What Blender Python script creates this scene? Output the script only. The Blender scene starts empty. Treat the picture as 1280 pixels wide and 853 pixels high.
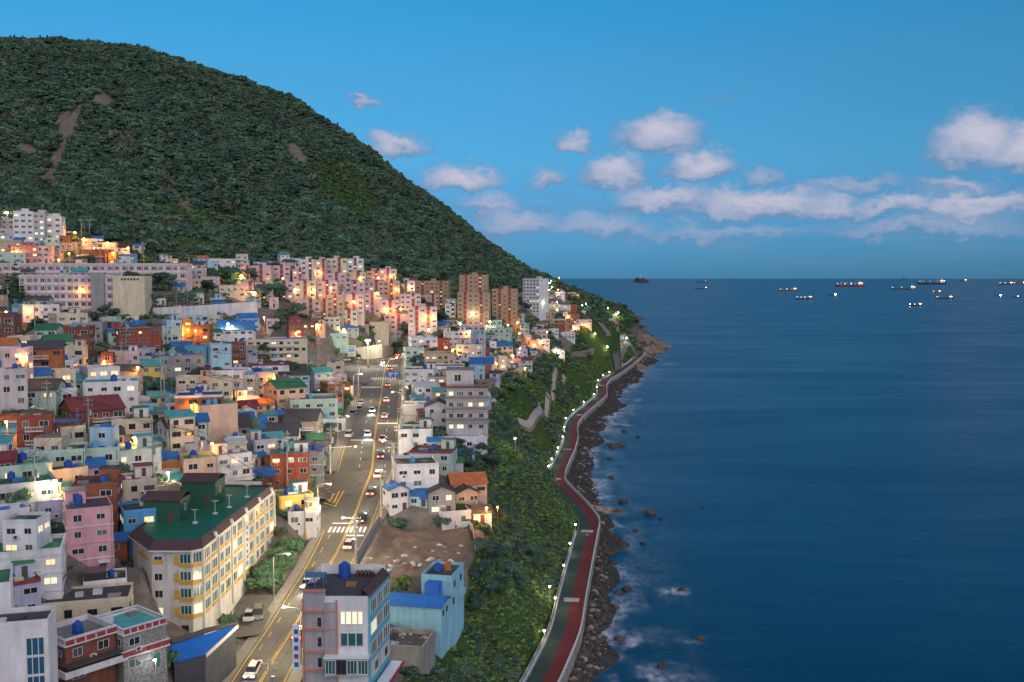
import bpy, bmesh, math, random
import numpy as np
from mathutils import Vector, Matrix, noise as mnoise
rnd = random.Random(7)
nrs = np.random.RandomState(11)
R = math.radians
scene = bpy.context.scene
col = scene.collection

# ------------------------------------------------------------------ camera, sky, sun, exposure
F, CX, CY, CAMZ = 1244.0, 640.0, 426.5, 85.0
TH = math.atan(79.5 / F)
cam_d = bpy.data.cameras.new('camera'); cam = bpy.data.objects.new('camera', cam_d); col.objects.link(cam)
cam_d.sensor_width = 36; cam_d.lens = 36 * F / 1280; cam_d.clip_start = 1; cam_d.clip_end = 120000
cam.location = (0, 0, CAMZ); cam.rotation_euler = (math.pi / 2 - TH, 0, 0)
scene.camera = cam
SUN_EL, SUN_AZ = R(8.0), R(155)          # azimuth clockwise from +Y: dusk glow behind the camera, over the sea side
world = bpy.data.worlds.new('World'); scene.world = world; world.use_nodes = True
SKY_STRENGTH = 0.12
def build_world():
    nt = world.node_tree; n = nt.nodes; L = nt.links; n.clear()
    out = n.new('ShaderNodeOutputWorld'); bg = n.new('ShaderNodeBackground')
    bg.inputs['Strength'].default_value = SKY_STRENGTH
    sky = n.new('ShaderNodeTexSky'); sky.sky_type = 'NISHITA'; sky.sun_disc = False
    sky.sun_elevation = SUN_EL; sky.sun_rotation = SUN_AZ
    sky.air_density = 1.0; sky.dust_density = 0.0; sky.ozone_density = 5.0
    L.new(bg.outputs[0], out.inputs[0])
    tc = n.new('ShaderNodeTexCoord')
    def math_(op, a, b=None, clamp=False):
        m = n.new('ShaderNodeMath'); m.operation = op; m.use_clamp = clamp
        for i, x in enumerate((a, b)):
            if x is None: continue
            if isinstance(x, (int, float)): m.inputs[i].default_value = x
            else: L.new(x, m.inputs[i])
        return m.outputs[0]
    sep = n.new('ShaderNodeSeparateXYZ'); L.new(tc.outputs['Generated'], sep.inputs[0])
    # azimuth / elevation in radians (azimuth 0 = +Y)
    az = math_('ARCTAN2', sep.outputs[0], sep.outputs[1])
    el = math_('ARCSINE', sep.outputs[2])
    comb = n.new('ShaderNodeCombineXYZ'); L.new(az, comb.inputs[0]); L.new(el, comb.inputs[1])
    def noise(vec, scale, detail, rough, sx=1, sy=1, off=0.0):
        mp = n.new('ShaderNodeMapping'); mp.inputs['Scale'].default_value = (sx, sy, 1); mp.inputs['Location'].default_value = (off, off * .7, off * .3)
        L.new(vec, mp.inputs[0])
        t = n.new('ShaderNodeTexNoise'); t.inputs['Scale'].default_value = scale; t.inputs['Detail'].default_value = detail; t.inputs['Roughness'].default_value = rough
        L.new(mp.outputs[0], t.inputs['Vector']); return t
    # edges of the clouds wander
    wob = noise(comb.outputs[0], 30, 8, .62, 1, 1.7, 3.1)
    sub = n.new('ShaderNodeVectorMath'); sub.operation = 'SUBTRACT'; L.new(wob.outputs['Color'], sub.inputs[0]); sub.inputs[1].default_value = (.5, .5, .5)
    scl = n.new('ShaderNodeVectorMath'); scl.operation = 'SCALE'; L.new(sub.outputs[0], scl.inputs[0]); scl.inputs['Scale'].default_value = .050
    add = n.new('ShaderNodeVectorMath'); add.operation = 'ADD'; L.new(comb.outputs[0], add.inputs[0]); L.new(scl.outputs[0], add.inputs[1])
    wsep = n.new('ShaderNodeSeparateXYZ'); L.new(add.outputs[0], wsep.inputs[0])
    waz, wel = wsep.outputs[0], wsep.outputs[1]
    dens = None; lit = None
    for (u, v, ru, rv, k) in CLOUDS:
        a0 = math.atan((u - CX) / F); e0 = math.atan((347 - v) / F * math.cos(a0))
        dx = math_('MULTIPLY', math_('SUBTRACT', waz, a0), F / (ru * 1.04))
        dy = math_('MULTIPLY', math_('SUBTRACT', wel, e0), F / (rv * .98))
        # flat base, round top: squash the lower half
        low = math_('MULTIPLY', math_('MINIMUM', dy, 0.0), 1.0)
        dy2 = math_('ADD', dy, low)
        r = math_('SQRT', math_('ADD', math_('MULTIPLY', dx, dx), math_('MULTIPLY', dy2, dy2)))
        d = math_('MULTIPLY', math_('SUBTRACT', 1.12, r), 1.25, clamp=True)
        d = math_('MULTIPLY', d, k)
        t = math_('ADD', math_('MULTIPLY', dy, .75), .5, clamp=True)
        dens = d if dens is None else math_('MAXIMUM', dens, d)
        lt = math_('MULTIPLY', t, d)
        lit = lt if lit is None else math_('MAXIMUM', lit, lt)
    # scattered lesser clouds low over the whole horizon, also outside the frame
    n2 = noise(comb.outputs[0], 8.5, 7, .6, 1, 4.2, 9.4)
    band = math_('SUBTRACT', 1.0, math_('ABSOLUTE', math_('DIVIDE', math_('SUBTRACT', el, .062), .062)), clamp=True)
    s2 = math_('MULTIPLY', math_('MULTIPLY', math_('SUBTRACT', n2.outputs['Fac'], .42, clamp=True), 4.0, clamp=True), band)
    s2 = math_('MULTIPLY', s2, 1.0)
    fine = noise(comb.outputs[0], 55, 4, .6, 1, 1.6, 1.7)
    lit2 = math_('MULTIPLY', s2, math_('ADD', math_('MULTIPLY', fine.outputs['Fac'], .8), -.1))
    densA = math_('MAXIMUM', dens, s2); litA = math_('MAXIMUM', lit, lit2)
    sm = n.new('ShaderNodeMapRange'); sm.interpolation_type = 'SMOOTHSTEP'; L.new(densA, sm.inputs[0]); sm.inputs[1].default_value = 0; sm.inputs[2].default_value = .8; sm.inputs[3].default_value = 0; sm.inputs[4].default_value = .95
    ramp = n.new('ShaderNodeValToRGB'); L.new(litA, ramp.inputs[0])
    e = ramp.color_ramp.elements; e[0].position = .16; e[0].color = CLOUD_DARK; e[1].position = .78; e[1].color = CLOUD_LIGHT
    # tint of the clear sky
    hs = n.new('ShaderNodeMix'); hs.data_type = 'RGBA'; hs.blend_type = 'MULTIPLY'; hs.inputs[0].default_value = 1.0
    L.new(sky.outputs[0], hs.inputs[6])
    tr = n.new('ShaderNodeValToRGB'); L.new(math_('MULTIPLY', el, 2 / math.pi, clamp=True), tr.inputs[0])
    ce = tr.color_ramp.elements; ce[0].position = 0; ce[0].color = SKY_TINT[0][1]; ce[1].position = 1; ce[1].color = SKY_TINT[-1][1]
    for p_, c_ in SKY_TINT[1:-1]: x_ = ce.new(p_); x_.color = c_
    L.new(tr.outputs[0], hs.inputs[7])
    mix = n.new('ShaderNodeMix'); mix.data_type = 'RGBA'
    L.new(sm.outputs[0], mix.inputs[0]); L.new(hs.outputs[2], mix.inputs[6]); L.new(ramp.outputs[0], mix.inputs[7])
    L.new(mix.outputs[2], bg.inputs['Color'])
# clouds as seen over the sea: (pixel u, v of the middle, half width, half height, weight)
CLOUDS = [(822, 178, 66, 46, 1.0), (768, 226, 52, 38, 1.0), (874, 218, 54, 38, 1.0), (578, 232, 60, 32, 1.0), (497, 188, 46, 24, .9), (718, 184, 30, 22, .8), (684, 232, 34, 26, .7),
          (950, 262, 130, 30, .95), (830, 254, 80, 26, .9), (1044, 266, 60, 26, .8), (1215, 190, 62, 50, 1.0), (1275, 200, 46, 44, 1.0), (1215, 266, 96, 26, .9), (1120, 262, 80, 22, .8), (950, 226, 36, 20, .6),
          (1060, 236, 90, 20, .6), (1190, 238, 70, 20, .7), (650, 284, 80, 30, .68), (750, 288, 110, 26, .62), (900, 294, 190, 20, .55), (1150, 290, 190, 22, .58), (457, 131, 26, 11, .7), (896, 127, 40, 10, .3), (610, 262, 60, 22, .7)]
CLOUD_DARK = (.95, 1.75, 3.0, 1); CLOUD_LIGHT = (3.85, 3.65, 4.4, 1); SKY_TINT = [(0, (.13, .42, 1.05, 1)), (.035, (.27, .60, .96, 1)), (.075, (.46, .80, .90, 1)), (.13, (.52, .95, .92, 1)), (.22, (.22, 1.2, 1.16, 1)), (.4, (.7, 1.05, 1.0, 1)), (1, (1.3, 1.2, 1.05, 1))]
build_world()
world.cycles.sampling_method = 'MANUAL'; world.cycles.sample_map_resolution = 256
sun_d = bpy.data.lights.new('sun', 'SUN'); sun = bpy.data.objects.new('sun', sun_d); col.objects.link(sun)
sun_d.energy = 1.9; sun_d.angle = R(100); sun_d.color = (1.0, .78, .63)
SUN_LAMP_EL = R(32)
sun.rotation_euler = (math.pi / 2 - SUN_LAMP_EL, 0, -SUN_AZ + math.pi)
sun.rotation_euler = Vector((-math.sin(SUN_AZ) * math.cos(SUN_LAMP_EL), -math.cos(SUN_AZ) * math.cos(SUN_LAMP_EL), -math.sin(SUN_LAMP_EL))).to_track_quat('-Z', 'Y').to_euler()
vs = scene.view_settings
vs.view_transform = 'Standard'; vs.look = 'None'; vs.gamma = 1; vs.exposure = 0.4; vs.use_curve_mapping = False
scene.render.engine = 'CYCLES'
cy = scene.cycles
cy.use_denoising = True; cy.max_bounces = 4; cy.diffuse_bounces = 2; cy.glossy_bounces = 2; cy.transmission_bounces = 2; cy.transparent_max_bounces = 8
cy.sample_clamp_indirect = 3.0; cy.caustics_reflective = False; cy.caustics_refractive = False; cy.use_light_tree = True

# ------------------------------------------------------------------ pixel -> direction helpers (distance always from ground or size)
ST, CT = math.sin(TH), math.cos(TH)
def ray(u, v):
    dx = (u - CX) / F; dy = (CY - v) / F; y = CT + dy * ST
    return dx / y, (-ST + dy * CT) / y
def P(u, v, d):
    a, b = ray(u, v); return (a * d, d, CAMZ + b * d)
def PZ(u, v, z):
    a, b = ray(u, v); d = (z - CAMZ) / b; return (a * d, d, z)

# ------------------------------------------------------------------ materials
MATS = {}
def nd(nt, t, **kw):
    x = nt.nodes.new(t)
    for k, v in kw.items(): setattr(x, k, v)
    return x
def mat(name, c, rough=.85, var=.18, scale=.6, bump=0.0, metal=0.0, emit=None, es=0.0, streak=0.0, perobj=0.0, fine=0.0, spec=None, bscale=None, rnd_hue=0.0):
    if name in MATS: return MATS[name]
    m = bpy.data.materials.new(name); m.use_nodes = True; nt = m.node_tree; L = nt.links
    b = nt.nodes['Principled BSDF']; b.inputs['Roughness'].default_value = rough; b.inputs['Metallic'].default_value = metal
    if spec is not None: b.inputs['Specular IOR Level'].default_value = spec
    geo = nd(nt, 'ShaderNodeNewGeometry')
    no = nd(nt, 'ShaderNodeTexNoise'); no.inputs['Scale'].default_value = scale; no.inputs['Detail'].default_value = 5; no.inputs['Roughness'].default_value = .6
    L.new(geo.outputs['Position'], no.inputs['Vector'])
    mr = nd(nt, 'ShaderNodeMapRange'); mr.inputs[1].default_value = .25; mr.inputs[2].default_value = .75; mr.inputs[3].default_value = 1 - var; mr.inputs[4].default_value = 1 + var
    L.new(no.outputs['Fac'], mr.inputs[0]); val = mr.outputs[0]
    def mul(a, bb):
        x = nd(nt, 'ShaderNodeMath', operation='MULTIPLY'); L.new(a, x.inputs[0]); L.new(bb, x.inputs[1]); return x.outputs[0]
    if streak:
        mp = nd(nt, 'ShaderNodeMapping'); mp.inputs['Scale'].default_value = (.8, .8, .12); L.new(geo.outputs['Position'], mp.inputs[0])
        n2 = nd(nt, 'ShaderNodeTexNoise'); n2.inputs['Scale'].default_value = 1.1; n2.inputs['Detail'].default_value = 4; L.new(mp.outputs[0], n2.inputs['Vector'])
        m2 = nd(nt, 'ShaderNodeMapRange'); m2.inputs[1].default_value = .35; m2.inputs[2].default_value = .62; m2.inputs[3].default_value = 1 - streak; m2.inputs[4].default_value = 1.03
        L.new(n2.outputs['Fac'], m2.inputs[0]); val = mul(val, m2.outputs[0])
    if fine:
        n3 = nd(nt, 'ShaderNodeTexNoise'); n3.inputs['Scale'].default_value = scale * 14; n3.inputs['Detail'].default_value = 3; L.new(geo.outputs['Position'], n3.inputs['Vector'])
        m3 = nd(nt, 'ShaderNodeMapRange'); m3.inputs[1].default_value = .3; m3.inputs[2].default_value = .7; m3.inputs[3].default_value = 1 - fine; m3.inputs[4].default_value = 1 + fine
        L.new(n3.outputs['Fac'], m3.inputs[0]); val = mul(val, m3.outputs[0])
    if perobj:
        oi = nd(nt, 'ShaderNodeObjectInfo'); m4 = nd(nt, 'ShaderNodeMapRange'); m4.inputs[3].default_value = 1 - perobj; m4.inputs[4].default_value = 1 + perobj
        L.new(oi.outputs['Random'], m4.inputs[0]); val = mul(val, m4.outputs[0])
    mx = nd(nt, 'ShaderNodeVectorMath', operation='SCALE'); mx.inputs[0].default_value = c[:3]; L.new(val, mx.inputs['Scale'])
    last = mx.outputs[0]
    if rnd_hue:
        oi = nd(nt, 'ShaderNodeObjectInfo'); wn = nd(nt, 'ShaderNodeTexWhiteNoise'); wn.noise_dimensions = '1D'; L.new(oi.outputs['Random'], wn.inputs['W'])
        m5 = nd(nt, 'ShaderNodeMapRange'); m5.inputs[3].default_value = .5 - rnd_hue; m5.inputs[4].default_value = .5 + rnd_hue * .45; L.new(wn.outputs['Value'], m5.inputs[0])
        hv = nd(nt, 'ShaderNodeHueSaturation'); L.new(m5.outputs[0], hv.inputs['Hue']); L.new(last, hv.inputs['Color']); last = hv.outputs[0]
    L.new(last, b.inputs['Base Color'])
    if bump:
        bp = nd(nt, 'ShaderNodeBump'); bp.inputs['Strength'].default_value = bump; bp.inputs['Distance'].default_value = .15
        n4 = nd(nt, 'ShaderNodeTexNoise'); n4.inputs['Scale'].default_value = bscale or scale * 5; n4.inputs['Detail'].default_value = 4; L.new(geo.outputs['Position'], n4.inputs['Vector'])
        L.new(n4.outputs['Fac'], bp.inputs['Height']); L.new(bp.outputs[0], b.inputs['Normal'])
    if emit:
        b.inputs['Emission Color'].default_value = (*emit, 1); b.inputs['Emission Strength'].default_value = es
    MATS[name] = m
    return m

# ------------------------------------------------------------------ mesh builder
class MB:
    def __init__(s): s.v = []; s.f = []; s.m = []
    def add(s, vs_, fs, mi=0):
        o = len(s.v); s.v += [tuple(map(float, p)) for p in vs_]; s.f += [tuple(i + o for i in f) for f in fs]; s.m += [mi] * len(fs); return s
    def box(s, x0, x1, y0, y1, z0, z1, mi=0):
        return s.add([(x0, y0, z0), (x1, y0, z0), (x1, y1, z0), (x0, y1, z0), (x0, y0, z1), (x1, y0, z1), (x1, y1, z1), (x0, y1, z1)],
                     [(3, 2, 1, 0), (4, 5, 6, 7), (0, 1, 5, 4), (1, 2, 6, 5), (2, 3, 7, 6), (3, 0, 4, 7)], mi)
    def prism(s, poly, z0, z1, mi=0, top=None):
        n = len(poly); vs_ = [(x, y, z0) for x, y in poly] + [(x, y, z1) for x, y in poly]
        fs = [tuple(range(n - 1, -1, -1)), tuple(range(n, 2 * n))] + [(i, (i + 1) % n, n + (i + 1) % n, n + i) for i in range(n)]
        s.add(vs_, fs, mi)
        if top is not None: s.m[-n - 1] = top
        return s
    def cyl(s, x, y, z0, z1, r0, r1=None, n=10, mi=0):
        r1 = r0 if r1 is None else r1
        a = [2 * math.pi * i / n for i in range(n)]
        vs_ = [(x + r0 * math.cos(t), y + r0 * math.sin(t), z0) for t in a] + [(x + r1 * math.cos(t), y + r1 * math.sin(t), z1) for t in a]
        return s.add(vs_, [tuple(range(n - 1, -1, -1)), tuple(range(n, 2 * n))] + [(i, (i + 1) % n, n + (i + 1) % n, n + i) for i in range(n)], mi)
    def tube(s, pts, r, n=6, mi=0):
        pts = [Vector(p) for p in pts]; rs = r if isinstance(r, (list, tuple)) else [r] * len(pts); rings = []
        for i, p in enumerate(pts):
            t = (pts[min(i + 1, len(pts) - 1)] - pts[max(i - 1, 0)]).normalized()
            a = t.cross(Vector((0, 0, 1)) if abs(t.z) < .9 else Vector((1, 0, 0))).normalized(); b = t.cross(a)
            rings.append([p + rs[i] * (math.cos(k * 2 * math.pi / n) * a + math.sin(k * 2 * math.pi / n) * b) for k in range(n)])
        vs_ = [q for rg in rings for q in rg]; fs = []
        for i in range(len(pts) - 1):
            for k in range(n): fs.append((i * n + k, i * n + (k + 1) % n, (i + 1) * n + (k + 1) % n, (i + 1) * n + k))
        fs.append(tuple(range(n - 1, -1, -1))); fs.append(tuple((len(pts) - 1) * n + k for k in range(n)))
        return s.add(vs_, fs, mi)
    def bar(s, a, b, w, h, mi=0):      # box-section beam from a to b
        a, b = Vector(a), Vector(b); t = (b - a).normalized(); up = Vector((0, 0, 1)) if abs(t.z) < .95 else Vector((0, 1, 0))
        sx = t.cross(up).normalized() * w / 2; sz = sx.cross(t).normalized() * h / 2
        return s.add([a - sx - sz, a + sx - sz, a + sx + sz, a - sx + sz, b - sx - sz, b + sx - sz, b + sx + sz, b - sx + sz],
                     [(0, 1, 2, 3), (7, 6, 5, 4), (0, 4, 5, 1), (1, 5, 6, 2), (2, 6, 7, 3), (3, 7, 4, 0)], mi)
    def quad(s, *p, mi=0): return s.add(p, [tuple(range(len(p)))], mi)
    def mesh(s, name, mats):
        me = bpy.data.meshes.new(name); me.from_pydata(s.v, [], s.f)
        for m in (mats if isinstance(mats, (list, tuple)) else [mats]): me.materials.append(m)
        if any(s.m): me.polygons.foreach_set('material_index', s.m)
        return me
    def build(s, name, mats, parent=None, loc=(0, 0, 0), rz=0.0, smooth=False):
        me = s.mesh(name, mats)
        if smooth: me.polygons.foreach_set('use_smooth', [True] * len(me.polygons))
        return put(name, me, parent, loc, rz)
def put(name, data, parent=None, loc=(0, 0, 0), rz=0.0, scale=None):
    o = bpy.data.objects.new(name, data); o.parent = parent; o.location = loc; o.rotation_euler = (0, 0, rz)
    if scale: o.scale = scale
    col.objects.link(o); return o
def thing(name, label, cat, loc, rz=0.0, group=None):
    o = put(name, None, None, loc, rz); o.empty_display_size = .5
    return tag(o, label, cat, group)
def tag(o, label=None, cat=None, group=None, kind=None):
    if label: o['label'] = label
    if cat: o['category'] = cat
    if group: o['group'] = group
    if kind: o['kind'] = kind
    return o
def dup(root, loc, rz, label=None, group=None):
    def cp(o, par):
        c = o.copy(); c.parent = par; col.objects.link(c)
        for ch in KIDS.get(o.name, None) or [k for k in o.children]: cp(ch, c)
        return c
    r = cp(root, None); r.location = loc; r.rotation_euler = (0, 0, rz)
    if label: r['label'] = label
    if group: r['group'] = group
    return r
KIDS = {}
def lerp(a, b, t): return a + (b - a) * t
def wpt(p, x, y, rz, z=0):
    c, s = math.cos(rz), math.sin(rz); return (p[0] + x * c - y * s, p[1] + x * s + y * c, p[2] + z)
# ------------------------------------------------------------------ roads and promenade lines
def catmull(pts, n):
    pts = np.array(pts, float); out = []
    q = np.vstack([2 * pts[0] - pts[1], pts, 2 * pts[-1] - pts[-2]])
    for i in range(1, len(q) - 2):
        for t in np.linspace(0, 1, n, endpoint=False):
            out.append(.5 * (2 * q[i] + (q[i + 1] - q[i - 1]) * t + (2 * q[i - 1] - 5 * q[i] + 4 * q[i + 1] - q[i + 2]) * t * t + (3 * q[i] - q[i - 1] - 3 * q[i + 1] + q[i + 2]) * t ** 3))
    out.append(pts[-1]); return np.array(out)
# stations of the main road: v, z, left edge u, yellow line u, right edge u
RS = [(930, 17.5, 238, 285, 322), (832, 21.5, 300, 337, 369), (790, 23.0, 329, 364, 395), (747, 25.0, 356, 389, 418), (707, 26.9, 381, 412, 440), (667, 29.2, 401, 433, 462), (640, 31.2, 407, 445, 472), (610, 33.8, 413, 456, 483),
      (590, 35.5, 420, 464, 491), (565, 38.0, 427, 467, 495), (545, 39.5, 433, 468.5, 497), (515, 41.3, 442, 473, 499.5), (490, 42.0, 449, 477, 501), (465, 42.4, 457, 480.5, 502), (450, 42.6, 470, 487, 504), (442.5, 43.0, 484, 497, 508.5)]
rows = []
for v, z, a, b, c in RS: rows.append(list(PZ(a, v, z)) + list(PZ(b, v, z)) + list(PZ(c, v, z)))
ROAD = catmull(rows, 8)                        # n x 9 : left, centre, right
RL, RC, RR = ROAD[:, 0:3], ROAD[:, 3:6], ROAD[:, 6:9]
# the same road further on, climbing past the white tower block
FR = catmull([(*PZ(508, 436, 43.5),), P(560, 421, 660), P(612, 411, 760), P(645, 403, 840), P(668, 395, 890), P(683, 384, 950), P(690, 372, 1010), P(694.5, 360.5, 1080), P(688, 352, 1140)], 8)
def offset_line(pts, s):
    pts = np.array(pts); t = np.gradient(pts[:, :2], axis=0); t /= np.linalg.norm(t, axis=1)[:, None] + 1e-9
    q = pts.copy(); q[:, 0] += t[:, 1] * s; q[:, 1] -= t[:, 0] * s; return q       # + = right of travel
# promenade centre line (pixel points on a deck 5 m above the sea)
PR = [(655, 905), (673, 862), (684, 840), (706, 790), (714.5, 750), (724, 707), (733, 668), (736, 652), (728, 638), (716, 624), (697, 603), (696, 592), (701, 580), (709.5, 562), (714, 546), (714, 532), (724, 519), (739, 506.5), (752, 494.5), (752, 484), (758, 475), (767, 470), (785, 457.5), (797, 448), (803, 441)]
PROM = catmull([PZ(u, v, 5.0) for u, v in PR], 6)
PW = 3.35
PROM_L, PROM_R = offset_line(PROM, -PW), offset_line(PROM, PW)

# ------------------------------------------------------------------ terrain heights
CP = []
def cp(u, v, z=None, d=None): CP.append(PZ(u, v, z) if d is None else P(u, v, d))
for (v, z, a, b, c) in RS: cp(b, v, z - .1)
for p in FR[::6]: CP.append(tuple(p))
for u, v, z in [(0, 853, 30), (150, 853, 28), (70, 830, 30.5), (230, 795, 26.5), (340, 690, 29), (300, 770, 24.5), (255, 850, 23.5), (140, 740, 33.5), (60, 722, 39), (0, 650, 46), (100, 600, 46), (200, 600, 43), (290, 610, 39), (350, 660, 32), (390, 625, 33),
                (0, 560, 52), (150, 520, 51), (270, 540, 45), (390, 560, 39.5), (0, 480, 60), (100, 470, 57), (200, 470, 53), (300, 480, 49), (400, 490, 43.5), (0, 420, 67), (150, 430, 62), (250, 430, 57), (350, 440, 50), (60, 413, 66), (130, 409, 65),
                (330, 458, 44.5), (395, 460, 43), (430, 468, 42.6), (395, 478, 42.8), (440, 450, 42.8), (475, 446, 43),
                (560, 450, 46), (620, 430, 46), (560, 500, 42), (535, 470, 43.5), (540, 560, 40), (520, 600, 36), (580, 600, 36), (600, 545, 40), (530, 650, 30.5), (600, 640, 30), (520, 705, 26.3), (480, 722, 25.5), (590, 683, 27), (560, 665, 27),
                (430, 860, 22), (505, 832, 19.5), (495, 800, 21.5), (580, 740, 22), (540, 770, 20.5), (660, 466, 40), (690, 440, 42), (735, 403, 48), (640, 475, 39.5), (615, 520, 38), (622, 590, 33), (612, 560, 37), (605, 655, 28.5), (590, 715, 25), (540, 418, 52), (640, 405, 52), (700, 400, 50),
                (640, 520, 30), (680, 480, 30), (720, 450, 30), (760, 425, 33), (775, 405, 44), (790, 412, 40), (806, 423, 22), (700, 555, 9), (640, 540, 27),
                ]: cp(u, v, z)
for u, v, d in [(130, 393, 410), (20, 392, 400), (220, 393, 415), (220, 362, 452), (5, 352, 445), (110, 362, 445), (192, 385.5, 432), (320, 377, 436), (260, 384, 425), (200, 407, 418), (310, 398, 418), (124, 402, 395), (192, 397, 408), (330, 380, 440),
                (400, 395, 478), (480, 395, 490), (520, 385, 540), (330, 365, 510), (430, 370, 525), (500, 368, 560), (300, 348, 560), (420, 350, 575), (500, 350, 610), (400, 412, 455), (460, 410, 470),
                (0, 330, 452), (0, 290, 505), (60, 290, 515), (110, 303, 505), (150, 318, 500), (200, 330, 520), (600, 396, 608), (640, 390, 650), (545, 380, 610), (575, 372, 660), (662, 388, 800), (640, 375, 820), (720, 372, 1080), (715, 385, 960),
                (-250, 420, 300), (-250, 330, 430), (-250, 600, 170), (-250, 800, 110), (-200, 260, 560),
                (330, 331, 640), (480, 335, 700), (560, 350, 780), (640, 355, 930), (240, 322, 570),
                (100, 56, 1100), (0, 59, 1060), (-150, 73, 1050), (-300, 115, 1050), (160, 62, 1110), (250, 86, 1130), (310, 107, 1140), (380, 139, 1150), (430, 170, 1150), (480, 208, 1150), (520, 240, 1150), (560, 272, 1150), (600, 298, 1150), (640, 330, 1160), (670, 350, 1170), (690, 360, 1180),
                (250, 200, 850), (100, 200, 820), (0, 200, 800), (-200, 200, 780), (400, 250, 860), (500, 290, 890), (580, 322, 960), (330, 160, 960), (100, 110, 960), (440, 215, 980), (530, 275, 1020), (200, 280, 690), (60, 240, 650)]: cp(u, v, d=d)
for x, y, z in [(-600, 1700, 250), (-200, 1700, 150), (-400, 1400, 330), (-100, 1450, 130), (20, 1350, 72), (60, 1500, 60), (-600, 2500, 120), (-100, 2500, 60), (-800, 1200, 330), (-900, 700, 200), (-900, 300, 110), (-200, 90, 36), (-120, 70, 32), (-60, 90, 20),
                (85, 1260, 66), (110, 1330, 60), (60, 1200, 66), (135, 1200, 52), (60, 1800, 90), (60, 2000, 92), (100, 2150, 60)]: CP.append((x, y, z))
# foot of the slope beside the promenade, sea wall and shore
pl = offset_line(PROM, -PW - 1.6); pl2 = offset_line(PROM, -PW - 9); pr1 = offset_line(PROM, PW + .6); pr2 = offset_line(PROM, PW + 6)
for i in range(0, len(PROM), 6):
    CP.append((pl[i][0], pl[i][1], 5.0)); CP.append((pr1[i][0], pr1[i][1], 4.0))
for i in range(0, len(PROM), 9):
    if PROM[i][1] > 380: CP.append((pl2[i][0], pl2[i][1], 10.5))
for u, v, z in [(690, 612, 17), (675, 588, 27), (655, 568, 33), (705, 622, 12), (718, 634, 7), (640, 700, 17), (600, 790, 14), (660, 740, 9), (560, 815, 16), (620, 830, 9), (640, 640, 22), (680, 660, 14)]: cp(u, v, z)
COAST = [(744, 905), (737, 853), (750, 790), (752, 740), (751, 700), (753, 665), (749, 640), (740, 612), (733, 590), (739, 560), (748, 540), (756, 528), (772, 512), (770, 498), (785, 482), (800, 468), (806, 458), (812, 449), (817, 441), (821, 437), (812, 431)]
SHORE = [PZ(u, v, 0.0) for u, v in COAST]
SHORE += [(150, 1400, 0), (120, 1480, 0), (170, 1600, 0), (190, 1900, 0), (150, 2250, 0), (100, 2600, 0)]
SH = np.array(SHORE)
for p in SHORE: CP.append(p)
so = offset_line(SH, 14)
for p in so: CP.append((p[0], p[1], -3.0))
so = offset_line(SH, 60)
for p in so: CP.append((p[0], p[1], -9.0))
for x, y in [(200, 150), (300, 400), (420, 800), (500, 1400), (500, 2300), (120, 90)]: CP.append((x, y, -12))
C = np.array(CP); 
keep = [0]
for i in range(1, len(C)):
    if np.min(np.hypot(C[keep, 0] - C[i, 0], C[keep, 1] - C[i, 1])) > 2.0: keep.append(i)
C = C[keep]; NC = len(C)
D = np.hypot(C[:, None, 0] - C[None, :, 0], C[:, None, 1] - C[None, :, 1])
A = np.zeros((NC + 3, NC + 3)); A[:NC, :NC] = D - np.eye(NC) * 1.0; A[:NC, NC] = 1; A[:NC, NC + 1:] = C[:, :2] / 100; A[NC, :NC] = 1; A[NC + 1:, :NC] = C[:, :2].T / 100
W = np.linalg.solve(A, np.concatenate([C[:, 2], [0, 0, 0]]))
def rbf(x, y):
    x = np.asarray(x, float).ravel(); y = np.asarray(y, float).ravel(); out = np.empty(len(x))
    for i in range(0, len(x), 8000):
        xx, yy = x[i:i + 8000], y[i:i + 8000]
        d = np.hypot(xx[:, None] - C[None, :, 0], yy[:, None] - C[None, :, 1])
        out[i:i + 8000] = d @ W[:NC] + W[NC] + xx / 100 * W[NC + 1] + yy / 100 * W[NC + 2]
    return out
def near_line(x, y, pts):        # distance to a polyline and its height there
    best = np.full(len(x), 1e9); zz = np.zeros(len(x))
    for a, b in zip(pts[:-1], pts[1:]):
        d = b[:2] - a[:2]; L2 = (d ** 2).sum() + 1e-9
        t = np.clip(((x - a[0]) * d[0] + (y - a[1]) * d[1]) / L2, 0, 1)
        r = np.hypot(x - a[0] - t * d[0], y - a[1] - t * d[1]); m = r < best
        best[m] = r[m]; zz[m] = (a[2] + (b[2] - a[2]) * t)[m]
    return best, zz
def side_of(x, y, pts):          # signed distance, + on the right of travel
    best = np.full(len(x), 1e9); sg = np.ones(len(x))
    for a, b in zip(pts[:-1], pts[1:]):
        d = b[:2] - a[:2]; L2 = (d ** 2).sum() + 1e-9
        t = np.clip(((x - a[0]) * d[0] + (y - a[1]) * d[1]) / L2, 0, 1)
        r = np.hypot(x - a[0] - t * d[0], y - a[1] - t * d[1]); m = r < best
        best[m] = r[m]; s = np.sign((x - a[0]) * d[1] - (y - a[1]) * d[0]); sg[m] = s[m]
    return best * sg
def vnoise(x, y, sc, seed=0):
    return np.array([mnoise.fractal(Vector((a / sc + seed, b / sc, seed * 1.7)), 1.0, 2.0, 4) for a, b in zip(x, y)])
NI, NJ = 400, 380
YS = np.geomspace(78, 2600, NI); SS = np.linspace(-.78, .31, NJ)
GX = (YS[:, None] * SS[None, :]); GY = np.repeat(YS[:, None], NJ, 1)
gx, gy = GX.ravel(), GY.ravel()
gz = rbf(gx, gy)
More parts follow.
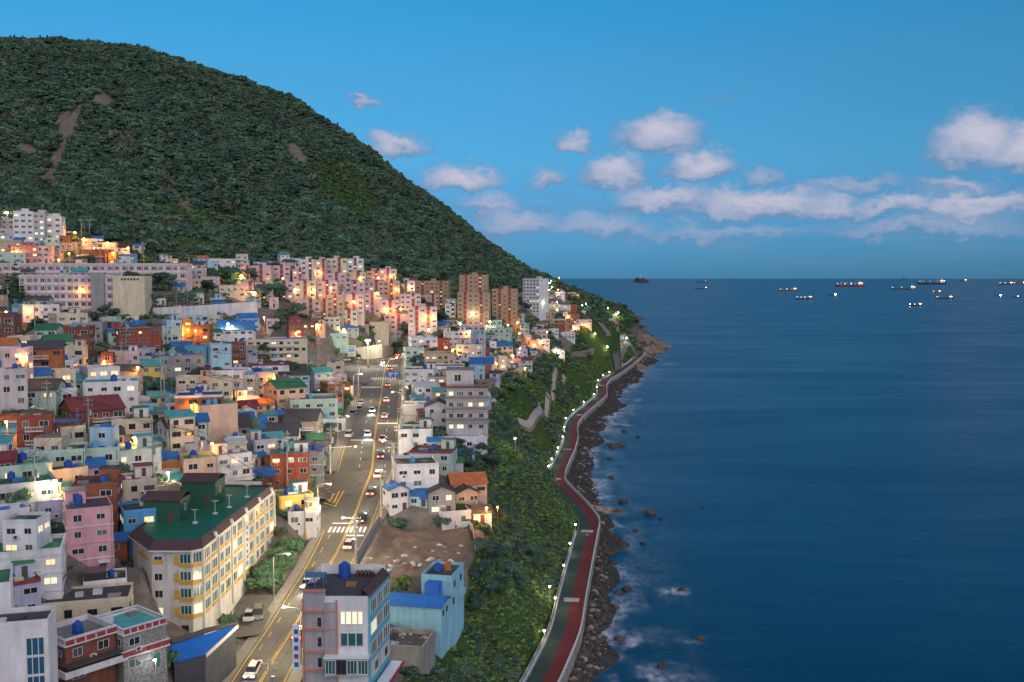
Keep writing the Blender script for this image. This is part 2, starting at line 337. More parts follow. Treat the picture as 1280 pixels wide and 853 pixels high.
# the wooded mountain is not smooth
nz = vnoise(gx, gy, 170, 2.0)
mw = np.clip((gz - 95) / 60, 0, 1) * np.clip((gy - 600) / 150, 0, 1)
gz += (nz * 7 + vnoise(gx, gy, 55, 9.0) * 5) * mw
mc = (RL + RR) / 2; hw = np.hypot(*(RR - RL)[:, :2].T) / 2
def flatten(line, half, blend, drop=.12, keep_z=None):
    global gz
    lo, hi = line.min(0) - 40, line.max(0) + 40
    m = np.where((gx > lo[0]) & (gx < hi[0]) & (gy > lo[1]) & (gy < hi[1]))[0]
    if np.ndim(half):
        d, hh = near_line(gx[m], gy[m], np.c_[line[:, :2], half]); d = d - hh; _, z = near_line(gx[m], gy[m], line); half = 0
    else: d, z = near_line(gx[m], gy[m], line)
    w = 1 - np.clip((d - half) / blend, 0, 1); w = w * w * (3 - 2 * w)
    gz[m] = gz[m] * (1 - w) + (z - drop) * w
flatten(mc, hw + 2.2, 5, .3)
flatten(FR, 7, 6, .3)
flatten(PROM, PW + .5, 2.0, .25)
# steep sea wall on the sea side, beach below it
sd = side_of(gx, gy, PROM); inr = (gy < PROM[-1][1]) & (gy > 150)
cz = np.clip(gz, None, np.where((sd > PW + .2) & inr, np.clip(2.4 - (sd - PW) * .16, -9, 9), 1e9)); gz = cz
# vacant lot, car parks and plaza are level
def in_poly(x, y, poly):
    c = np.zeros(len(x), bool); n = len(poly)
    for i in range(n):
        (x1, y1), (x2, y2) = poly[i][:2], poly[(i + 1) % n][:2]
        t = ((y1 > y) != (y2 > y)) & (x < (x2 - x1) * (y - y1) / (y2 - y1 + 1e-12) + x1); c ^= t
    return c
def level(poly, blend=4, drop=.1):
    global gz
    p = np.array(poly); zc = p[:, 2].mean(); cl = np.vstack([p, p[:1]])
    A2 = np.c_[p[:, :2], np.ones(len(p))]; co = np.linalg.lstsq(A2, p[:, 2], rcond=None)[0]
    m = np.where((gx > p[:, 0].min() - 9) & (gx < p[:, 0].max() + 9) & (gy > p[:, 1].min() - 9) & (gy < p[:, 1].max() + 9))[0]
    d, _ = near_line(gx[m], gy[m], cl); ins = in_poly(gx[m], gy[m], [tuple(q) for q in p]); d[ins] = 0
    w = 1 - np.clip(d / blend, 0, 1); w = w * w * (3 - 2 * w); pl_ = gx[m] * co[0] + gy[m] * co[1] + co[2]
    gz[m] = gz[m] * (1 - w) + (pl_ - drop) * w
LOT = [PZ(446, 716, 26.2), PZ(476, 664, 27.6), PZ(588, 662, 27.6), PZ(596, 690, 26.6), PZ(560, 712, 26), PZ(490, 722, 25.8)]
PARK = [PZ(268, 800, 23.6), PZ(287, 742, 25.4), PZ(352, 742, 25.2), PZ(325, 795, 23.0)]
PLAZA = [PZ(u, v, 42.65) for u, v in [(296, 455.5), (385, 456.5), (440, 452), (470, 446), (488, 441), (484, 452), (474, 459), (458, 480), (440, 478), (420, 470), (390, 474), (296, 470)]]
SIDE = catmull([PZ(428, 625, 32.42), PZ(410, 622, 32.75), PZ(385, 618, 34.0), PZ(350, 613, 36.0), PZ(318, 612, 37.8)], 6)
LANES = {'upper': catmull([hitless for hitless in (PZ(-60, 445, 63.5), PZ(0, 433, 65), PZ(30, 424, 66), PZ(58, 408, 68), PZ(62, 392, 71.5))], 6),
         'terrace': catmull([PZ(168, 480, 54.2), PZ(190, 476, 54.4), PZ(232, 477, 53), PZ(262, 484, 51)], 6),
         'alley': catmull([PZ(170, 795, 28.5), PZ(158, 745, 33.5), PZ(152, 712, 37)], 6)}
for q in (LOT, PARK, PLAZA): level(q)
flatten(SIDE, 3.2, 3)
for q in LANES.values(): flatten(q, 3.0, 3)
# re-cut the road after the lots
flatten(mc, hw + 2.0, 2.5, .3)
GZ = gz.reshape(NI, NJ)
# small unevenness off the built areas
jit = vnoise(gx, gy, 9, 5.0).reshape(NI, NJ)
cd, _z = near_line(gx, gy, PROM); rd, _z = near_line(gx, gy, mc); fd, _z = near_line(gx, gy, FR)
ok = (np.clip((np.minimum(cd - 4.5, rd - 9) / 5), 0, 1) * np.clip((fd - 7) / 5, 0, 1)).reshape(NI, NJ)
GZ = GZ + jit * ok * (.6 + 2.2 * mw.reshape(NI, NJ))
def H(x, y):                     # ground height by bilinear lookup in the terrain grid
    x = np.asarray(x, float); y = np.asarray(y, float)
    i = np.clip((np.log(np.maximum(y, 79) / 78) / math.log(2600 / 78)) * (NI - 1), 0, NI - 1.001)
    j = np.clip((x / np.maximum(y, 1) + .78) / 1.09 * (NJ - 1), 0, NJ - 1.001)
    i0 = i.astype(int); j0 = j.astype(int); a = i - i0; b = j - j0
    return GZ[i0, j0] * (1 - a) * (1 - b) + GZ[i0 + 1, j0] * a * (1 - b) + GZ[i0, j0 + 1] * (1 - a) * b + GZ[i0 + 1, j0 + 1] * a * b
def Hs(x, y): return float(H(np.array([x]), np.array([y]))[0])
DSTEP = np.geomspace(95, 1600, 1500)
def hit(u, v, up=0.0, dmin=95):
    """where the line of sight first comes down to `up` metres above the ground"""
    a, b = ray(u, v); d = DSTEP[DSTEP >= dmin]; z = CAMZ + b * d; g = H(a * d, d) + up
    k = np.argmax(z <= g)
    if z[k] > g[k]: return None
    if k: 
        f0, f1 = z[k - 1] - g[k - 1], g[k] - z[k]; dd = d[k - 1] + (d[k] - d[k - 1]) * f0 / (f0 + f1 + 1e-9)
    else: dd = d[0]
    return (a * dd, dd, CAMZ + b * dd - up)

# ------------------------------------------------------------------ the ground sheet and the sea
tv = np.c_[gx, gy, GZ.ravel()]
idx = np.arange(NI * NJ).reshape(NI, NJ)
tf = np.stack([idx[:-1, :-1], idx[:-1, 1:], idx[1:, 1:], idx[1:, :-1]], -1).reshape(-1, 4)
tm = bpy.data.meshes.new('hillside_ground'); tm.from_pydata(tv.tolist(), [], tf.tolist())
tm.polygons.foreach_set('use_smooth', [True] * len(tm.polygons))
def terrain_mat():
    m = bpy.data.materials.new('ground'); m.use_nodes = True; nt = m.node_tree; L = nt.links; b = nt.nodes['Principled BSDF']; b.inputs['Roughness'].default_value = .95; b.inputs['Specular IOR Level'].default_value = .1
    at = nd(nt, 'ShaderNodeAttribute'); at.attribute_name = 'cover'; geo = nd(nt, 'ShaderNodeNewGeometry')
    n1 = nd(nt, 'ShaderNodeTexNoise'); n1.inputs['Scale'].default_value = .35; n1.inputs['Detail'].default_value = 8; n1.inputs['Roughness'].default_value = .7; L.new(geo.outputs['Position'], n1.inputs['Vector'])
    r = nd(nt, 'ShaderNodeMapRange'); r.inputs[1].default_value = .3; r.inputs[2].default_value = .7; r.inputs[3].default_value = .55; r.inputs[4].default_value = 1.4; L.new(n1.outputs['Fac'], r.inputs[0])
    s = nd(nt, 'ShaderNodeVectorMath', operation='SCALE'); L.new(at.outputs['Color'], s.inputs[0]); L.new(r.outputs[0], s.inputs['Scale']); L.new(s.outputs[0], b.inputs['Base Color'])
    bp = nd(nt, 'ShaderNodeBump'); bp.inputs['Distance'].default_value = .5; bp.inputs['Strength'].default_value = .6; n2 = nd(nt, 'ShaderNodeTexNoise'); n2.inputs['Scale'].default_value = 1.4; n2.inputs['Detail'].default_value = 6; L.new(geo.outputs['Position'], n2.inputs['Vector']); L.new(n2.outputs['Fac'], bp.inputs['Height']); L.new(bp.outputs[0], b.inputs['Normal'])
    return m
tm.materials.append(terrain_mat())
# what covers the ground where: town earth, grass slope, rock, screes, shingle
sgn_road = side_of(gx, gy, np.vstack([mc, FR]))
tz = GZ.ravel()
cov = np.tile(np.array([.16, .145, .13]), (len(gx), 1))                      # concrete yards and lanes of the town
EDGE = np.array([(*PZ(498, 905, 18),), (*PZ(506, 832, 19.5),), (*PZ(578, 745, 22),), (*PZ(598, 690, 26),), (*PZ(622, 600, 33),), (*PZ(611, 545, 38),), (*PZ(640, 476, 39.5),), (*PZ(660, 466, 40),), (*PZ(690, 440, 42),), (*PZ(735, 403, 48),), (*PZ(726, 380, 62),), (60, 1300, 66)])
sd_edge = side_of(gx, gy, EDGE)
TOWN_TOP = np.array([P(-300, 262, 540), P(0, 262, 545), P(70, 268, 545), P(160, 312, 530), P(240, 322, 570), P(330, 331, 640), P(480, 335, 700), P(560, 350, 780), P(640, 357, 900), P(690, 356, 1060), P(720, 372, 1100)])
sd_top = side_of(gx, gy, TOWN_TOP)
slope_m = ((sd_edge > 0) | ((sd_edge > -11) & (gy > 225) & (gy < 900))) & (sd < -PW)
wood_m = (sd_top < 0) & (gy > 380)
cov[wood_m] = (.020, .032, .012)
def to_px(x, y, z):
    dz = z - CAMZ; f_ = y * CT - dz * ST; return CX + F * x / f_, CY - F * (dz * CT + y * ST) / f_
PU, PV = to_px(gx, gy, tz)
def patch(u, v, ru, rv, an=0.0, uu=None, vv=None):
    uu = PU if uu is None else uu; vv = PV if vv is None else vv
    c, s = math.cos(an), math.sin(an); a = ((uu - u) * c + (vv - v) * s) / ru; b = (-(uu - u) * s + (vv - v) * c) / rv; return a * a + b * b
SCREE = [(76, 190, 9, 58, .40), (84, 156, 13, 14, .3), (58, 228, 19, 10, 0), (36, 187, 22, 5, .15), (128, 124, 14, 9, .3), (224, 247, 22, 6, .9), (370, 190, 17, 7, .6), (150, 170, 12, 5, .5)]
MEADOW = [(245, 272, 48, 13, .15), (430, 235, 52, 22, .75), (400, 212, 24, 14, .6), (235, 308, 40, 7, 0)]
far_m = np.where(wood_m & (gy < 1250))[0]; edge_n = np.zeros(len(gx)); edge_n[far_m] = vnoise(gx[far_m], gy[far_m], 24, 15.0)
for a in MEADOW: cov[wood_m & (patch(*a) + edge_n * .9 < 1)] = (.035, .075, .028)
for a in SCREE: cov[wood_m & (patch(*a) + edge_n * 1.1 < 1)] = (.16, .14, .125)
cov[slope_m] = (.045, .085, .025)
beach = ((sd > PW) & inr) | ((tz < 2.2) & (gy > 150) & (gx > -20))
cov[beach] = (.055, .053, .052)
head = (gx > 120) & (gy > 1050) & (tz < 26) & (tz > .5) | ((gy > 1180) & (sd_edge > 20) & (tz < 30))
cov[head] = (.12, .105, .085)
ca = tm.color_attributes.new('cover', 'FLOAT_COLOR', 'POINT'); ca.data.foreach_set('color', np.c_[cov, np.ones(len(cov))].ravel().astype(np.float32))
ground = put('hillside_ground', tm); tag(ground, kind='structure')

def sea():
    xs = np.concatenate([[-60000, -20000, -5000, -1500, -600, -200], np.arange(-20, 140, 1.6), np.arange(140, 320, 6), [400, 600, 1000, 2500, 8000, 25000, 60000]])
    ys = np.concatenate([[-3000, -300, 60, 120], np.arange(150, 700, 1.8), np.arange(700, 1500, 8), [1600, 1900, 2600, 4000, 7000, 15000, 35000, 70000]])
    X, Y = np.meshgrid(xs, ys); n, k = X.shape
    x, y = X.ravel(), Y.ravel()
    me = bpy.data.meshes.new('sea'); id_ = np.arange(n * k).reshape(n, k)
    f = np.stack([id_[:-1, :-1], id_[:-1, 1:], id_[1:, 1:], id_[1:, :-1]], -1).reshape(-1, 4)
    me.from_pydata(np.c_[x, y, np.zeros(len(x))].tolist(), [], f.tolist())
    ds = side_of(x, y, SH[:21]); near = (y < 1350) & (y > 140) & (x < 330)
    fo = np.where(near & (ds > -6), np.exp(-np.clip(ds, 0, None) / 6.0), 0) * 1.05
    nn = np.zeros(len(x)); k2 = np.where(near & (ds < 60))[0]; nn[k2] = vnoise(x[k2] * .8, y[k2] * .45, 5, 3.3)
    fo = fo * np.clip(.55 + 1.5 * nn, 0, 1.2)
    for u, v, rx, ry, k in [(772, 812, 6.5, 9, 1.6), (756, 838, 9, 11, 1.4), (768, 850, 12, 8, 1.0), (850, 739, 7, 2.6, .75), (868, 800, 3.2, 2, .7), (825, 833, 4, 3, .55), (792, 845, 10, 5, .5), (772, 722, 5, 9, .35), (745, 585, 6, 14, .45), (775, 530, 13, 13, .6), (757, 536, 8, 14, .5), (770, 640, 6, 8, .3), (788, 500, 15, 8, .6), (800, 472, 12, 11, .7), (808, 455, 22, 14, .7), (760, 770, 4, 14, .5), (850, 652, 4, 2, .4), (766, 608, 3, 8, .4)]:
        p = PZ(u, v, 0); r = ((x - p[0]) / rx) ** 2 + ((y - p[1]) / ry) ** 2
        fo = np.maximum(fo, k * np.exp(-r) * np.clip(.35 + 2.2 * nn, 0, 1.4))
    a = me.attributes.new('foam', 'FLOAT', 'POINT'); a.data.foreach_set('value', np.clip(fo, 0, 1).astype(np.float32))
    m = bpy.data.materials.new('sea_water'); m.use_nodes = True; nt = m.node_tree; L = nt.links; b = nt.nodes['Principled BSDF']
    b.inputs['Roughness'].default_value = .32; b.inputs['IOR'].default_value = 1.33; b.inputs['Specular Tint'].default_value = (.34, .92, 1.0, 1)
    geo = nd(nt, 'ShaderNodeNewGeometry'); at = nd(nt, 'ShaderNodeAttribute'); at.attribute_name = 'foam'
    def nz_(sc, sx, sy, det=5):
        mp = nd(nt, 'ShaderNodeMapping'); mp.inputs['Scale'].default_value = (sx, sy, 1); L.new(geo.outputs['Position'], mp.inputs[0])
        t = nd(nt, 'ShaderNodeTexNoise'); t.inputs['Scale'].default_value = sc; t.inputs['Detail'].default_value = det; L.new(mp.outputs[0], t.inputs['Vector']); return t.outputs['Fac']
    # broad slicks and wind lanes change the roughness, long swell gives relief
    lane = nz_(.0042, 1, 3.2, 6)
    mr = nd(nt, 'ShaderNodeMapRange'); mr.inputs[1].default_value = .38; mr.inputs[2].default_value = .62; mr.inputs[3].default_value = .32; mr.inputs[4].default_value = .38; L.new(lane, mr.inputs[0]); L.new(mr.outputs[0], b.inputs['Roughness'])
    bp = nd(nt, 'ShaderNodeBump'); bp.inputs['Strength'].default_value = .30; bp.inputs['Distance'].default_value = .8; L.new(nz_(.05, 1, 1.5, 7), bp.inputs['Height'])
    bp2 = nd(nt, 'ShaderNodeBump'); bp2.inputs['Strength'].default_value = .10; bp2.inputs['Distance'].default_value = 5; L.new(nz_(.012, .5, 2.2, 3), bp2.inputs['Height']); L.new(bp2.outputs[0], bp.inputs['Normal']); L.new(bp.outputs[0], b.inputs['Normal'])
    fo2 = nd(nt, 'ShaderNodeMath', operation='MULTIPLY'); L.new(at.outputs['Fac'], fo2.inputs[0]); mr2 = nd(nt, 'ShaderNodeMapRange'); mr2.inputs[1].default_value = .33; mr2.inputs[2].default_value = .62; mr2.inputs[3].default_value = .15; mr2.inputs[4].default_value = 1.25; L.new(nz_(.55, 1, .6, 5), mr2.inputs[0]); L.new(mr2.outputs[0], fo2.inputs[1]); fo2.use_clamp = True
    mx = nd(nt, 'ShaderNodeMix', data_type='RGBA'); mx.inputs[6].default_value = SEA_COL; mx.inputs[7].default_value = (.55, .6, .66, 1); L.new(fo2.outputs[0], mx.inputs[0]); L.new(mx.outputs[2], b.inputs['Base Color'])
    me.materials.append(m); o = put('sea', me); tag(o, kind='structure')
SEA_COL = (.0002, .040, .098, 1)
sea()
# ------------------------------------------------------------------ roads, pavements, markings
M_asph = mat('asphalt', (.095, .092, .086), .9, .22, .25, .15, fine=.15)
M_asph2 = mat('asphalt_patch', (.065, .064, .062), .9, .2, .4, .1)
M_pave = mat('paving', (.20, .19, .175), .9, .2, .8, .1, fine=.15)
M_kerb = mat('kerb_stone', (.30, .29, .27), .9, .15, 1)
M_yel = mat('yellow_line', (.62, .40, .05), .8, .2, 1.5)
M_wht = mat('white_line', (.66, .65, .62), .8, .2, 1.5)
M_conc = mat('concrete', (.30, .285, .26), .9, .2, .4, .2, streak=.3, fine=.1)
M_concw = mat('painted_concrete', (.62, .62, .63), .85, .08, .3, streak=.2)
M_stone = mat('stone_wall', (.20, .175, .15), .95, .35, 1.2, .5, fine=.25)
M_white = mat('white_paint', (.74, .74, .73), .6, .06, .6)
M_steel = mat('galvanised_steel', (.36, .37, .38), .45, .1, 1, metal=.6)
M_pole = mat('pole_concrete', (.34, .33, .31), .85, .12, .8)
M_dark = mat('dark_metal', (.035, .035, .04), .5, .1, 1, metal=.3)
def draped(line, w, up):
    a, b = offset_line(line, -w), offset_line(line, w); a[:, 2] = H(a[:, 0], a[:, 1]) + up; b[:, 2] = H(b[:, 0], b[:, 1]) + up; return a, b
def strip(name, a, b, m, parent=None, dz=0.0, close_to=None):
    mb = MB(); n = len(a); v = [(p[0], p[1], p[2] + dz) for p in a] + [(p[0], p[1], p[2] + dz) for p in b]
    mb.add(v, [(i, i + 1, n + i + 1, n + i) for i in range(n - 1)])
    for i, f in enumerate(mb.f): mb.f[i] = tuple(reversed(f))
    # face the sky
    p0, p1, p2 = [Vector(mb.v[k]) for k in mb.f[0][:3]]
    if (p1 - p0).cross(p2 - p0).z < 0: mb.f = [tuple(reversed(f)) for f in mb.f]
    return mb.build(name, m, parent)
road = strip('road', RL, RR, M_asph, dz=0.0); tag(road, kind='structure')
NR = len(ROAD)
def rp(t, s):           # point on the road: t station, s metres right of the yellow line
    t = min(max(t, 0), NR - 1.001); i = int(t); f = t - i
    c = RC[i] * (1 - f) + RC[i + 1] * f; r = RR[i] * (1 - f) + RR[i + 1] * f; l = RL[i] * (1 - f) + RL[i + 1] * f
    e = r if s > 0 else l; d = np.linalg.norm((e - c)[:2]); q = c + (e - c) * (abs(s) / d); return q
def rdir(t):
    a, b = rp(t - .5, 0), rp(t + .5, 0); d = b - a; return d / np.linalg.norm(d)
def rline(name, t0, t1, s, w, m, dz=.02, n=None):
    ts = np.linspace(t0, t1, n or max(2, int((t1 - t0) * 1.5) + 2)); a = [rp(t, s - w / 2) if abs(s) > w else rp(t, s) + np.array([-w / 2, 0, 0]) for t in ts]; b = [rp(t, s + w / 2) if abs(s) > w else rp(t, s) + np.array([w / 2, 0, 0]) for t in ts]
    return strip(name, a, b, m, road, dz)
for s in (-.16, .16): rline('centre_line', 0, NR - 1, s, .14, M_yel)
def edge(name, L_, off, m, t0, t1, w=.14):
    q = offset_line(L_, off)[t0:t1]; return strip(name, offset_line(q, -w / 2), offset_line(q, w / 2), m, road, .02)
edge('edge_line', RL, .45, M_yel, 0, 42); edge('edge_line', RL, .45, M_yel, 64, NR); edge('edge_line', RR, -.45, M_yel, 0, NR)
t = 66.0
while t < NR - 14:
    for s in (-3.3, 3.3): rline('lane_dash', t, t + .9, s, .14, M_wht)
    t += 2.6
t = 1.0
while t < 40:
    rline('lane_dash', t, t + 1.3, -3.4, .12, M_yel); t += 3.4
for k in range(9):                                   # zebra crossing
    rline('crosswalk_stripe', 40.3, 42.2, -4.0 + k * .95, .5, M_wht, n=3)
for s0, s1, t in ((-4.2, -.3, 43.4), (.3, 4.0, 39.2), (-6.8, -.3, 78), (.3, 6.5, 84), (-8, -.3, 97.5)):
    strip('stop_line', [rp(t, s0), rp(t, s1)], [rp(t + .35, s0), rp(t + .35, s1)], M_wht, road, .02)
for tt in (100.5, 107):                              # two zebras at the junction
    for k in range(12): rline('crosswalk_stripe', tt, tt + 1.0, -6.0 + k * 1.0, .5, M_wht, n=3)
rr = random.Random(3)
for k in range(34):                                  # repaired patches
    t = rr.uniform(2, 95); s = rr.uniform(-3.6, 3.2); l = rr.uniform(.3, 1.1)
    rline('asphalt_patch', t, t + l, s, rr.uniform(.8, 2.2), M_asph2, dz=.008, n=3)
def gp(u, v, up=.12): return np.array(hit(u, v, up)) + np.array([0, 0, up])
def px_ribbon(name, pix, w, m, parent=None, dz=.03, up=.12):
    p = np.array([gp(u, v, up) for u, v in pix]); p = np.array([q for i, q in enumerate(p)])
    if len(p) > 2: p = catmull(p, 3) if False else p
    return strip(name, offset_line(p, -w / 2), offset_line(p, w / 2), m, parent, dz)
def on_road(u, v):
    z = 33.0
    for _ in range(8):
        p = PZ(u, v, z); z = float(near_line(np.array([p[0]]), np.array([p[1]]), mc)[1][0])
    return np.array(PZ(u, v, z))
ff = lambda x, y: (300 + x / 6.094, 540 + y / 6.094)
for seg in [((825, 385), (725, 570)), ((725, 570), (640, 540)), ((650, 440), (825, 385)), ((775, 418), (712, 545)), ((712, 545), (655, 515)), ((665, 460), (775, 418)), ((725, 450), (690, 520)), ((690, 520), (660, 512)),
            ((905, 355), (925, 340)), ((925, 340), (942, 362)), ((942, 362), (922, 382)), ((922, 382), (905, 355))]:
    p = np.array([on_road(*ff(*seg[0])), on_road(*ff(*seg[1]))]); strip('painted_chevron', offset_line(p, -.16), offset_line(p, .16), M_yel if seg[0][0] < 900 else M_wht, road, .03)
# pavements with a kerb step
def pavement(name, line, w, side, z=.15, m=None):
    a = offset_line(line, 0); b = offset_line(line, side * w); mb = MB(); n = len(a)
    v = [(*p[:2], p[2] - .3) for p in a] + [(*p[:2], p[2] + z) for p in a] + [(*p[:2], p[2] + z) for p in b] + [(*p[:2], p[2] - .8) for p in b]
    for i in range(n - 1):
        for k in range(3): mb_f = (k * n + i, k * n + i + 1, (k + 1) * n + i + 1, (k + 1) * n + i); mb.f.append(mb_f if side < 0 else tuple(reversed(mb_f))); mb.m.append(1 if k == 0 else 0)
    mb.v = [tuple(map(float, q)) for q in v]
    o = mb.build(name, [m or M_pave, M_kerb]); tag(o, kind='structure'); return o
pavement('pavement', RR, 2.2, 1); pavement('pavement', RL[:41], 1.8, -1); pavement('pavement', RL[64:108], 2.4, -1)
frl, frr = offset_line(FR, -5.2), offset_line(FR, 5.2)
r2 = strip('road', frl, frr, M_asph); tag(r2, kind='structure'); strip('centre_line', offset_line(FR, -.15), offset_line(FR, .15), M_yel, r2, .02)
link = np.vstack([mc[-1:], FR[:1]]); r3 = strip('road', np.vstack([RL[-1:], frl[:1]]), np.vstack([RR[-1:], frr[:1]]), M_asph, dz=-.004); tag(r3, kind='structure')
pavement('pavement', frl, 2.2, -1); pavement('pavement', frr, 2.0, 1)
sd_ = strip('side_street', offset_line(SIDE, -3.4), offset_line(SIDE, 3.4), M_asph, dz=-.03); tag(sd_, kind='structure')
for nm, q in LANES.items():
    o = strip('lane', offset_line(q, -2.6), offset_line(q, 2.6), M_pave if nm != 'alley' else M_asph, dz=.02); tag(o, kind='structure')
def flat_poly(name, poly, m, dz=.02):
    p = np.array(poly); A2 = np.c_[p[:, :2], np.ones(len(p))]; co = np.linalg.lstsq(A2, p[:, 2], rcond=None)[0]
    mb = MB(); mb.add([(x, y, x * co[0] + y * co[1] + co[2] + dz) for x, y, _ in p], [tuple(range(len(p)))])
    a = sum(p[i][0] * p[(i + 1) % len(p)][1] - p[(i + 1) % len(p)][0] * p[i][1] for i in range(len(p)))
    if a < 0: mb.f = [tuple(reversed(mb.f[0]))]
    o = mb.build(name, m); tag(o, kind='structure'); return o, co
plaza, _ = flat_poly('junction_square', PLAZA, M_asph, -.02)
parking, pco = flat_poly('parking_area', PARK, M_asph, 0.0)
for a, b in (((288, 775), (297, 748)), ((303, 780), (310, 760)), ((318, 781), (324, 762)), ((297, 748), (336, 748)), ((288, 776), (322, 781))):
    px_ribbon('bay_line', [a, b], .14, M_wht, parking, .05, .1)
M_earth = mat('bare_earth', (.17, .125, .095), .95, .3, .35, .5, fine=.3)
def lot_mesh():
    p = np.array(LOT); xs = np.linspace(p[:, 0].min() - 1, p[:, 0].max() + 1, 64); ys = np.linspace(p[:, 1].min() - 1, p[:, 1].max() + 1, 64); X, Y = np.meshgrid(xs, ys); x, y = X.ravel(), Y.ravel()
    cl = np.vstack([p, p[:1]]); d, _ = near_line(x, y, cl); ins = in_poly(x, y, [tuple(q) for q in p]); d = np.where(ins, d, -1)
    z = H(x, y) + .12 + np.clip(d, 0, 1.5) / 1.5 * (.45 + .55 * vnoise(x, y, 3.2, 8.0) + .9 * np.clip(vnoise(x, y, 7, 4.0), 0, 1)); z = np.where(ins, z, H(x, y) - .4)
    id_ = np.arange(len(x)).reshape(X.shape); f = np.stack([id_[:-1, :-1], id_[:-1, 1:], id_[1:, 1:], id_[1:, :-1]], -1).reshape(-1, 4); f = f[ins[f].any(1)]
    me = bpy.data.meshes.new('vacant_lot'); me.from_pydata(np.c_[x, y, z].tolist(), [], f.tolist()); me.polygons.foreach_set('use_smooth', [True] * len(me.polygons)); me.materials.append(M_earth)
    tag(put('vacant_lot', me), kind='structure')
lot_mesh()

# ------------------------------------------------------------------ promenade
M_green = mat('green_track', (.030, .062, .046), .85, .35, .22, fine=.2)
M_red = mat('red_track', (.155, .022, .020), .85, .32, .22, fine=.2)
M_rail = mat('white_railing', (.62, .74, .80), .5, .05, 1)
prom = strip('promenade', offset_line(PROM, -PW), offset_line(PROM, PW), M_conc, dz=-.03); tag(prom, kind='structure')
strip('cycle_lane', offset_line(PROM, -PW + .25), offset_line(PROM, -.05), M_green, prom, .0)
strip('walking_lane', offset_line(PROM, -.05), offset_line(PROM, PW - .3), M_red, prom, .004)
def pidx(u, v):
    p = PZ(u, v, 5); return int(np.argmin(np.hypot(PROM[:, 0] - p[0], PROM[:, 1] - p[1])))
for u, v in ((733, 664), (718, 751), (694, 599), (709, 563), (724, 519), (752, 483)):
    i = pidx(u, v); a, b = PROM[i], PROM[i + 1]; t = (b - a) / np.linalg.norm(b - a); n_ = np.array([t[1], -t[0], 0])
    c = PROM[i] + np.array([0, 0, .02]); w, l = 1.9, 1.5
    mb = MB(); mb.quad(*[c + n_ * x + t * y for x, y in ((-w, -l), (w, -l), (w, l), (-w, l))]); 
    if mb.f and (Vector(mb.v[1]) - Vector(mb.v[0])).cross(Vector(mb.v[2]) - Vector(mb.v[1])).z < 0: mb.f = [tuple(reversed(mb.f[0]))]
    mb.build('white_panel_marking', mat('worn_white', (.42, .42, .43), .85, .3, 2), prom)
# concrete sea wall below the promenade
def wall_strip(line, zt, zb, thick, m, name, label, cat, group=None, side=1):
    a = np.array(line); b = offset_line(a, thick * side); mb = MB(); n = len(a)
    zb = np.broadcast_to(zb, n); zt = np.broadcast_to(zt, n)
    mb.v = [(float(p[0]), float(p[1]), float(z)) for q, zz in ((a, zb), (a, zt), (b, zt), (b, zb)) for p, z in zip(q, zz)]
    for i in range(n - 1):
        for k in range(4): mb.f.append((k * n + i, k * n + i + 1, ((k + 1) % 4) * n + i + 1, ((k + 1) % 4) * n + i)); mb.m.append(0)
    mb.f += [(0, n, 2 * n, 3 * n), (n - 1, 4 * n - 1, 3 * n - 1, 2 * n - 1)]; mb.m += [0, 0]
    o = mb.build(name, m); bm = bmesh.new(); bm.from_mesh(o.data); bmesh.ops.recalc_face_normals(bm, faces=bm.faces); bm.to_mesh(o.data); bm.free()
    o['label'] = label; o['category'] = cat
    if group: o['group'] = group
    return o
wall_strip(PROM_R, 5.25, 0.2, .45, M_conc, 'sea_wall', 'pale concrete sea wall under the promenade above the shingle', 'sea wall')
# railings: one thing for each straight run between bends
def resample(line, step):
    line = np.array(line); d = np.r_[0, np.cumsum(np.linalg.norm(np.diff(line, axis=0), axis=1))]; n = max(2, int(d[-1] / step) + 1)
    s = np.linspace(0, d[-1], n); return np.c_[np.interp(s, d, line[:, 0]), np.interp(s, d, line[:, 1]), np.interp(s, d, line[:, 2])]
def railing(line, label, group, h=1.05, step=2.2, single=True, m=M_rail):
    q = resample(line, step); o = thing('railing', label, 'railing', tuple(q[0]), 0, group); L0 = q - q[0]
    mb = MB()
    for hh in (h, h * .62, h * .28): mb.tube([(p[0], p[1], p[2] + hh) for p in L0], .06 if hh == h else .04, 5)
    mb.build('rails', m, o)
    post = MB().box(-.06, .06, -.06, .06, 0, h); pm = post.mesh('post', m)
    if single:
        for p in L0: put('post', pm, o, tuple(p))
    else:
        mb = MB()
        for p in L0: mb.box(p[0] - .06, p[0] + .06, p[1] - .06, p[1] + .06, p[2], p[2] + h)
        x = mb.build('posts', m, o); x['kind'] = 'stuff'
    return o
RT = PROM_R + np.array([0, 0, .25]); RTi = offset_line(RT, .2)
ii = [0, pidx(736, 652), pidx(697, 603), pidx(714, 540), pidx(752, 490), len(PROM) - 1]
LB = ['white seaside railing along the near straight of the red and green promenade', 'white seaside railing on the slanting stretch past the bend by the orange rocks', 'white seaside railing on the promenade curve above the shingle beach', 'white seaside railing along the promenade below the stone footpath', 'white seaside railing on the far promenade under the rocky headland']
for k in range(5): railing(RTi[ii[k]:ii[k + 1] + 1], LB[k], 'promenade railings', single=k < 2, step=2.0 if k < 2 else 3)
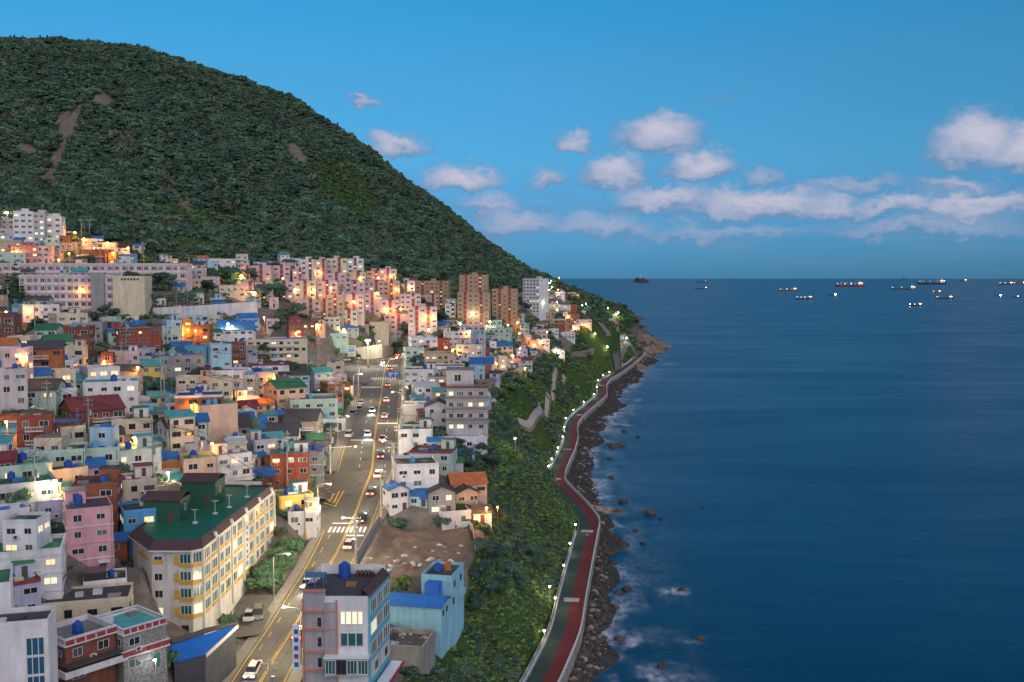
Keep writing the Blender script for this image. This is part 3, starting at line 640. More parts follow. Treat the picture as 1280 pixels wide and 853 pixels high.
# inland side: low wall of painted panels with a rail
MUR = [mat('mural_%d' % i, c, .8, .12, 1.5) for i, c in enumerate([(.45, .42, .40), (.34, .20, .15), (.20, .34, .42), (.42, .30, .24), (.22, .30, .24), (.5, .46, .36), (.30, .32, .40)])]
LI = offset_line(PROM, -PW - .35)
lw = thing('mural_wall', 'low inland promenade wall of painted mural panels below the grassy slope', 'wall', tuple(LI[0]))
q = resample(LI[:pidx(733, 668) + 1], 2.6)
for i in range(len(q) - 1):
    a, b = q[i] - LI[0], q[i + 1] - LI[0]; t = (b - a) * .98; MB().bar((a[0], a[1], .3), (a[0] + t[0], a[1] + t[1], .3), .25, 1.9).build('mural_panel', MUR[rnd.randrange(7)], lw)
wl = wall_strip(LI[pidx(694, 599):], 6.3, 4.4, .3, M_concw, 'promenade_wall', 'low white inland wall along the far curves of the promenade', 'wall', side=-1)
li2 = offset_line(PROM, -PW + .1)
railing(li2[:pidx(733, 668) + 1], 'pale blue inland handrail along the painted mural wall', 'promenade railings', .95, 2.4)
railing(li2[pidx(694, 599):pidx(752, 484)], 'pale blue inland handrail at the foot of the bushy cliff', 'promenade railings', .95, 3, single=False)

# ------------------------------------------------------------------ retaining walls, stone paths, fences
def wall_px(name, pts, hgt, thick, m, label, cat='wall'):
    l = np.array([P(u, v, d) for u, v, d in pts]); return wall_strip(resample(l, 4), resample(l, 4)[:, 2], resample(l, 4)[:, 2] - hgt, thick, m, name, label, cat)
sw = wall_px('retaining_wall', [(192, 385, 424), (250, 382, 424), (322, 377, 428)], 9, 1.0, M_concw, 'long tall white retaining wall below the school sports ground', 'retaining wall')
wall_px('retaining_wall', [(124, 397.5, 398), (160, 395.5, 404), (193, 393, 412)], 7, 1.0, M_concw, 'lower stepped white retaining wall below the cream school wing', 'retaining wall')
wall_px('retaining_wall', [(366, 452, 490), (385, 444, 505), (430, 437, 512), (476, 430.5, 520), (490, 434, 545)], 7, .8, mat('pale_concrete', (.50, .47, .41), .9, .15, .3, streak=.3), 'pale concrete retaining wall behind the floodlit road junction', 'retaining wall')
def ground_wall(pix, up, label, step=3):
    p = np.array([hit(u, v) for u, v in pix]); q = resample(p, step); q[:, 2] = H(q[:, 0], q[:, 1])
    k = np.ones(5) / 5; zs = np.convolve(np.pad(q[:, 2], 2, mode='edge'), k, 'valid'); wall_strip(q, zs + up, zs - 4, .8, M_stone, 'stone_wall', label, 'stone wall')
ground_wall([(594, 484), (610, 484), (625, 479), (640, 473), (643, 468), (658, 466), (661, 457), (673, 448), (678, 445)], 3.2, 'grey stone wall along the cliff edge below the lit white houses')
ground_wall([(700, 446), (712, 446), (722, 445), (733, 443), (742, 439)], 3.6, 'broken grey stone wall half buried in the bushes below the white house')
path_px = [(648, 528), (668, 521.5), (684, 504), (685.5, 495), (691.6, 484), (703, 477.6), (706, 471)]
pp = np.array([hit(u, v) for u, v in path_px]); pp = resample(catmull(pp, 4), 3); pp[:, 2] = H(pp[:, 0], pp[:, 1]) + .35
fp = strip('footpath', *draped(resample(pp, 1.5), 1.0, .45), mat('path_concrete', (.33, .31, .28), .9, .2, .5), None); tag(fp, kind='structure')
wq = offset_line(resample(pp, 1.5), 1.2); wz = H(wq[:, 0], wq[:, 1]); wall_strip(wq, wz + 1.1, wz - 1, .4, M_stone, 'stone_wall', 'low stone wall winding beside the footpath down the green cliff', 'stone wall')
ap = np.array([hit(u, v) for u, v in [(750, 405), (757, 414), (768, 424), (780, 434), (794, 443)]]); ap = resample(catmull(ap, 4), 3); ap[:, 2] = H(ap[:, 0], ap[:, 1]) + .8
ax = strip('access_path', *draped(ap, 3.2, 1.2), mat('grey_slope_concrete', (.15, .145, .135), .9, .2, .2), None); tag(ax, kind='structure')
# zigzag coloured stairs on the headland
SC = [mat('stair_%d' % i, c, .8, .1, 1) for i, c in enumerate([(.10, .28, .55), (.55, .12, .10), (.62, .42, .08), (.12, .38, .20), (.6, .6, .58), (.25, .5, .6)])]
STAIR = np.array([hit(u, v) for u, v in [(784, 427), (778, 420), (769, 408), (764, 404), (768, 396), (772, 391)]]); s0 = STAIR[0]
sr = thing('stairway', 'zigzag flights of brightly painted steps climbing the wooded headland', 'stairs', tuple(s0))
q = resample(STAIR, 5.5)
for i in range(len(q) - 1):
    a, b = q[i] - s0, q[i + 1] - s0; a = Vector((a[0], a[1], Hs(*q[i][:2]) - s0[2] + 1.6)); b = Vector((b[0], b[1], Hs(*q[i + 1][:2]) - s0[2] + 1.6))
    MB().bar(a, b, 4.0, 1.4).build('step_flight', SC[i % 6], sr)
l = [(Vector(p) - Vector(s0)) + Vector((1.8, 0, 0)) for p in q]; MB().tube([(p.x, p.y, Hs(p.x + s0[0], p.y + s0[1]) - s0[2] + 3.2) for p in l], .16, 5).build('handrail', M_white, sr)
# ------------------------------------------------------------------ houses
COLS = {'white': (.66, .66, .68), 'cream': (.60, .54, .43), 'lpink': (.62, .48, .49), 'pink': (.60, .36, .40), 'peach': (.58, .42, .34), 'mint': (.44, .56, .49), 'mintw': (.56, .62, .57), 'lblue': (.38, .54, .64), 'blue': (.12, .32, .52),
        'lgrey': (.48, .48, .50), 'grey': (.30, .30, .31), 'lavender': (.42, .43, .56), 'lavgrey': (.42, .39, .42), 'tan': (.44, .36, .28), 'stone': (.34, .30, .26), 'brick': (.33, .135, .075), 'dbrick': (.20, .085, .065), 'redbrick': (.30, .095, .07),
        'maroon': (.24, .06, .07), 'redw': (.46, .22, .20), 'teal': (.16, .46, .44), 'yellow': (.62, .48, .18), 'orange': (.56, .27, .10), 'brickp': (.42, .26, .22)}  # orange: glow of the amber lamps on walls, put into their colour
def _sat(c, k=1.22): m = sum(c) / 3; return tuple(max(.02, m + (x - m) * k) for x in c)
COLS = {k: _sat(c) for k, c in COLS.items()}
CNAME = {'white': 'white', 'cream': 'cream', 'lpink': 'pale pink', 'pink': 'pink', 'peach': 'peach', 'mint': 'mint green', 'mintw': 'pale mint', 'lblue': 'light blue', 'blue': 'bright blue', 'lgrey': 'light grey', 'grey': 'grey', 'lavender': 'lavender', 'lavgrey': 'mauve grey', 'tan': 'tan',
         'stone': 'stone brown', 'brick': 'orange brick', 'dbrick': 'dark brick', 'redbrick': 'red brick', 'maroon': 'maroon', 'redw': 'rose red', 'teal': 'turquoise', 'yellow': 'yellow', 'orange': 'amber', 'brickp': 'dusty red'}
def brick_mat(name, c):
    if name in MATS: return MATS[name]
    m = mat(name, c, .9, .15, .5, .1, streak=.2); nt = m.node_tree; b = nt.nodes['Principled BSDF']
    return m
WALL = {k: (mat('wall_' + k, c, .88, .17, .28, .08, streak=.14, perobj=.06, fine=.07, bscale=2) if 'brick' not in k else mat('wall_' + k, c, .92, .22, 1.3, .25, streak=.22, fine=.22, bscale=6)) for k, c in COLS.items()}
ROOFC = {'g': (.20, .195, .19), 'G': (.035, .17, .085), 'B': (.03, .17, .46), 'T': (.08, .36, .36), 'd': (.055, .055, .06), 'O': (.52, .17, .06), 'D': (.075, .072, .078), 'R': (.20, .045, .045), 'W': (.55, .56, .57)}
RNAME = {'g': 'grey', 'G': 'green', 'B': 'blue', 'T': 'turquoise', 'd': 'dark', 'O': 'orange', 'D': 'charcoal', 'R': 'maroon', 'W': 'white'}
ROOFM = {k: mat('roof_' + k, c, .8, .28, .5, .15, fine=.18, perobj=.12) for k, c in ROOFC.items()}
def tile_mat(name, c):
    m = mat(name, c, .75, .25, .6, 0, perobj=.15); nt = m.node_tree; L = nt.links; b = nt.nodes['Principled BSDF']
    tc = nd(nt, 'ShaderNodeTexCoord'); wv = nd(nt, 'ShaderNodeTexWave'); wv.bands_direction = 'X'; wv.inputs['Scale'].default_value = 1.6; L.new(tc.outputs['Object'], wv.inputs['Vector'])
    bp = nd(nt, 'ShaderNodeBump'); bp.inputs['Strength'].default_value = .7; bp.inputs['Distance'].default_value = .12; L.new(wv.outputs['Fac'], bp.inputs['Height']); L.new(bp.outputs[0], b.inputs['Normal']); return m
TILE = {k: tile_mat('tiles_' + k, ROOFC[k]) for k in ROOFC}
M_tank = mat('water_tank_blue', (.015, .075, .36), .45, .1, 1); M_tank2 = mat('water_tank_cyan', (.10, .36, .55), .45, .1, 1)
M_glass = mat('window_glass', (.022, .030, .036), .12, .3, .5, perobj=.3); M_glass2 = mat('window_glass_curtain', (.10, .12, .12), .35, .3, .8, perobj=.3)
M_litw = mat('lit_window_warm', (.5, .4, .25), .6, .2, 1.5, emit=(1.0, .74, .38), es=.75); M_litg = mat('lit_window_cool', (.5, .5, .4), .6, .2, 1.5, emit=(.95, .92, .62), es=.6)
M_frame = mat('window_frame_white', (.60, .60, .59), .6, .05, 1); M_frameb = mat('window_frame_brown', (.10, .07, .055), .6, .1, 1); M_door = mat('door_brown', (.09, .055, .04), .6, .2, 1)
M_door2 = mat('door_green', (.05, .17, .13), .6, .2, 1)
def win_mesh(name, fr, gl, panes=2):
    mb = MB(); t = .055
    mb.box(-.5, .5, -.045, .02, -.5, -.5 + t).box(-.5, .5, -.045, .02, .5 - t, .5).box(-.5, -.5 + t, -.045, .02, -.5 + t, .5 - t).box(.5 - t, .5, -.045, .02, -.5 + t, .5 - t)
    for k in range(1, panes): x = -.5 + k / panes; mb.box(x - .022, x + .022, -.04, .02, -.5 + t, .5 - t)
    mb.box(-.5 + t, .5 - t, -.012, .015, -.5 + t, .5 - t, 1); return mb.mesh(name, [fr, gl])
WIN = {(f, g): win_mesh('window_%s_%s' % (f, g), {'w': M_frame, 'b': M_frameb}[f], {'d': M_glass, 'c': M_glass2, 'W': M_litw, 'G': M_litg}[g]) for f in 'wb' for g in 'dcWG'}
DOOR = {k: MB().box(-.5, .5, -.05, .02, 0, 1).box(.3, .4, -.1, -.05, .45, .5).mesh('door', m) for k, m in (('b', M_door), ('g', M_door2))}
TANK = {}
for k, m in (('b', M_tank), ('c', M_tank2)):
    mb = MB(); mb.cyl(0, 0, 0, .18, .62, .62, 12).cyl(0, 0, .18, 1.25, .68, .64, 12).cyl(0, 0, 1.25, 1.5, .64, .24, 12).cyl(0, 0, 1.5, 1.6, .24, .24, 10); TANK[k] = mb.mesh('water_tank', m)
ACM = MB().box(-.42, .42, -.35, .0, 0, .6).box(-.3, .2, -.37, -.35, .08, .5, 1).mesh('air_conditioner', [M_frame, M_dark])
DISH = MB().cyl(0, 0, 0, .5, .03, .03, 6).mesh('aerial', M_steel)
FOOT = []                 # footprints x, y, radius
HOUSES = []
def windows_on(root, r, face, w, d, z0, st, sh, lit, frame, litp, skip=.12, sill=False):
    """face: 'f' front, 'r' right, 'l' left"""
    span = w if face == 'f' else d; n = max(1, int(round(span / 3.1)))
    if span < 2.2: return
    for s in range(st):
        for k in range(n):
            if r.random() < skip: continue
            x = (k + .5) / n * span - span / 2 + r.uniform(-.12, .12); ww = min(r.choice([1.1, 1.4, 1.7, 2.0]), span / n * .72); hh = r.choice([.9, 1.1, 1.25]); zc = z0 + s * sh + sh * .54
            g = ('W' if r.random() < .55 else 'G') if r.random() < litp else ('d' if r.random() < .7 else 'c')
            if face == 'f' and s == 0 and k == n // 2 and r.random() < .6:
                put('door', DOOR['b' if r.random() < .7 else 'g'], root, (x, -d / 2, z0 + .05), 0, (1.0, 1, 2.05)); continue
            if face == 'f': put('window', WIN[frame, g], root, (x, -d / 2, zc), 0, (ww, 1, hh))
            elif face == 'r': put('window', WIN[frame, g], root, (w / 2, x, zc), math.pi / 2, (ww, 1, hh))
            else: put('window', WIN[frame, g], root, (-w / 2, -x, zc), -math.pi / 2, (ww, 1, hh))
def ring(mb, w, d, z0, z1, t, out=.03, mi=0):
    x, y = w / 2 + out, d / 2 + out
    return mb.box(-x, x, -y, -y + t, z0, z1, mi).box(-x, x, y - t, y, z0, z1, mi).box(-x, -x + t, -y + t, y - t, z0, z1, mi).box(x - t, x, -y + t, y - t, z0, z1, mi)
def gable(mb, w, d, z, rise, ov=.35, th=.14, ax='x'):
    """ridge along x (ax='x') or along y, facing the front with its gable"""
    a, b = (w / 2 + ov, d / 2 + ov) if ax == 'x' else (d / 2 + ov, w / 2 + ov)
    f = rise / (b - ov) * ov
    pr = [(-b, z - f), (0, z + rise), (b, z - f), (b, z - f + th), (0, z + rise + th), (-b, z - f + th)]
    vs_ = []
    for x in (-a, a): vs_ += [((x, y, zz) if ax == 'x' else (y, x, zz)) for y, zz in pr]
    fs = [(0, 1, 7, 6), (1, 2, 8, 7), (2, 3, 9, 8), (3, 4, 10, 9), (4, 5, 11, 10), (5, 0, 6, 11), (5, 4, 1, 0), (4, 3, 2, 1), (6, 7, 10, 11), (7, 8, 9, 10)]
    if ax != 'x': fs = [tuple(reversed(q)) for q in fs]
    mb.add(vs_, fs)
def make_house(pos, w, d, st, colour, roof, flags='', yaw=0.0, sh=2.85, seed=0, name='house', lit=None, lod=0):
    r = random.Random(seed); z = pos[2]; root = put(name, None, None, pos, yaw); root.empty_display_size = .5
    Ht = st * sh; wm = WALL[colour]; style, rc = roof[0], roof[1]
    litp = .30 if 'l' in flags else .05
    frame = 'b' if (colour in ('cream', 'tan', 'stone', 'brick', 'peach') and r.random() < .5) else 'w'
    base = -4.0
    mb = MB()
    if style in 'gs' and style == 'g':
        ax = 'y' if 'e' in flags else 'x'; rise = (w if ax == 'y' else d) * .22
        mb.box(-w / 2, w / 2, -d / 2, d / 2, base, Ht)
        if ax == 'x':
            for x in (-w / 2, w / 2): mb.add([(x, -d / 2, Ht), (x, d / 2, Ht), (x, 0, Ht + rise)], [(0, 1, 2)] if x > 0 else [(2, 1, 0)])
        else:
            for y in (-d / 2, d / 2): mb.add([(-w / 2, y, Ht), (w / 2, y, Ht), (0, y, Ht + rise)], [(0, 1, 2)] if y < 0 else [(2, 1, 0)])
        mb.build('wall', wm, root)
        rb = MB(); gable(rb, w, d, Ht + .02, rise, .35, .14, ax); ro = rb.build('roof', TILE[rc], root)
        MB().bar((-w / 2 - .3, 0, Ht + rise + .2) if ax == 'x' else (0, -d / 2 - .3, Ht + rise + .2), (w / 2 + .3, 0, Ht + rise + .2) if ax == 'x' else (0, d / 2 + .3, Ht + rise + .2), .3, .16).build('ridge', ROOFM[rc], ro)
    elif style == 's':
        mb.box(-w / 2, w / 2, -d / 2, d / 2, base, Ht).build('wall', wm, root)
        hi = .9; x, y = w / 2 + .3, d / 2 + .3
        MB().add([(-x, -y, Ht - .05), (x, -y, Ht - .05), (x, y, Ht + hi), (-x, y, Ht + hi), (-x, -y, Ht + .12), (x, -y, Ht + .12), (x, y, Ht + hi + .17), (-x, y, Ht + hi + .17)], [(3, 2, 1, 0), (4, 5, 6, 7), (0, 1, 5, 4), (1, 2, 6, 5), (2, 3, 7, 6), (3, 0, 4, 7)]).build('roof', TILE[rc], root)
        MB().add([(-w / 2, d / 2, Ht), (w / 2, d / 2, Ht), (w / 2, d / 2, Ht + hi), (-w / 2, d / 2, Ht + hi), (-w / 2, -d / 2, Ht), (w / 2, -d / 2, Ht)], [(0, 3, 4), (1, 5, 2), (1, 2, 3, 0)]).build('gable_wall', wm, root)
    else:
        mb.box(-w / 2, w / 2, -d / 2, d / 2, base, Ht).build('wall', wm, root)
        rb = MB().box(-w / 2 + .13, w / 2 - .13, -d / 2 + .13, d / 2 - .13, Ht - .05, Ht + .06); ro = rb.build('roof', ROOFM[rc], root)
        ph = r.uniform(.35, .9); pmn = WALL['maroon'] if 'r' in flags else (WALL['white'] if 'w' in flags else (ROOFM['d'] if 'k' in flags else wm))
        pb = MB(); ring(pb, w, d, Ht - .12 if pmn != wm else Ht + .002, Ht + ph, .16, .03); pb.build('parapet', pmn, root)
        if st > 1 and r.random() < .55:
            for s in range(1, st):
                sb = MB(); ring(sb, w, d, s * sh - .1, s * sh + .08, .2, .10); sb.build('ledge', WALL['white'] if r.random() < .4 else wm, root)
        if 'p' in flags or r.random() < .28 and w > 5 and 'n' not in flags:
            pw, pd, phh = min(3.2, w * .45), min(3.0, d * .45), 2.3; px, py = r.choice([-1, 1]) * (w / 2 - pw / 2 - .3), d / 2 - pd / 2 - .3
            pn = MB().box(px - pw / 2, px + pw / 2, py - pd / 2, py + pd / 2, Ht + .06, Ht + phh).build('stair_house', wm if r.random() < .7 else WALL['white'], root)
            MB().box(px - pw / 2 - .2, px + pw / 2 + .2, py - pd / 2 - .2, py + pd / 2 + .2, Ht + phh, Ht + phh + .18).build('roof', ROOFM[rc if r.random() < .6 else 'g'], pn)
            put('door', DOOR['b'], pn, (px, py - pd / 2, Ht + .1), 0, (.8, 1, 1.8))
            root['_ph'] = 1
        if lod == 0:
            for k in range(r.randint(1, 3)):
                x, y = r.uniform(-w * .36, w * .36), r.uniform(-d * .36, d * .3); a, b, h = r.uniform(.4, 1.1), r.uniform(.3, .8), r.uniform(.3, .8)
                MB().box(x - a, x + a, y - b, y + b, Ht + .06, Ht + h).build('storage_box', ROOFM[r.choice('gdGBW')] if r.random() < .6 else WALL[r.choice(['white', 'lgrey', 'cream', 'stone'])], root)
    top = Ht + .06
    if 't' not in flags and 'T' not in flags and style == 'f' and r.random() < .34: flags += 't'
    if 't' in flags or 'T' in flags:
        n = 2 if 'T' in flags else 1
        for k in range(n):
            zt = top; x = r.uniform(-w * .3, w * .3) if n == 1 else -w * .15 + k * 1.6; y = r.uniform(-.1, .3) * d
            if style == 'g': y = d / 2 + .2; zt = Ht * .6
            tk = put('water_tank', TANK['b' if (n == 1 and r.random() < .75) or (n == 2 and 'c' not in flags and r.random() < .5) else 'c'], root, (x, y, zt), 0, [r.uniform(.85, 1.2)] * 3)
    if 'b' in flags and st > 1:
        bw = w * r.uniform(.5, .9); bx = r.choice([-1, 0, 1]) * (w - bw) / 2
        for s in range(1, st):
            bl = MB().box(bx - bw / 2, bx + bw / 2, -d / 2 - 1.1, -d / 2 - .01, s * sh - .08, s * sh + .08).build('balcony', WALL['white'], root)
            rl = MB(); rl.box(bx - bw / 2, bx + bw / 2, -d / 2 - 1.1, -d / 2 - 1.02, s * sh + .75, s * sh + .9)
            for k in range(int(bw / .5) + 1): x = bx - bw / 2 + .04 + k * (bw - .08) / int(bw / .5); rl.box(x - .04, x + .04, -d / 2 - 1.09, -d / 2 - 1.03, s * sh + .08, s * sh + .75)
            rl.build('balustrade', WALL['white'], bl)
    if 's' in flags and st > 1:
        sb = MB(); n = 9
        for k in range(n): x0 = w / 2 - .4 - k * .32; sb.box(x0 - .34, x0, -d / 2 - 1.0, -d / 2 - .02, -1.5, sh * (k + 1) / n)
        sb.build('outside_stair', M_conc, root)
    if 'n' not in flags:
        windows_on(root, r, 'f', w, d, 0, st, sh, lit, frame, litp)
        windows_on(root, r, 'r', w, d, 0, st, sh, lit, frame, litp, .35); windows_on(root, r, 'l', w, d, 0, st, sh, lit, frame, litp, .35)
        if r.random() < .55:
            xx = r.choice([-1, 1]) * (w / 2 - .25); MB().tube([(xx, -d / 2 - .06, -1), (xx, -d / 2 - .06, Ht + .1)], .06, 5).build('drain_pipe', M_steel if r.random() < .6 else M_frameb, root)
        if r.random() < .35 and st > 0: xx = r.uniform(-.3, .3) * w; MB().add([(xx - .9, -d / 2 - .01, 2.35), (xx + .9, -d / 2 - .01, 2.35), (xx + .9, -d / 2 - .9, 2.05), (xx - .9, -d / 2 - .9, 2.05), (xx - .9, -d / 2 - .01, 2.28), (xx + .9, -d / 2 - .01, 2.28), (xx + .9, -d / 2 - .9, 1.98), (xx - .9, -d / 2 - .9, 1.98)], [(0, 3, 2, 1), (4, 5, 6, 7), (3, 7, 6, 2), (0, 4, 7, 3), (1, 2, 6, 5)]).build('awning', ROOFM[r.choice('BGTgW')], root)
        if r.random() < .6: put('air_conditioner', ACM, root, (r.uniform(-.35, .35) * w, -d / 2 - .02, sh * (st - 1) + .25))
    if r.random() < .4 and lod == 0:
        mb = MB(); x, y = r.uniform(-.4, .4) * w, r.uniform(0, .4) * d; h = 2.6; mb.tube([(x, y, top), (x, y, top + h)], .035, 5)
        for k in range(4): mb.tube([(x - .5 + .08 * k, y, top + h - .1 - k * .22), (x + .5 - .08 * k, y, top + h - .1 - k * .22)], .02, 4)
        mb.build('aerial', M_steel, root)
    FOOT.append((pos[0], pos[1], math.hypot(w, d) / 2 * .92)); HOUSES.append(dict(o=root, c=colour, roof=roof, st=st, fl=flags + ('p' if root.get('_ph') else ''), w=w, p=pos, lit='l' in flags, area=w * Ht / pos[1] ** 2))
    if '_ph' in root: del root['_ph']
    return root
def default_yaw(u, d, r):
    if u > 500: return R(r.choice([-6, 0, 5, 12, 18]))
    return R(r.choice([8, 14, 20, 26, 33, 38, 2]))
def px_house(T, xl, xr, yt, st, colour, roof, flags='', yaw=None, ratio=None, name='house', sh=2.6, base=None):
    sc, ou, ov = T; uL, uR, v = ou + xl / sc, ou + xr / sc, ov + yt / sc; uc = (uL + uR) / 2
    seed = int(uc * 131 + v * 17) % 99991; r = random.Random(seed)
    ph = .55 if roof[0] == 'f' else 0
    g = hit(uc, v, st * sh + ph)
    if g is None: return None
    W_ = (uR - uL) * g[1] / F; ratio = ratio or r.uniform(.85, 1.2)
    yw = default_yaw(uc, g[1], r) if yaw is None else R(yaw)
    ang = abs(yw - math.atan2(-g[0], g[1]))
    w = 1.18 * W_ / (math.cos(ang) + ratio * math.sin(ang)); w = max(w, 3.2); d = min(max(w * ratio, 4.5), 14)
    nx, ny = -math.sin(yw), math.cos(yw)
    # the sight line meets the middle of the front edge
    sx = (d * math.sin(ang) / 2) * (1 if yw > math.atan2(-g[0], g[1]) else -1) * .0
    pos = (g[0] + nx * d / 2, g[1] + ny * d / 2, g[2] if base is None else base)
    return make_house(pos, w, d, st, colour, roof, flags, yw, sh, seed, name, lod=0 if g[1] < 420 else 1)
TA, TB, TC, TD, TE, TG = (4, 0, 250), (4, 0, 440), (4, 0, 640), (4, 300, 300), (4, 300, 440), (4, 560, 320)
SPEC = {
 'A': (TA, """0 75 95 2 cream fg -;0 65 142 3 lgrey fg l;20 145 112 1 brickp fg -;65 165 148 2 maroon fg -;80 193 175 2 pink gR l;0 100 205 3 tan fg l;105 150 200 1 grey fg t;155 235 208 1 teal fT t;230 297 188 3 mint fg -;228 278 152 2 redbrick fg -;276 312 150 2 white fg t
297 350 182 3 brick fg -;312 370 160 1 lpink fg -;350 415 210 2 tan fg -;410 485 195 3 cream fT l;488 575 212 3 cream fg l;578 640 240 2 white gR p;60 180 228 3 redw fg l;180 248 228 3 lpink fg -;400 532 250 2 brick fB l;572 660 280 2 lblue sB -;385 445 272 1 cream fg -;445 530 275 1 redbrick fg l;0 110 262 2 mint fg -;250 300 240 2 grey fg -;300 360 215 2 tan fg l;540 580 265 2 orange fg l
1018 1190 295 2 white fg w;900 955 355 2 lpink fg t;930 1000 395 2 peach fg t;1000 1080 385 2 lpink fg t;1105 1215 430 2 cream fg T;1205 1280 455 2 lblue gB -
0 75 575 4 dbrick fg -;125 285 525 2 white fg t;283 440 570 3 cream fG p;278 440 635 3 dbrick fg b;360 512 618 2 grey fg -;593 808 638 3 redbrick fT lT;812 897 632 3 mintw fg t;830 912 600 4 lblue fg t;912 966 597 4 orange fg l;965 1046 628 4 brick fg l;940 1040 572 2 lblue fT -;1040 1100 578 2 cream fT b;1046 1105 662 2 white gG -;1100 1255 650 2 white gB -;1085 1190 625 1 lgrey gB -;1225 1282 655 2 cream gB -
0 122 740 4 lpink fg l;150 297 742 4 brick gD b;315 413 735 3 cream fg b;508 560 765 3 redbrick fg -;548 602 755 3 peach fg -;608 692 762 3 lpink fg -;205 280 655 2 white gT -;918 1042 735 3 blue fB -;1043 1165 722 4 lblue fT -;1163 1222 715 4 dbrick fg -;810 1016 775 3 grey fB t;1225 1280 735 2 grey fB -;1240 1282 780 2 lgrey fg -"""),
 'B': (TB, """0 130 85 4 lgrey fg s;150 255 118 2 mintw gB l;283 375 92 3 cream fg -;440 600 75 3 white fg l;440 665 150 3 white fT t;105 283 190 2 mint gD l;150 385 155 1 mint sT -;283 385 185 2 white fG t;610 675 80 2 cream fg l;708 810 70 2 yellow gT l;865 1015 20 3 stone fB s;970 1060 75 2 maroon fB l;1038 1215 95 3 white fB b;1215 1280 115 3 lgrey fg tl
365 625 290 2 dbrick gR pb;615 757 260 1 lblue fg n;795 900 225 1 lblue gB e;890 1095 215 4 brick fd Tlw;995 1197 265 4 peach fT Tnc;825 1000 375 3 white gD s;850 975 325 4 cream sT -;1200 1280 290 1 white gR e;1160 1280 335 1 lblue gB -
97 245 315 3 redbrick fG b;200 390 350 2 dbrick fB l;0 100 325 1 brick fd l;0 85 400 1 stone gB l;305 425 375 2 cream fg -;450 565 375 3 lblue fg -;572 750 335 2 cream fG bsl;505 610 415 1 cream gD -;700 830 415 1 lblue gB -;165 310 440 2 cream fG -;200 405 490 2 mint fd -;105 205 500 1 lblue fg t;415 575 485 2 mint fB b;580 805 490 2 mintw fT bt
20 245 565 2 mint fT lt;245 440 590 2 cream fG -;370 575 660 3 dbrick fd t;575 770 640 2 cream fR l;925 1085 530 3 peach fG t;1080 1270 505 3 white fg tb;785 900 670 2 tan fG -;0 270 660 2 lgrey fG tl;0 140 780 2 white fB -;1020 1240 380 1 stone gD -;0 50 540 2 maroon gR -;880 1000 300 1 stone gD -;430 560 300 1 grey fd -"""),
 'C': (TC, """0 190 40 3 white fd l;0 195 345 2 lavender fG rl"""),
 'D': (TD, """25 310 495 3 cream fB pb;130 200 395 2 lpink fg t;245 375 415 3 dbrick fg l;245 310 390 2 maroon fg -;0 100 390 2 lblue gB -;420 500 385 2 cream fT b;410 530 470 2 mint fT -;530 600 440 2 grey gB -;490 540 455 2 lpink fg l;745 835 455 2 lgrey fT -;230 365 345 1 white sB -;75 230 620 2 white fd r;20 145 665 2 lavender fG T;170 350 740 3 peach gG -;200 325 665 1 cream gD -;265 475 800 2 mint fg T;430 560 720 2 brick fG -
820 965 650 3 white fd l;880 1000 735 2 white sW -;925 1105 630 2 white fg b;1155 1260 620 2 lblue gB -;860 985 490 2 white fT -;940 1045 495 2 redbrick fd -;1030 1090 460 3 white fg l;830 920 545 2 mint fg -;920 1080 570 2 tan fg l;1085 1145 590 1 white fd -;1085 1210 520 3 lgrey fg l;1145 1222 470 2 lblue fg -;1090 1150 455 3 white fg l;1100 1225 425 2 lpink fg -;1220 1280 430 2 mint fT -;150 230 590 1 white fg -;350 420 420 1 peach fg -;600 640 420 1 grey gR -;960 1040 430 1 tan gB -;1180 1240 540 2 redbrick fg -"""),
 'E': (TE, """810 920 262 2 lavgrey fG n;935 1045 275 3 lgrey gD e;805 950 385 2 white fG p;845 1055 495 2 mint fd r;785 990 565 3 white fd t;740 855 690 2 white gB e;845 940 720 1 lblue gB -;945 1075 705 2 grey gD el;1060 1235 662 1 peach gO -;1075 1205 708 1 tan gD e;1000 1165 800 1 white fd -;1165 1260 803 1 white gD -
215 385 345 2 stone gD b;100 280 420 1 white gD -;0 170 385 1 lblue gB -;335 410 500 3 grey fg -;60 190 622 1 redbrick gB -;195 370 715 2 yellow fg Tpl;240 380 800 2 white fg tp;410 530 340 1 white fB -;80 160 260 1 peach gO -;0 90 270 1 dbrick gR -;390 420 470 1 stone gD -"""),
 'G': (TG, """440 510 415 2 white fg -;505 580 478 1 white gW e;412 450 425 2 peach fg l;498 580 318 2 redbrick fg w;465 530 280 3 tan fg -;500 560 240 2 cream fg l;560 610 248 2 white fg -;575 612 282 2 white fg -;610 660 290 3 brick fg l;590 640 245 2 brick fg -;540 585 182 2 white fg -;585 640 182 1 lpink fg -;620 660 190 2 orange fg l;645 715 318 2 lpink fg l;505 550 365 2 white fg -;555 640 382 2 white fd b;420 490 370 2 lpink fg l
180 305 362 3 mint fT -;70 180 348 2 lpink fg -;0 50 398 3 white fg l;50 125 380 2 lblue fg -;108 180 402 2 lavgrey fg -;240 330 452 2 cream gB -;75 170 452 2 white fg -;0 40 505 2 lpink fg -;20 100 512 1 white fd -;110 180 552 2 lblue fT -;180 215 545 2 brick fg -;195 250 512 2 lpink fg l;250 300 505 3 lgrey fg l;300 370 515 2 pink fg l;340 400 468 2 lavender fg -;325 360 292 3 brick fg -;355 385 292 3 lblue fg -;540 590 345 1 tan fT -;620 660 345 2 white fg -;385 420 400 2 peach fg l;205 245 430 2 white fg -;0 60 340 1 tan fg -;130 175 470 2 tan fg l;440 480 345 1 lpink fg -;660 690 275 2 white fg -;480 530 200 1 lgrey fg -"""),
}
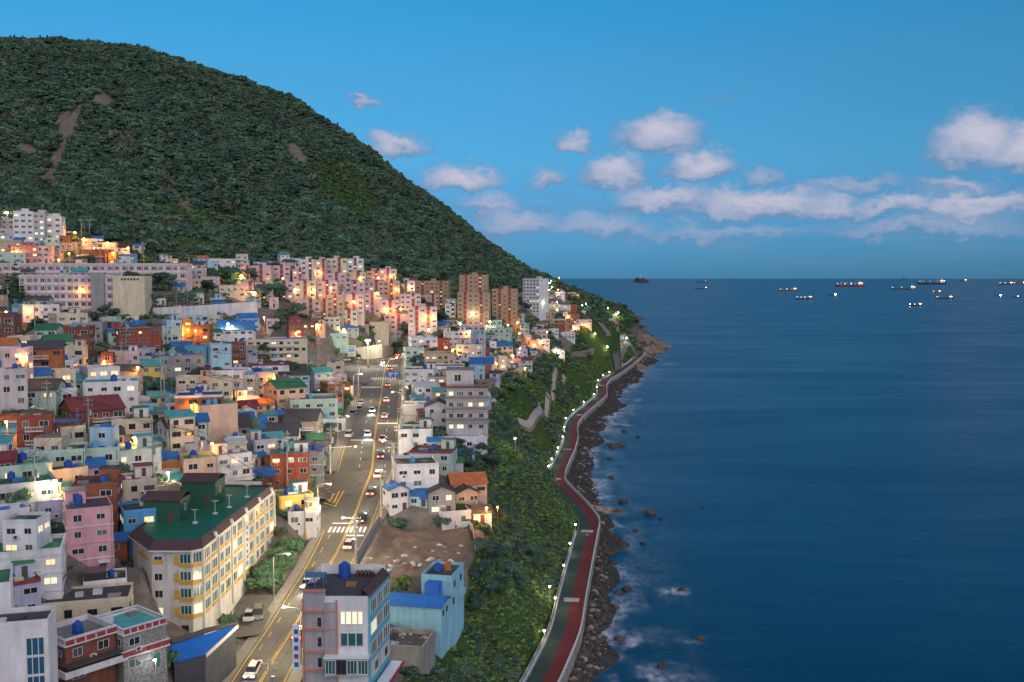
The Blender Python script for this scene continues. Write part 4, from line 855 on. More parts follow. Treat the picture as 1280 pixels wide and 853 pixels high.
for key, (T, txt) in SPEC.items():
    for ent in txt.replace('\n', ';').split(';'):
        a = ent.split()
        if len(a) == 7: px_house(T, float(a[0]), float(a[1]), float(a[2]), int(a[3]), a[4], a[5], a[6].replace('-', ''))

# ------------------------------------------------------------------ walk-up apartments and towers
M_red_strip = mat('stair_tower_red', (.27, .055, .06), .8, .1, .5, streak=.15)
APTS = []
def apartment(pos, w, d, st, colour, yaw, seed, stairs=1, sh=2.75, stripe=True, lit=.09, name='apartment_block', cols=None, end_windows=True):
    r = random.Random(seed); root = put(name, None, None, pos, yaw); root.empty_display_size = .5; Ht = st * sh; wm = WALL[colour] if colour in WALL else colour
    MB().box(-w / 2, w / 2, -d / 2, d / 2, -6, Ht).build('wall', wm, root)
    MB().box(-w / 2 + .15, w / 2 - .15, -d / 2 + .15, d / 2 - .15, Ht - .05, Ht + .06).build('roof', ROOFM['g'], root)
    pb = MB(); ring(pb, w, d, Ht + .002, Ht + .7, .18, .04); pb.build('parapet', wm, root)
    n = cols or max(2, int(round(w / 3.2))); stair_cols = [int((k + .5) / stairs * n) for k in range(stairs)]
    for k in range(n):
        x = (k + .5) / n * w - w / 2
        if k in stair_cols and stripe:
            sw_ = min(1.5, w / n * .5); tw = MB().box(x - sw_ / 2, x + sw_ / 2, -d / 2 - .28, -d / 2 + .1, -6, Ht + 1.4).build('stair_tower', M_red_strip, root)
            for s in range(st): put('window', WIN['w', 'W' if r.random() < .25 else 'c'], tw, (x, -d / 2 - .28, s * sh + sh * .5), 0, (sw_ * .7, 1, .8))
            continue
        for s in range(st):
            if r.random() < .04: continue
            g = ('W' if r.random() < .5 else 'G') if r.random() < lit else ('d' if r.random() < .75 else 'c')
            put('window', WIN['w', g], root, (x, -d / 2, s * sh + sh * .54), 0, (min(1.9, w / n * .62), 1, 1.2))
    if end_windows:
        for sgn in (1, -1):
            for s in range(st):
                if r.random() < .3: continue
                put('window', WIN['w', 'd'], root, (sgn * w / 2, d * .22 * r.choice([-1, 1]), s * sh + sh * .55), sgn * math.pi / 2, (1.0, 1, 1.0))
    MB().box(-1.6, 1.6, d / 2 - 3.4, d / 2 - .3, Ht + .06, Ht + 2.3).build('stair_house', wm, root)
    if r.random() < .5: put('water_tank', TANK['b'], root, (r.uniform(-.3, .3) * w, 0, Ht + .06))
    FOOT.append((pos[0], pos[1], math.hypot(w, d) / 2)); APTS.append(root); return root
def px_apt(T, xl, xr, yt, st, colour, stairs, label, yaw=8, ratio=.55, sh=2.75, d=None, **kw):
    sc, ou, ov = T; uL, uR, v = ou + xl / sc, ou + xr / sc, ov + yt / sc; uc = (uL + uR) / 2
    g = hit(uc, v, st * sh + .7)
    if d: a, b = ray(uc, v); g = (a * d, d, CAMZ + b * d - st * sh - .7)
    W_ = (uR - uL) * g[1] / F; yw = R(yaw); ang = abs(yw - math.atan2(-g[0], g[1])); dp = kw.pop('depth', 9.5); w = max(5, (W_ - dp * math.sin(ang)) / math.cos(ang))
    pos = (g[0] - math.sin(yw) * dp / 2, g[1] + math.cos(yw) * dp / 2, g[2])
    o = apartment(pos, w, dp, st, colour, yw, int(uc * 7 + v), stairs, sh, **kw); tag(o, label, 'apartments', kw.get('group')); return o
PK = 'pink apartment blocks below the mountain'
def dcol(c): return CNAME.get(c, c)
AL = """0 50 132 3 lpink 1;50 160 128 3 lpink 1;160 255 128 3 lpink 1;262 312 146 3 lpink 1;296 372 98 5 white 1;372 435 100 5 lpink 1;432 535 92 5 cream 1;535 617 94 5 white 1;400 532 166 3 lpink 1;530 630 160 3 cream 1;630 700 155 3 peach 1;695 783 145 3 lpink 1
0 70 213 3 lpink 1;70 170 213 3 cream 1;170 270 210 3 lpink 1;270 380 204 4 cream 1;380 490 206 4 lpink 1;490 625 208 4 lpink 1;620 718 205 4 peach 1;715 800 205 4 peach 1;785 875 205 3 white 1
275 400 300 3 peach 1;430 520 276 4 tan 1;515 622 270 4 lpink 1;622 700 264 4 lpink 1;640 800 302 4 lpink 2;800 905 270 4 lpink 1;905 1025 276 4 lpink 1;470 590 352 2 cream 1;840 985 336 5 lpink 2;720 865 370 3 lpink 1;1025 1078 320 3 white 1;375 440 298 3 peach 1"""
NEARBY = ['under the pine wood', 'beside an amber street lamp', 'in the middle row', 'in the row below the wood']
ents = [e.split() for e in AL.replace('\n', ';').split(';')]
seen_l = set()
for i, a in enumerate(ents):
    row = 'top row directly under the wood' if i < 12 else ('middle row' if i < 21 else 'lowest row above the small houses')
    wpx = (float(a[1]) - float(a[0])) / 4; wd = 'narrow' if wpx < 20 else ('broad' if wpx > 29 else 'mid-width')
    nm_ = {2: 'two', 3: 'three', 4: 'four', 5: 'five'}; lab_ = '%s %s %s-storey walk-up block with red stair stripe, %s' % (wd, dcol(a[4]), nm_[int(a[3])], row)
    for j in (i + 1, i - 1, i + 2, i - 2):
        if lab_ in seen_l and 0 <= j < len(ents): lab_ = '%s %s %s-storey block, %s, beside a %s %s-storey one' % (wd, dcol(a[4]), nm_[int(a[3])], row.split(' directly')[0].split(' above')[0], dcol(ents[j][4]), nm_[int(ents[j][3])])
    seen_l.add(lab_); px_apt(TD, float(a[0]), float(a[1]), float(a[2]), int(a[3]), a[4], int(a[5]), lab_, yaw=4 if i % 3 else 10)['group'] = PK
M_tanw = mat('wall_ochre', (.46, .30, .18), .85, .08, .3, streak=.15)
for (T, xl, xr, yt, st, stairs, lb) in [(TD, 872, 1046, 205, 6, 2, 'ochre six-storey apartment block with two maroon stripes, behind the pink blocks'), (TG, 52, 200, 95, 9, 2, 'tallest ochre apartment tower with two maroon stripes under the mountain'),
                                        (TG, 42, 210, 185, 7, 2, 'ochre seven-storey slab in front of the tallest ochre tower'), (TG, 218, 348, 165, 8, 2, 'ochre eight-storey block between the ochre slab and the white tower')]:
    px_apt(T, xl, xr, yt, st, M_tanw, stairs, lb, yaw=-4, depth=11, lit=.05, sh=2.7)['group'] = 'ochre apartment towers'
px_apt(TG, 350, 480, 113, 10, 'white', 1, 'tall white apartment tower beside the lit uphill road', yaw=-32, depth=15, stripe=False, d=800, sh=2.7)
o = px_apt(TA, 62, 166, 56, 6, 'white', 1, 'white six-storey flats high on the slope above the school, left wing', yaw=18, depth=10, stripe=False, lit=.2); o['group'] = 'white flats on the upper slope'
o = px_apt(TA, 160, 226, 62, 6, 'lgrey', 1, 'grey glazed middle section of the white flats above the school', yaw=14, depth=10, stripe=False, lit=.4); o['group'] = 'white flats on the upper slope'
o = px_apt(TA, 220, 312, 80, 5, 'white', 1, 'white five-storey flats high on the slope above the school, right wing', yaw=14, depth=10, stripe=False, lit=.1); o['group'] = 'white flats on the upper slope'
# ------------------------------------------------------------------ named buildings
M_teal = mat('teal_glass', (.03, .13, .13), .2, .35, .6, perobj=.35); M_yelp = mat('yellow_panel', (.52, .30, .05), .8, .12, 1); M_brownroof = mat('brown_shingle', (.075, .04, .042), .85, .25, 1.5, .3)
M_hotelw = mat('hotel_wall', (.60, .585, .565), .9, .08, .5, streak=.28); M_greenroof = mat('green_roof_paint', (.012, .125, .062), .55, .2, .3, fine=.1); M_greenwall = mat('green_wall', (.012, .085, .055), .7, .15, .4)
M_blueT = mat('sign_blue', (.02, .09, .40), .6, .1, 1)
WT = win_mesh('window_teal', M_frame, M_teal, 3); WTl = win_mesh('window_teal_lit', M_frame, M_litg, 3)
def seg_frame(a, b, ctr):           # local frame of a wall segment a->b (outside on the right of travel reversed)
    dx, dy = b[0] - a[0], b[1] - a[1]; L_ = math.hypot(dx, dy); return L_, math.atan2(dy, dx)
def on_seg(root, a, b, f, z, data, name, size, out=0.0):
    L_, an = seg_frame(a, b, None); x = a[0] + (b[0] - a[0]) * f; y = a[1] + (b[1] - a[1]) * f
    return put(name, data, root, (x + math.sin(an) * out, y - math.cos(an) * out, z), an, size)
UNIT = lambda m, y0=-.06, y1=.02: MB().box(-.5, .5, y0, y1, -.5, .5).mesh('panel', m)
def hotel():
    z0 = 25.8; O = (-58.0, 163.0, z0); pts = [(-59.3, 161), (-52.6, 160.9), (-51.3, 162.4), (-50.0, 206.6), (-64.5, 207.5), (-66.0, 170.5)]
    L = [(x - O[0], y - O[1]) for x, y in pts]; root = thing('hotel', 'white five-storey hotel with green roof and yellow panels under its windows', 'hotel', O)
    Ht = 14.6; MB().prism(L, -5, Ht).build('wall', M_hotelw, root)
    c = (sum(p[0] for p in L) / 6, sum(p[1] for p in L) / 6)
    def inset(k): return [(c[0] + (x - c[0]) * (1 + k / math.hypot(x - c[0], y - c[1])), c[1] + (y - c[1]) * (1 + k / math.hypot(x - c[0], y - c[1]))) for x, y in L]
    MB().prism(inset(-1.2), Ht + .01, Ht + .9).build('roof', M_greenroof, root)
    o, i = inset(.75), inset(-1.15); mb = MB(); n = 6
    mb.v = [(*p, Ht - .25) for p in o] + [(*p, Ht + .0) for p in o] + [(*p, Ht + 1.35) for p in i] + [(*p, Ht - .25) for p in i]; mb.v = [tuple(map(float, q)) for q in mb.v]
    for k in range(n):
        for rr_ in range(3): mb.f.append((rr_ * n + k, rr_ * n + (k + 1) % n, (rr_ + 1) * n + (k + 1) % n, (rr_ + 1) * n + k)); mb.m.append(1 if rr_ == 0 else 0)
    band = mb.build('mansard_band', [M_brownroof, M_frame], root)
    A_, B_, B2, C_, D_, E_ = L
    for s in range(1, 5):                                   # long facade
        z = s * 2.85 + 1.55
        for k in range(12):
            f = (k + .6) / 12.2
            on_seg(root, B2, C_, f, z + .15, WT if rnd.random() > .12 else WTl, 'window', (2.7, 1, 1.75), .02)
            on_seg(root, B2, C_, f, z - 1.05, UP_Y, 'yellow_panel', (2.7, 2.2, .62))
        on_seg(root, B_, B2, .5, z + .15, WT if s > 1 else WTl, 'window', (1.7, 1, 1.75), .02); on_seg(root, B_, B2, .5, z - 1.05, UP_Y, 'yellow_panel', (1.9, 2.2, .7))
        on_seg(root, A_, B_, .84, z + .1, WT, 'window', (1.9, 1, 1.6), .02); on_seg(root, A_, B_, .84, z - 1.0, UP_Y, 'yellow_panel', (2.0, 2.2, .7))
        on_seg(root, A_, B_, .62, z - .2, UP_Y, 'yellow_ornament', (.85, 1.6, 1.5))
        on_seg(root, A_, B_, .17, z - .1, WIN['w', 'd'] if s != 1 else WIN['w', 'G'], 'window', (1.4, 1, 1.25))
        on_seg(root, E_, A_, .55, z - .1, WIN['w', 'c'] if s != 2 else WIN['w', 'G'], 'window', (1.5, 1, 1.3))
    on_seg(root, A_, B_, .17, 4.6 * 2.85 - .55, UP_Y, 'yellow_panel', (1.6, 2, .7)); on_seg(root, E_, A_, .6, 4.6 * 2.85 - .6, UP_Y, 'yellow_panel', (6, 2, .6))
    on_seg(root, A_, B_, .25, 1.3, WIN['w', 'd'], 'window', (2.3, 1, 1.2)); on_seg(root, A_, B_, .8, 1.3, WIN['b', 'd'], 'window', (1.2, 1, 1.2))
    for k in (0, .18, .345, .505, .67, .835, .995): on_seg(root, B2, C_, k, 7.2, UP_W, 'pilaster', (.55, 5, 14.2))
    sg = on_seg(root, B2, C_, .505, 9.0, UP_W, 'sign_board', (.9, 9, 8.6), .2)
    for k in range(7):                                      # vertical lettering, drawn as blue strokes
        z = 12.4 - k * 1.12; on_seg(root, B2, C_, .505, z, UP_B, 'sign_letter', (.62, 2, .2), .72); on_seg(root, B2, C_, .505, z - .34, UP_B, 'sign_letter', (.2 if k % 2 else .6, 2, .34), .72)
    for k in range(5):                                      # little white gables on the band
        f = (k + .7) / 5; x = B2[0] + (C_[0] - B2[0]) * f; y = B2[1] + (C_[1] - B2[1]) * f
        MB().add([(x + .55, y - .6, Ht + .05), (x + .55, y + .6, Ht + .05), (x + .35, y, Ht + 1.1), (x - .6, y, Ht + .9)], [(0, 1, 2), (0, 2, 3), (2, 1, 3)]).build('dormer', M_frame, band)
    for (x, y, w, d, h) in ((-4.6, 15.5, 6.5, 6.0, 4.0), (-2.2, 29, 6.5, 6.5, 4.6)):
        p = MB().box(x - w / 2, x + w / 2, y - d / 2, y + d / 2, Ht + .9, Ht + .9 + h).build('stair_house', M_greenwall, root)
        rb = MB(); gable(rb, w, d, Ht + .92 + h, .9, .3, .16, 'x'); rb.v = [(a + x, b + y, cc) for a, b, cc in rb.v]; rb.build('roof', M_brownroof, p)
        for sx in (-w / 2, w / 2): MB().add([(x + sx, y - d / 2, Ht + .9 + h), (x + sx, y + d / 2, Ht + .9 + h), (x + sx, y, Ht + 1.8 + h)], [(0, 1, 2), (2, 1, 0)]).build('gable_end', M_greenwall, p)
        put('door', DOOR['b'], p, (x + w * .25, y - d / 2, Ht + .92), 0, (.9, 1, 2.0))
        put('window', WIN['w', 'd'], p, (x + w / 2, y, Ht + .9 + h * .55), math.pi / 2, (1.0, 1, 1.2))
    for x, y in ((1.5, 12), (3.0, 19), (4.2, 24), (5.2, 33)):
        mb = MB().cyl(x, y, Ht + .9, Ht + 1.1, .5, .5, 8); mb.tube([(x, y, Ht + 1.1), (x, y, Ht + 3.4)], .05, 5); mb.bar((x - .6, y, Ht + 3.3), (x + .6, y, Ht + 3.3), .1, .08); mb.build('roof_aerial', M_frame, root)
    pb = MB(); pb.box(-3, 5.5, 43.2, 43.5, Ht + .2, Ht + 1.9); pb.build('back_parapet', M_concw, root)
    FOOT.append((-58, 176, 13)); FOOT.append((-58, 195, 13))
UP_Y, UP_W, UP_B, UP_R = UNIT(M_yelp), UNIT(M_hotelw), UNIT(M_blueT), UNIT(M_red_strip)
hotel()
def front_building():
    z0 = 22.0; O = (-26.5, 150.0, z0); root = thing('commercial_building', 'grey and blue five-storey building with rooftop plants beside the light-filled road', 'building', O)
    W1, gm, bl = mat('grey_tile_wall', (.36, .36, .38), .8, .1, .8, streak=.2), mat('salmon_trim', (.50, .20, .15), .8, .1, 1), mat('cyan_wall', (.13, .43, .55), .75, .1, .5, streak=.15)
    x0, x1, y0, y1, Ht = -4.4, 5.2, -5.8, 5.4, 16.0
    a = [(x0, y0 + .4), (x0 + 3.2, y0 + .4), (x0 + 3.2, y0), (x1, y0), (x1 + 1.6, y1), (x0 + 1.0, y1)]
    MB().prism(a, -5, Ht).build('wall', WALL['white'], root)
    MB().box(x0 - .02, x0 + 3.3, y0 + .1, y0 + .5, -5, Ht + .9).build('left_bay', W1, root); MB().box(x0 + 3.3, x0 + 5.0, y0 - .25, y0 + .1, 2.4, Ht - .9).build('middle_bay', W1, root)
    for z in (Ht + .75, Ht - 2.3, Ht - 5.0, Ht - 8.4, Ht - 11.2, Ht - 13.4): MB().box(x0 - .08, x0 + (5.06 if z < Ht - 1 else 3.4), y0 - .30, y0 + .5, z, z + .22).build('trim', gm, root)
    for x in (x0 - .08, x0 + 4.92): MB().box(x, x + .2, y0 - .32, y0 + .45, -5, Ht - .5).build('trim', gm, root)
    for z in (Ht - 3.9, Ht - 6.9, Ht - 10): put('window', WIN['b', 'd'], root, (x0 + 2.4, y0 + .1, z), 0, (.55, 1, 1.4))
    put('window', win_mesh('window_wide_lit', M_frame, M_litg, 4), root, (x0 + 7.2, y0, Ht - 3.2), 0, (3.6, 1.6, 2.1)); put('window', WT, root, (x0 + 7.2, y0, Ht - 6.5), 0, (3.6, 1.6, 2.1))
    bal = MB().box(x0 + 3.4, x1 + .1, y0 - 1.3, y0 - .02, Ht - 11.6, Ht - 8.9).build('glazed_balcony', W1, root)
    for k in range(4): put('window', WT if k != 1 else WIN['b', 'd'], bal, (x0 + 4.2 + k * 1.6, y0 - 1.3, Ht - 10.2), 0, (1.5, 1, 2.2))
    MB().box(x0 + 3.2, x1 + .3, y0 - 1.55, y0 - .02, Ht - 8.88, Ht - 8.7).build('canopy', M_rail, bal)
    S0, S1 = (x1, y0), (x1 + 1.6, y1)
    side = MB().add([(S0[0] + .02, S0[1], -2), (S1[0] + .02, S1[1], -2), (S1[0] + .02, S1[1], Ht), (S0[0] + .02, S0[1], Ht), (S0[0] + .25, S0[1], -2), (S1[0] + .25, S1[1], -2), (S1[0] + .25, S1[1], Ht), (S0[0] + .25, S0[1], Ht)], [(0, 3, 2, 1), (4, 5, 6, 7), (0, 1, 5, 4), (1, 2, 6, 5), (2, 3, 7, 6), (3, 0, 4, 7)]).build('side_cladding', bl, root)
    for s in range(3):
        z = Ht - 1.9 - s * 3.2
        for f, w in ((.18, 3.2), (.47, 3.0), (.8, 3.6)): on_seg(side, S0, S1, f, z, WT if (s, f) != (1, .18) else WTl, 'window', (w, 2, 2.1), .25)
    for f in (.27, .75):
        on_seg(side, S0, S1, f, Ht - 11.4, UP_W, 'white_panel', (4.6, 2, 2.4), .25)
        on_seg(side, S0, S1, f, Ht - 11.4, WIN['b', 'd'], 'window', (1.5, 1.4, 1.2), .36)
    on_seg(side, S0, S1, .45, Ht - 13.6, UNIT(M_rail), 'awning', (10, 24, .14), 1.3); on_seg(side, S0, S1, .45, Ht - 13.6, UNIT(mat('red_fascia', (.45, .03, .07), .6, .1, 1)), 'awning_fascia', (10, 2, .5), 2.75)
    MB().prism([(p[0] * .96, p[1] * .96) for p in a], Ht + .01, Ht + .12).build('roof', ROOFM['d'], root)
    mb = MB(); mb.add([(x1 + .3, y0 - .1, Ht - .1), (x1 + 1.95, y1, Ht - .1), (x1 + .9, y1, Ht + 1.1), (x1 - .8, y0 - .1, Ht + 1.1)], [(0, 1, 2, 3)]); mb.add([(x1 - .9, y0 - .1, Ht + .05), (x1 + .8, y1, Ht + .05), (x1 + .8, y1, Ht + 1.1), (x1 - .9, y0 - .1, Ht + 1.1)], [(3, 2, 1, 0)]); mb.build('mansard_band', M_brownroof, root)
    mb = MB(); mb.box(x0 + .6, x1 + 1.2, y1 - .25, y1, Ht + .02, Ht + 1.6); mb.box(x0 + .2, x0 + .45, y0 + 3, y1, Ht + .02, Ht + 1.2); mb.build('parapet', WALL['white'], root)
    sh_ = MB().box(x0 + .1, x0 + 3.1, y0 + .7, y0 + 3.4, Ht + .9, Ht + 1.0).build('roof_shed', ROOFM['d'], root)
    mb = MB()
    for x in (x0 + .3, x0 + 1.6, x0 + 2.9):
        for y in (y0 + 1.0, y0 + 3.2): mb.tube([(x, y, Ht + 1.0), (x, y, Ht + 2.6)], .07, 5)
    mb.bar((x0 + .1, y0 + 2, Ht + 2.65), (x0 + 3.1, y0 + 2, Ht + 2.65), 1.2, .5); mb.build('blue_frame', mat('blue_steel', (.05, .16, .32), .5, .1, 1), sh_)
    put('water_tank', TANK['b'], root, (.3, 3.2, Ht + .12), 0, (1.45, 1.45, 1.6))
    for k in range(9): put('jar', MB().cyl(0, 0, 0, .55, .25, .34, 9).cyl(0, 0, .55, .75, .34, .2, 9).mesh('jar', M_door) if k == 0 else bpy.data.meshes['jar'], root, (2.2 + (k % 5) * .62, 3.6 + (k // 5) * .7, Ht + .12), 0, (.9, .9, 1.1))
    MB().box(1.2, 2.8, -1.5, -.2, Ht + .12, Ht + .55).build('pallet_table', mat('wood_brown', (.30, .16, .08), .8, .2, 1), root)
    sg = MB().box(x0 - 1.7, x0 - .6, y0 + .4, y0 + .6, 4.5, 11.5).build('sign_board', M_rail, root)
    for k in range(5): MB().box(x0 - 1.45, x0 - .85, y0 + .36, y0 + .41, 10.2 - k * 1.25, 10.9 - k * 1.25).build('sign_letter', M_blueT if k != 3 else M_red_strip, sg)
    FOOT.append((-26, 150, 9))
front_building()
def blue_house():
    z0 = 21.5; yw = R(-12); O = (-13.2, 187.0, z0); bl = mat('sky_blue_wall', (.27, .55, .68), .8, .08, .6, streak=.2); roofb = mat('blue_tarp', (.02, .14, .50), .6, .2, .7, .2)
    root = thing('house', 'bright sky blue two-part house with blue roof on the cliff edge by the vacant lot', 'house', O, yw)
    MB().box(-3.0, 2.9, -4.2, 4.6, -6, 7.4).build('wall', bl, root); MB().box(-2.85, 2.75, -4.05, 4.45, 7.35, 7.46).build('roof', ROOFM['d'], root); p = MB(); ring(p, 5.9, 8.8, 7.41, 8.0, .2); p.v = [(x - .05, y + .2, z) for x, y, z in p.v]; p.build('parapet', bl, root)
    put('water_tank', TANK['b'], root, (-.9, -.4, 7.46), 0, (1.1, 1.1, 1.1)); MB().box(.2, 1.3, .5, 1.4, 7.46, 9.2).build('chimney', mat('terracotta', (.42, .15, .08), .9, .15, 1), root)
    for y, z in ((-2.2, 5.9), (2.2, 5.9), (-2.9, 2.9)): put('window', WIN['b', 'd'], root, (2.9, y, z), math.pi / 2, (1.1, 1, 1.3))
    MB().box(2.0, 3.4, .8, 4.4, 2.2, 3.3).build('balcony', bl, root); put('window', WIN['b', 'd'], root, (-1.6, -4.2, 5.4), 0, (1.6, 1, 1.2))
    an = MB().box(-9.6, 2.6, -10.4, -4.23, -6, 3.9).build('annex_wall', bl, root); rb = MB(); gable(rb, 12.2, 6.2, 3.92, 1.1, .3, .14, 'x'); rb.v = [(x - 3.5, y - 7.3, z) for x, y, z in rb.v]; rb.build('annex_roof', roofb, an)
    for sx in (-9.6, 2.6): MB().add([(sx, -10.4, 3.9), (sx, -4.23, 3.9), (sx, -7.3, 5.0)], [(0, 1, 2), (2, 1, 0)]).build('gable_end', bl, an)
    for y in (-9.0, -6.6): put('window', WIN['b', 'd'], an, (2.6, y, 2.6), math.pi / 2, (1.0, 1, 1.1))
    MB().box(-1.6, 1.0, -6.6, -4.25, 4.7, 7.0).build('blue_shed', roofb, root)
    r2 = thing('ruin', 'roofless grey concrete ruin strewn with rubble beside the sky blue house', 'ruin', (-18.2, 168.5, 19.6), R(-10)); mb = MB(); ring(mb, 8.0, 8.4, -5, 3.4, .3, 0); mb.build('wall', M_conc, r2); MB().box(-3.7, 3.7, -3.9, 3.9, 2.3, 2.5).build('slab', ROOFM['d'], r2)
    rs = random.Random(4)
    for k in range(26):
        x, y, s = rs.uniform(-3.3, 3.3), rs.uniform(-3.4, 3.4), rs.uniform(.15, .5); MB().add(*ROCK(s, k)).build('rubble', WALL[rs.choice(['grey', 'white', 'stone', 'lgrey'])] if k % 3 else ROOFM['d'], r2, (x, y, 2.55))
    put('water_tank', TANK['c'], r2, (-1.2, -3.0, 2.5), 0, (1, 1, .6))
    FOOT.append((-13, 187, 6)); FOOT.append((-16, 178, 8)); FOOT.append((-18, 168, 7))
def ROCK(s, seed, flat=.75, n=1):
    bm = bmesh.new(); bmesh.ops.create_icosphere(bm, subdivisions=n, radius=1)
    v = []
    for q in bm.verts:
        k = 1 + .45 * mnoise.noise(q.co * 1.3 + Vector((seed * 3.1, seed, 0))) + .2 * mnoise.noise(q.co * 3 + Vector((0, seed * 1.7, 5))); k += (.16 * mnoise.noise(q.co * 6.5 + Vector((seed, 3, 1))) if n >= 3 else 0); p = q.co * s * k; v.append((p.x * 1.15, p.y, p.z * flat))
    f = [tuple(q.index for q in fc.verts) for fc in bm.faces]; bm.free(); return v, f
blue_house()
def house_at(x, y, w, d, st, colour, roof, flags, yaw, z=None, seed=1, sh=2.85, label=None):
    o = make_house((x, y, Hs(x, y) if z is None else z), w, d, st, colour, roof, flags, R(yaw), sh, seed)
    if label: o['label'] = label; o['category'] = 'house'
    return o
# bottom-left corner
o = house_at(-58.8, 113.2, 10, 5.2, 4, 'white', 'fd', 'n', 15, z=33.2, seed=5, sh=3.0, label='plain white flat-roofed block with a tall blue glass strip'); 
M_bglass = mat('blue_glass', (.02, .09, .17), .12, .3, .6)
WB = win_mesh('window_blue', M_frame, M_bglass, 3)
for s in range(5): put('window', WB, o, (3.6, -2.6, .6 + s * 2.25), 0, (2.0, 1.5, 2.2))
house_at(-65.5, 149.5, 13.5, 7.5, 1, 'cream', 'fd', 'pl', 16, z=33.2, seed=91, sh=3.2, label='long low cream house with a white shed on its dark roof terrace')
house_at(-68.5, 124, 9, 9, 4, 'white', 'fG', 'n', 25, z=35.0, seed=6, label='block with a dark green roof behind the white glass-strip block')
def balustered(o, w, d, z, red=True, n=6):
    p = MB(); ring(p, w, d, z + .62, z + .78, .26, .1); p.build('coping', WALL['white'], o); p = MB(); ring(p, w, d, z - .3, z - .1, .26, .12); p.build('ledge', WALL['white'], o)
    for k in range(n):
        x = (k + .5) / n * w - w / 2; MB().box(x - w / n * .38, x + w / n * .38, -d / 2 - .12, -d / 2 - .04, z - .08, z + .5).build('red_panel', mat('panel_red', (.36, .03, .04), .7, .1, 1), o)
        y = (k + .5) / n * d - d / 2; MB().box(w / 2 + .04, w / 2 + .12, y - d / n * .38, y + d / n * .38, z - .08, z + .5).build('red_panel', MATS['panel_red'], o)
WALL['flint'] = mat('wall_flint', (.26, .25, .23), .95, .7, 3.2, .5, fine=.5); CNAME['flint'] = 'grey flint'
o = house_at(-55.0, 140.5, 6.6, 8.0, 2, 'flint', 'fT', 'w', 50, z=29.3, seed=21, sh=3.1, label='grey flint-walled house with red balustrade panels and dark green roof'); balustered(o, 6.6, 8.0, 6.2); balustered(o, 7.2, 8.3, 3.0)
o = house_at(-60.5, 135.5, 7.2, 7.2, 2, 'dbrick', 'fg', 'w', 52, z=29.6, seed=23, sh=3.1, label='dark brown house with grey roof terrace and maroon-edged white railing'); balustered(o, 7.4, 7.4, 6.2, n=5)
MB().box(-4.2, 4.2, -5.3, -3.4, 3.4, 3.6).build('veranda_roof', ROOFM['d'], o); p = MB(); ring(p, 9.0, 10.4, 2.1, 3.0, .2); p.build('terrace_wall', WALL['white'], o)
o = house_at(-72.0, 166.5, 7.2, 8.5, 4, 'pink', 'fd', 'tp', 28, z=35.6, seed=31, sh=2.75, label='tall pink four-storey house with a dark blue roof tank beside the hotel alley')
house_at(-79.0, 170.5, 6.0, 7, 3, 'lavender', 'fT', '', 28, z=38.3, seed=32, label='lavender blue block joined to the back of the tall pink house')
house_at(-66.5, 178.5, 8.6, 8, 2, 'blue', 'fd', 'tl', 28, z=37.6, seed=33, label='bright blue house with a dark roof yard behind the pink house')
o = house_at(-65.5, 157.5, 6.4, 6, 1, 'pink', 'fd', 'w', 22, z=33.2, seed=35, sh=3.4, label='low pink house with a dark glass roof shed in front of the tall pink house'); MB().box(-3.1, .2, -2.8, 1.2, 3.46, 5.3).build('glass_shed', mat('smoked_glass', (.04, .045, .05), .15, .2, 1), o); put('water_tank', TANK['b'], o, (.9, .5, 3.46), 0, (.8, .8, .8))
o = house_at(-75.5, 150.0, 12.5, 9, 3, 'white', 'fG', 'tbl', 20, z=35.0, seed=37, label='white house with green roof edged by a white pierced balustrade'); balustered(o, 12.5, 9, 8.55, n=9)
for ch in o.children:
    if ch.name.startswith('red_panel'): ch.data.materials[0] = WALL['white']; ch.name = 'baluster_panel'
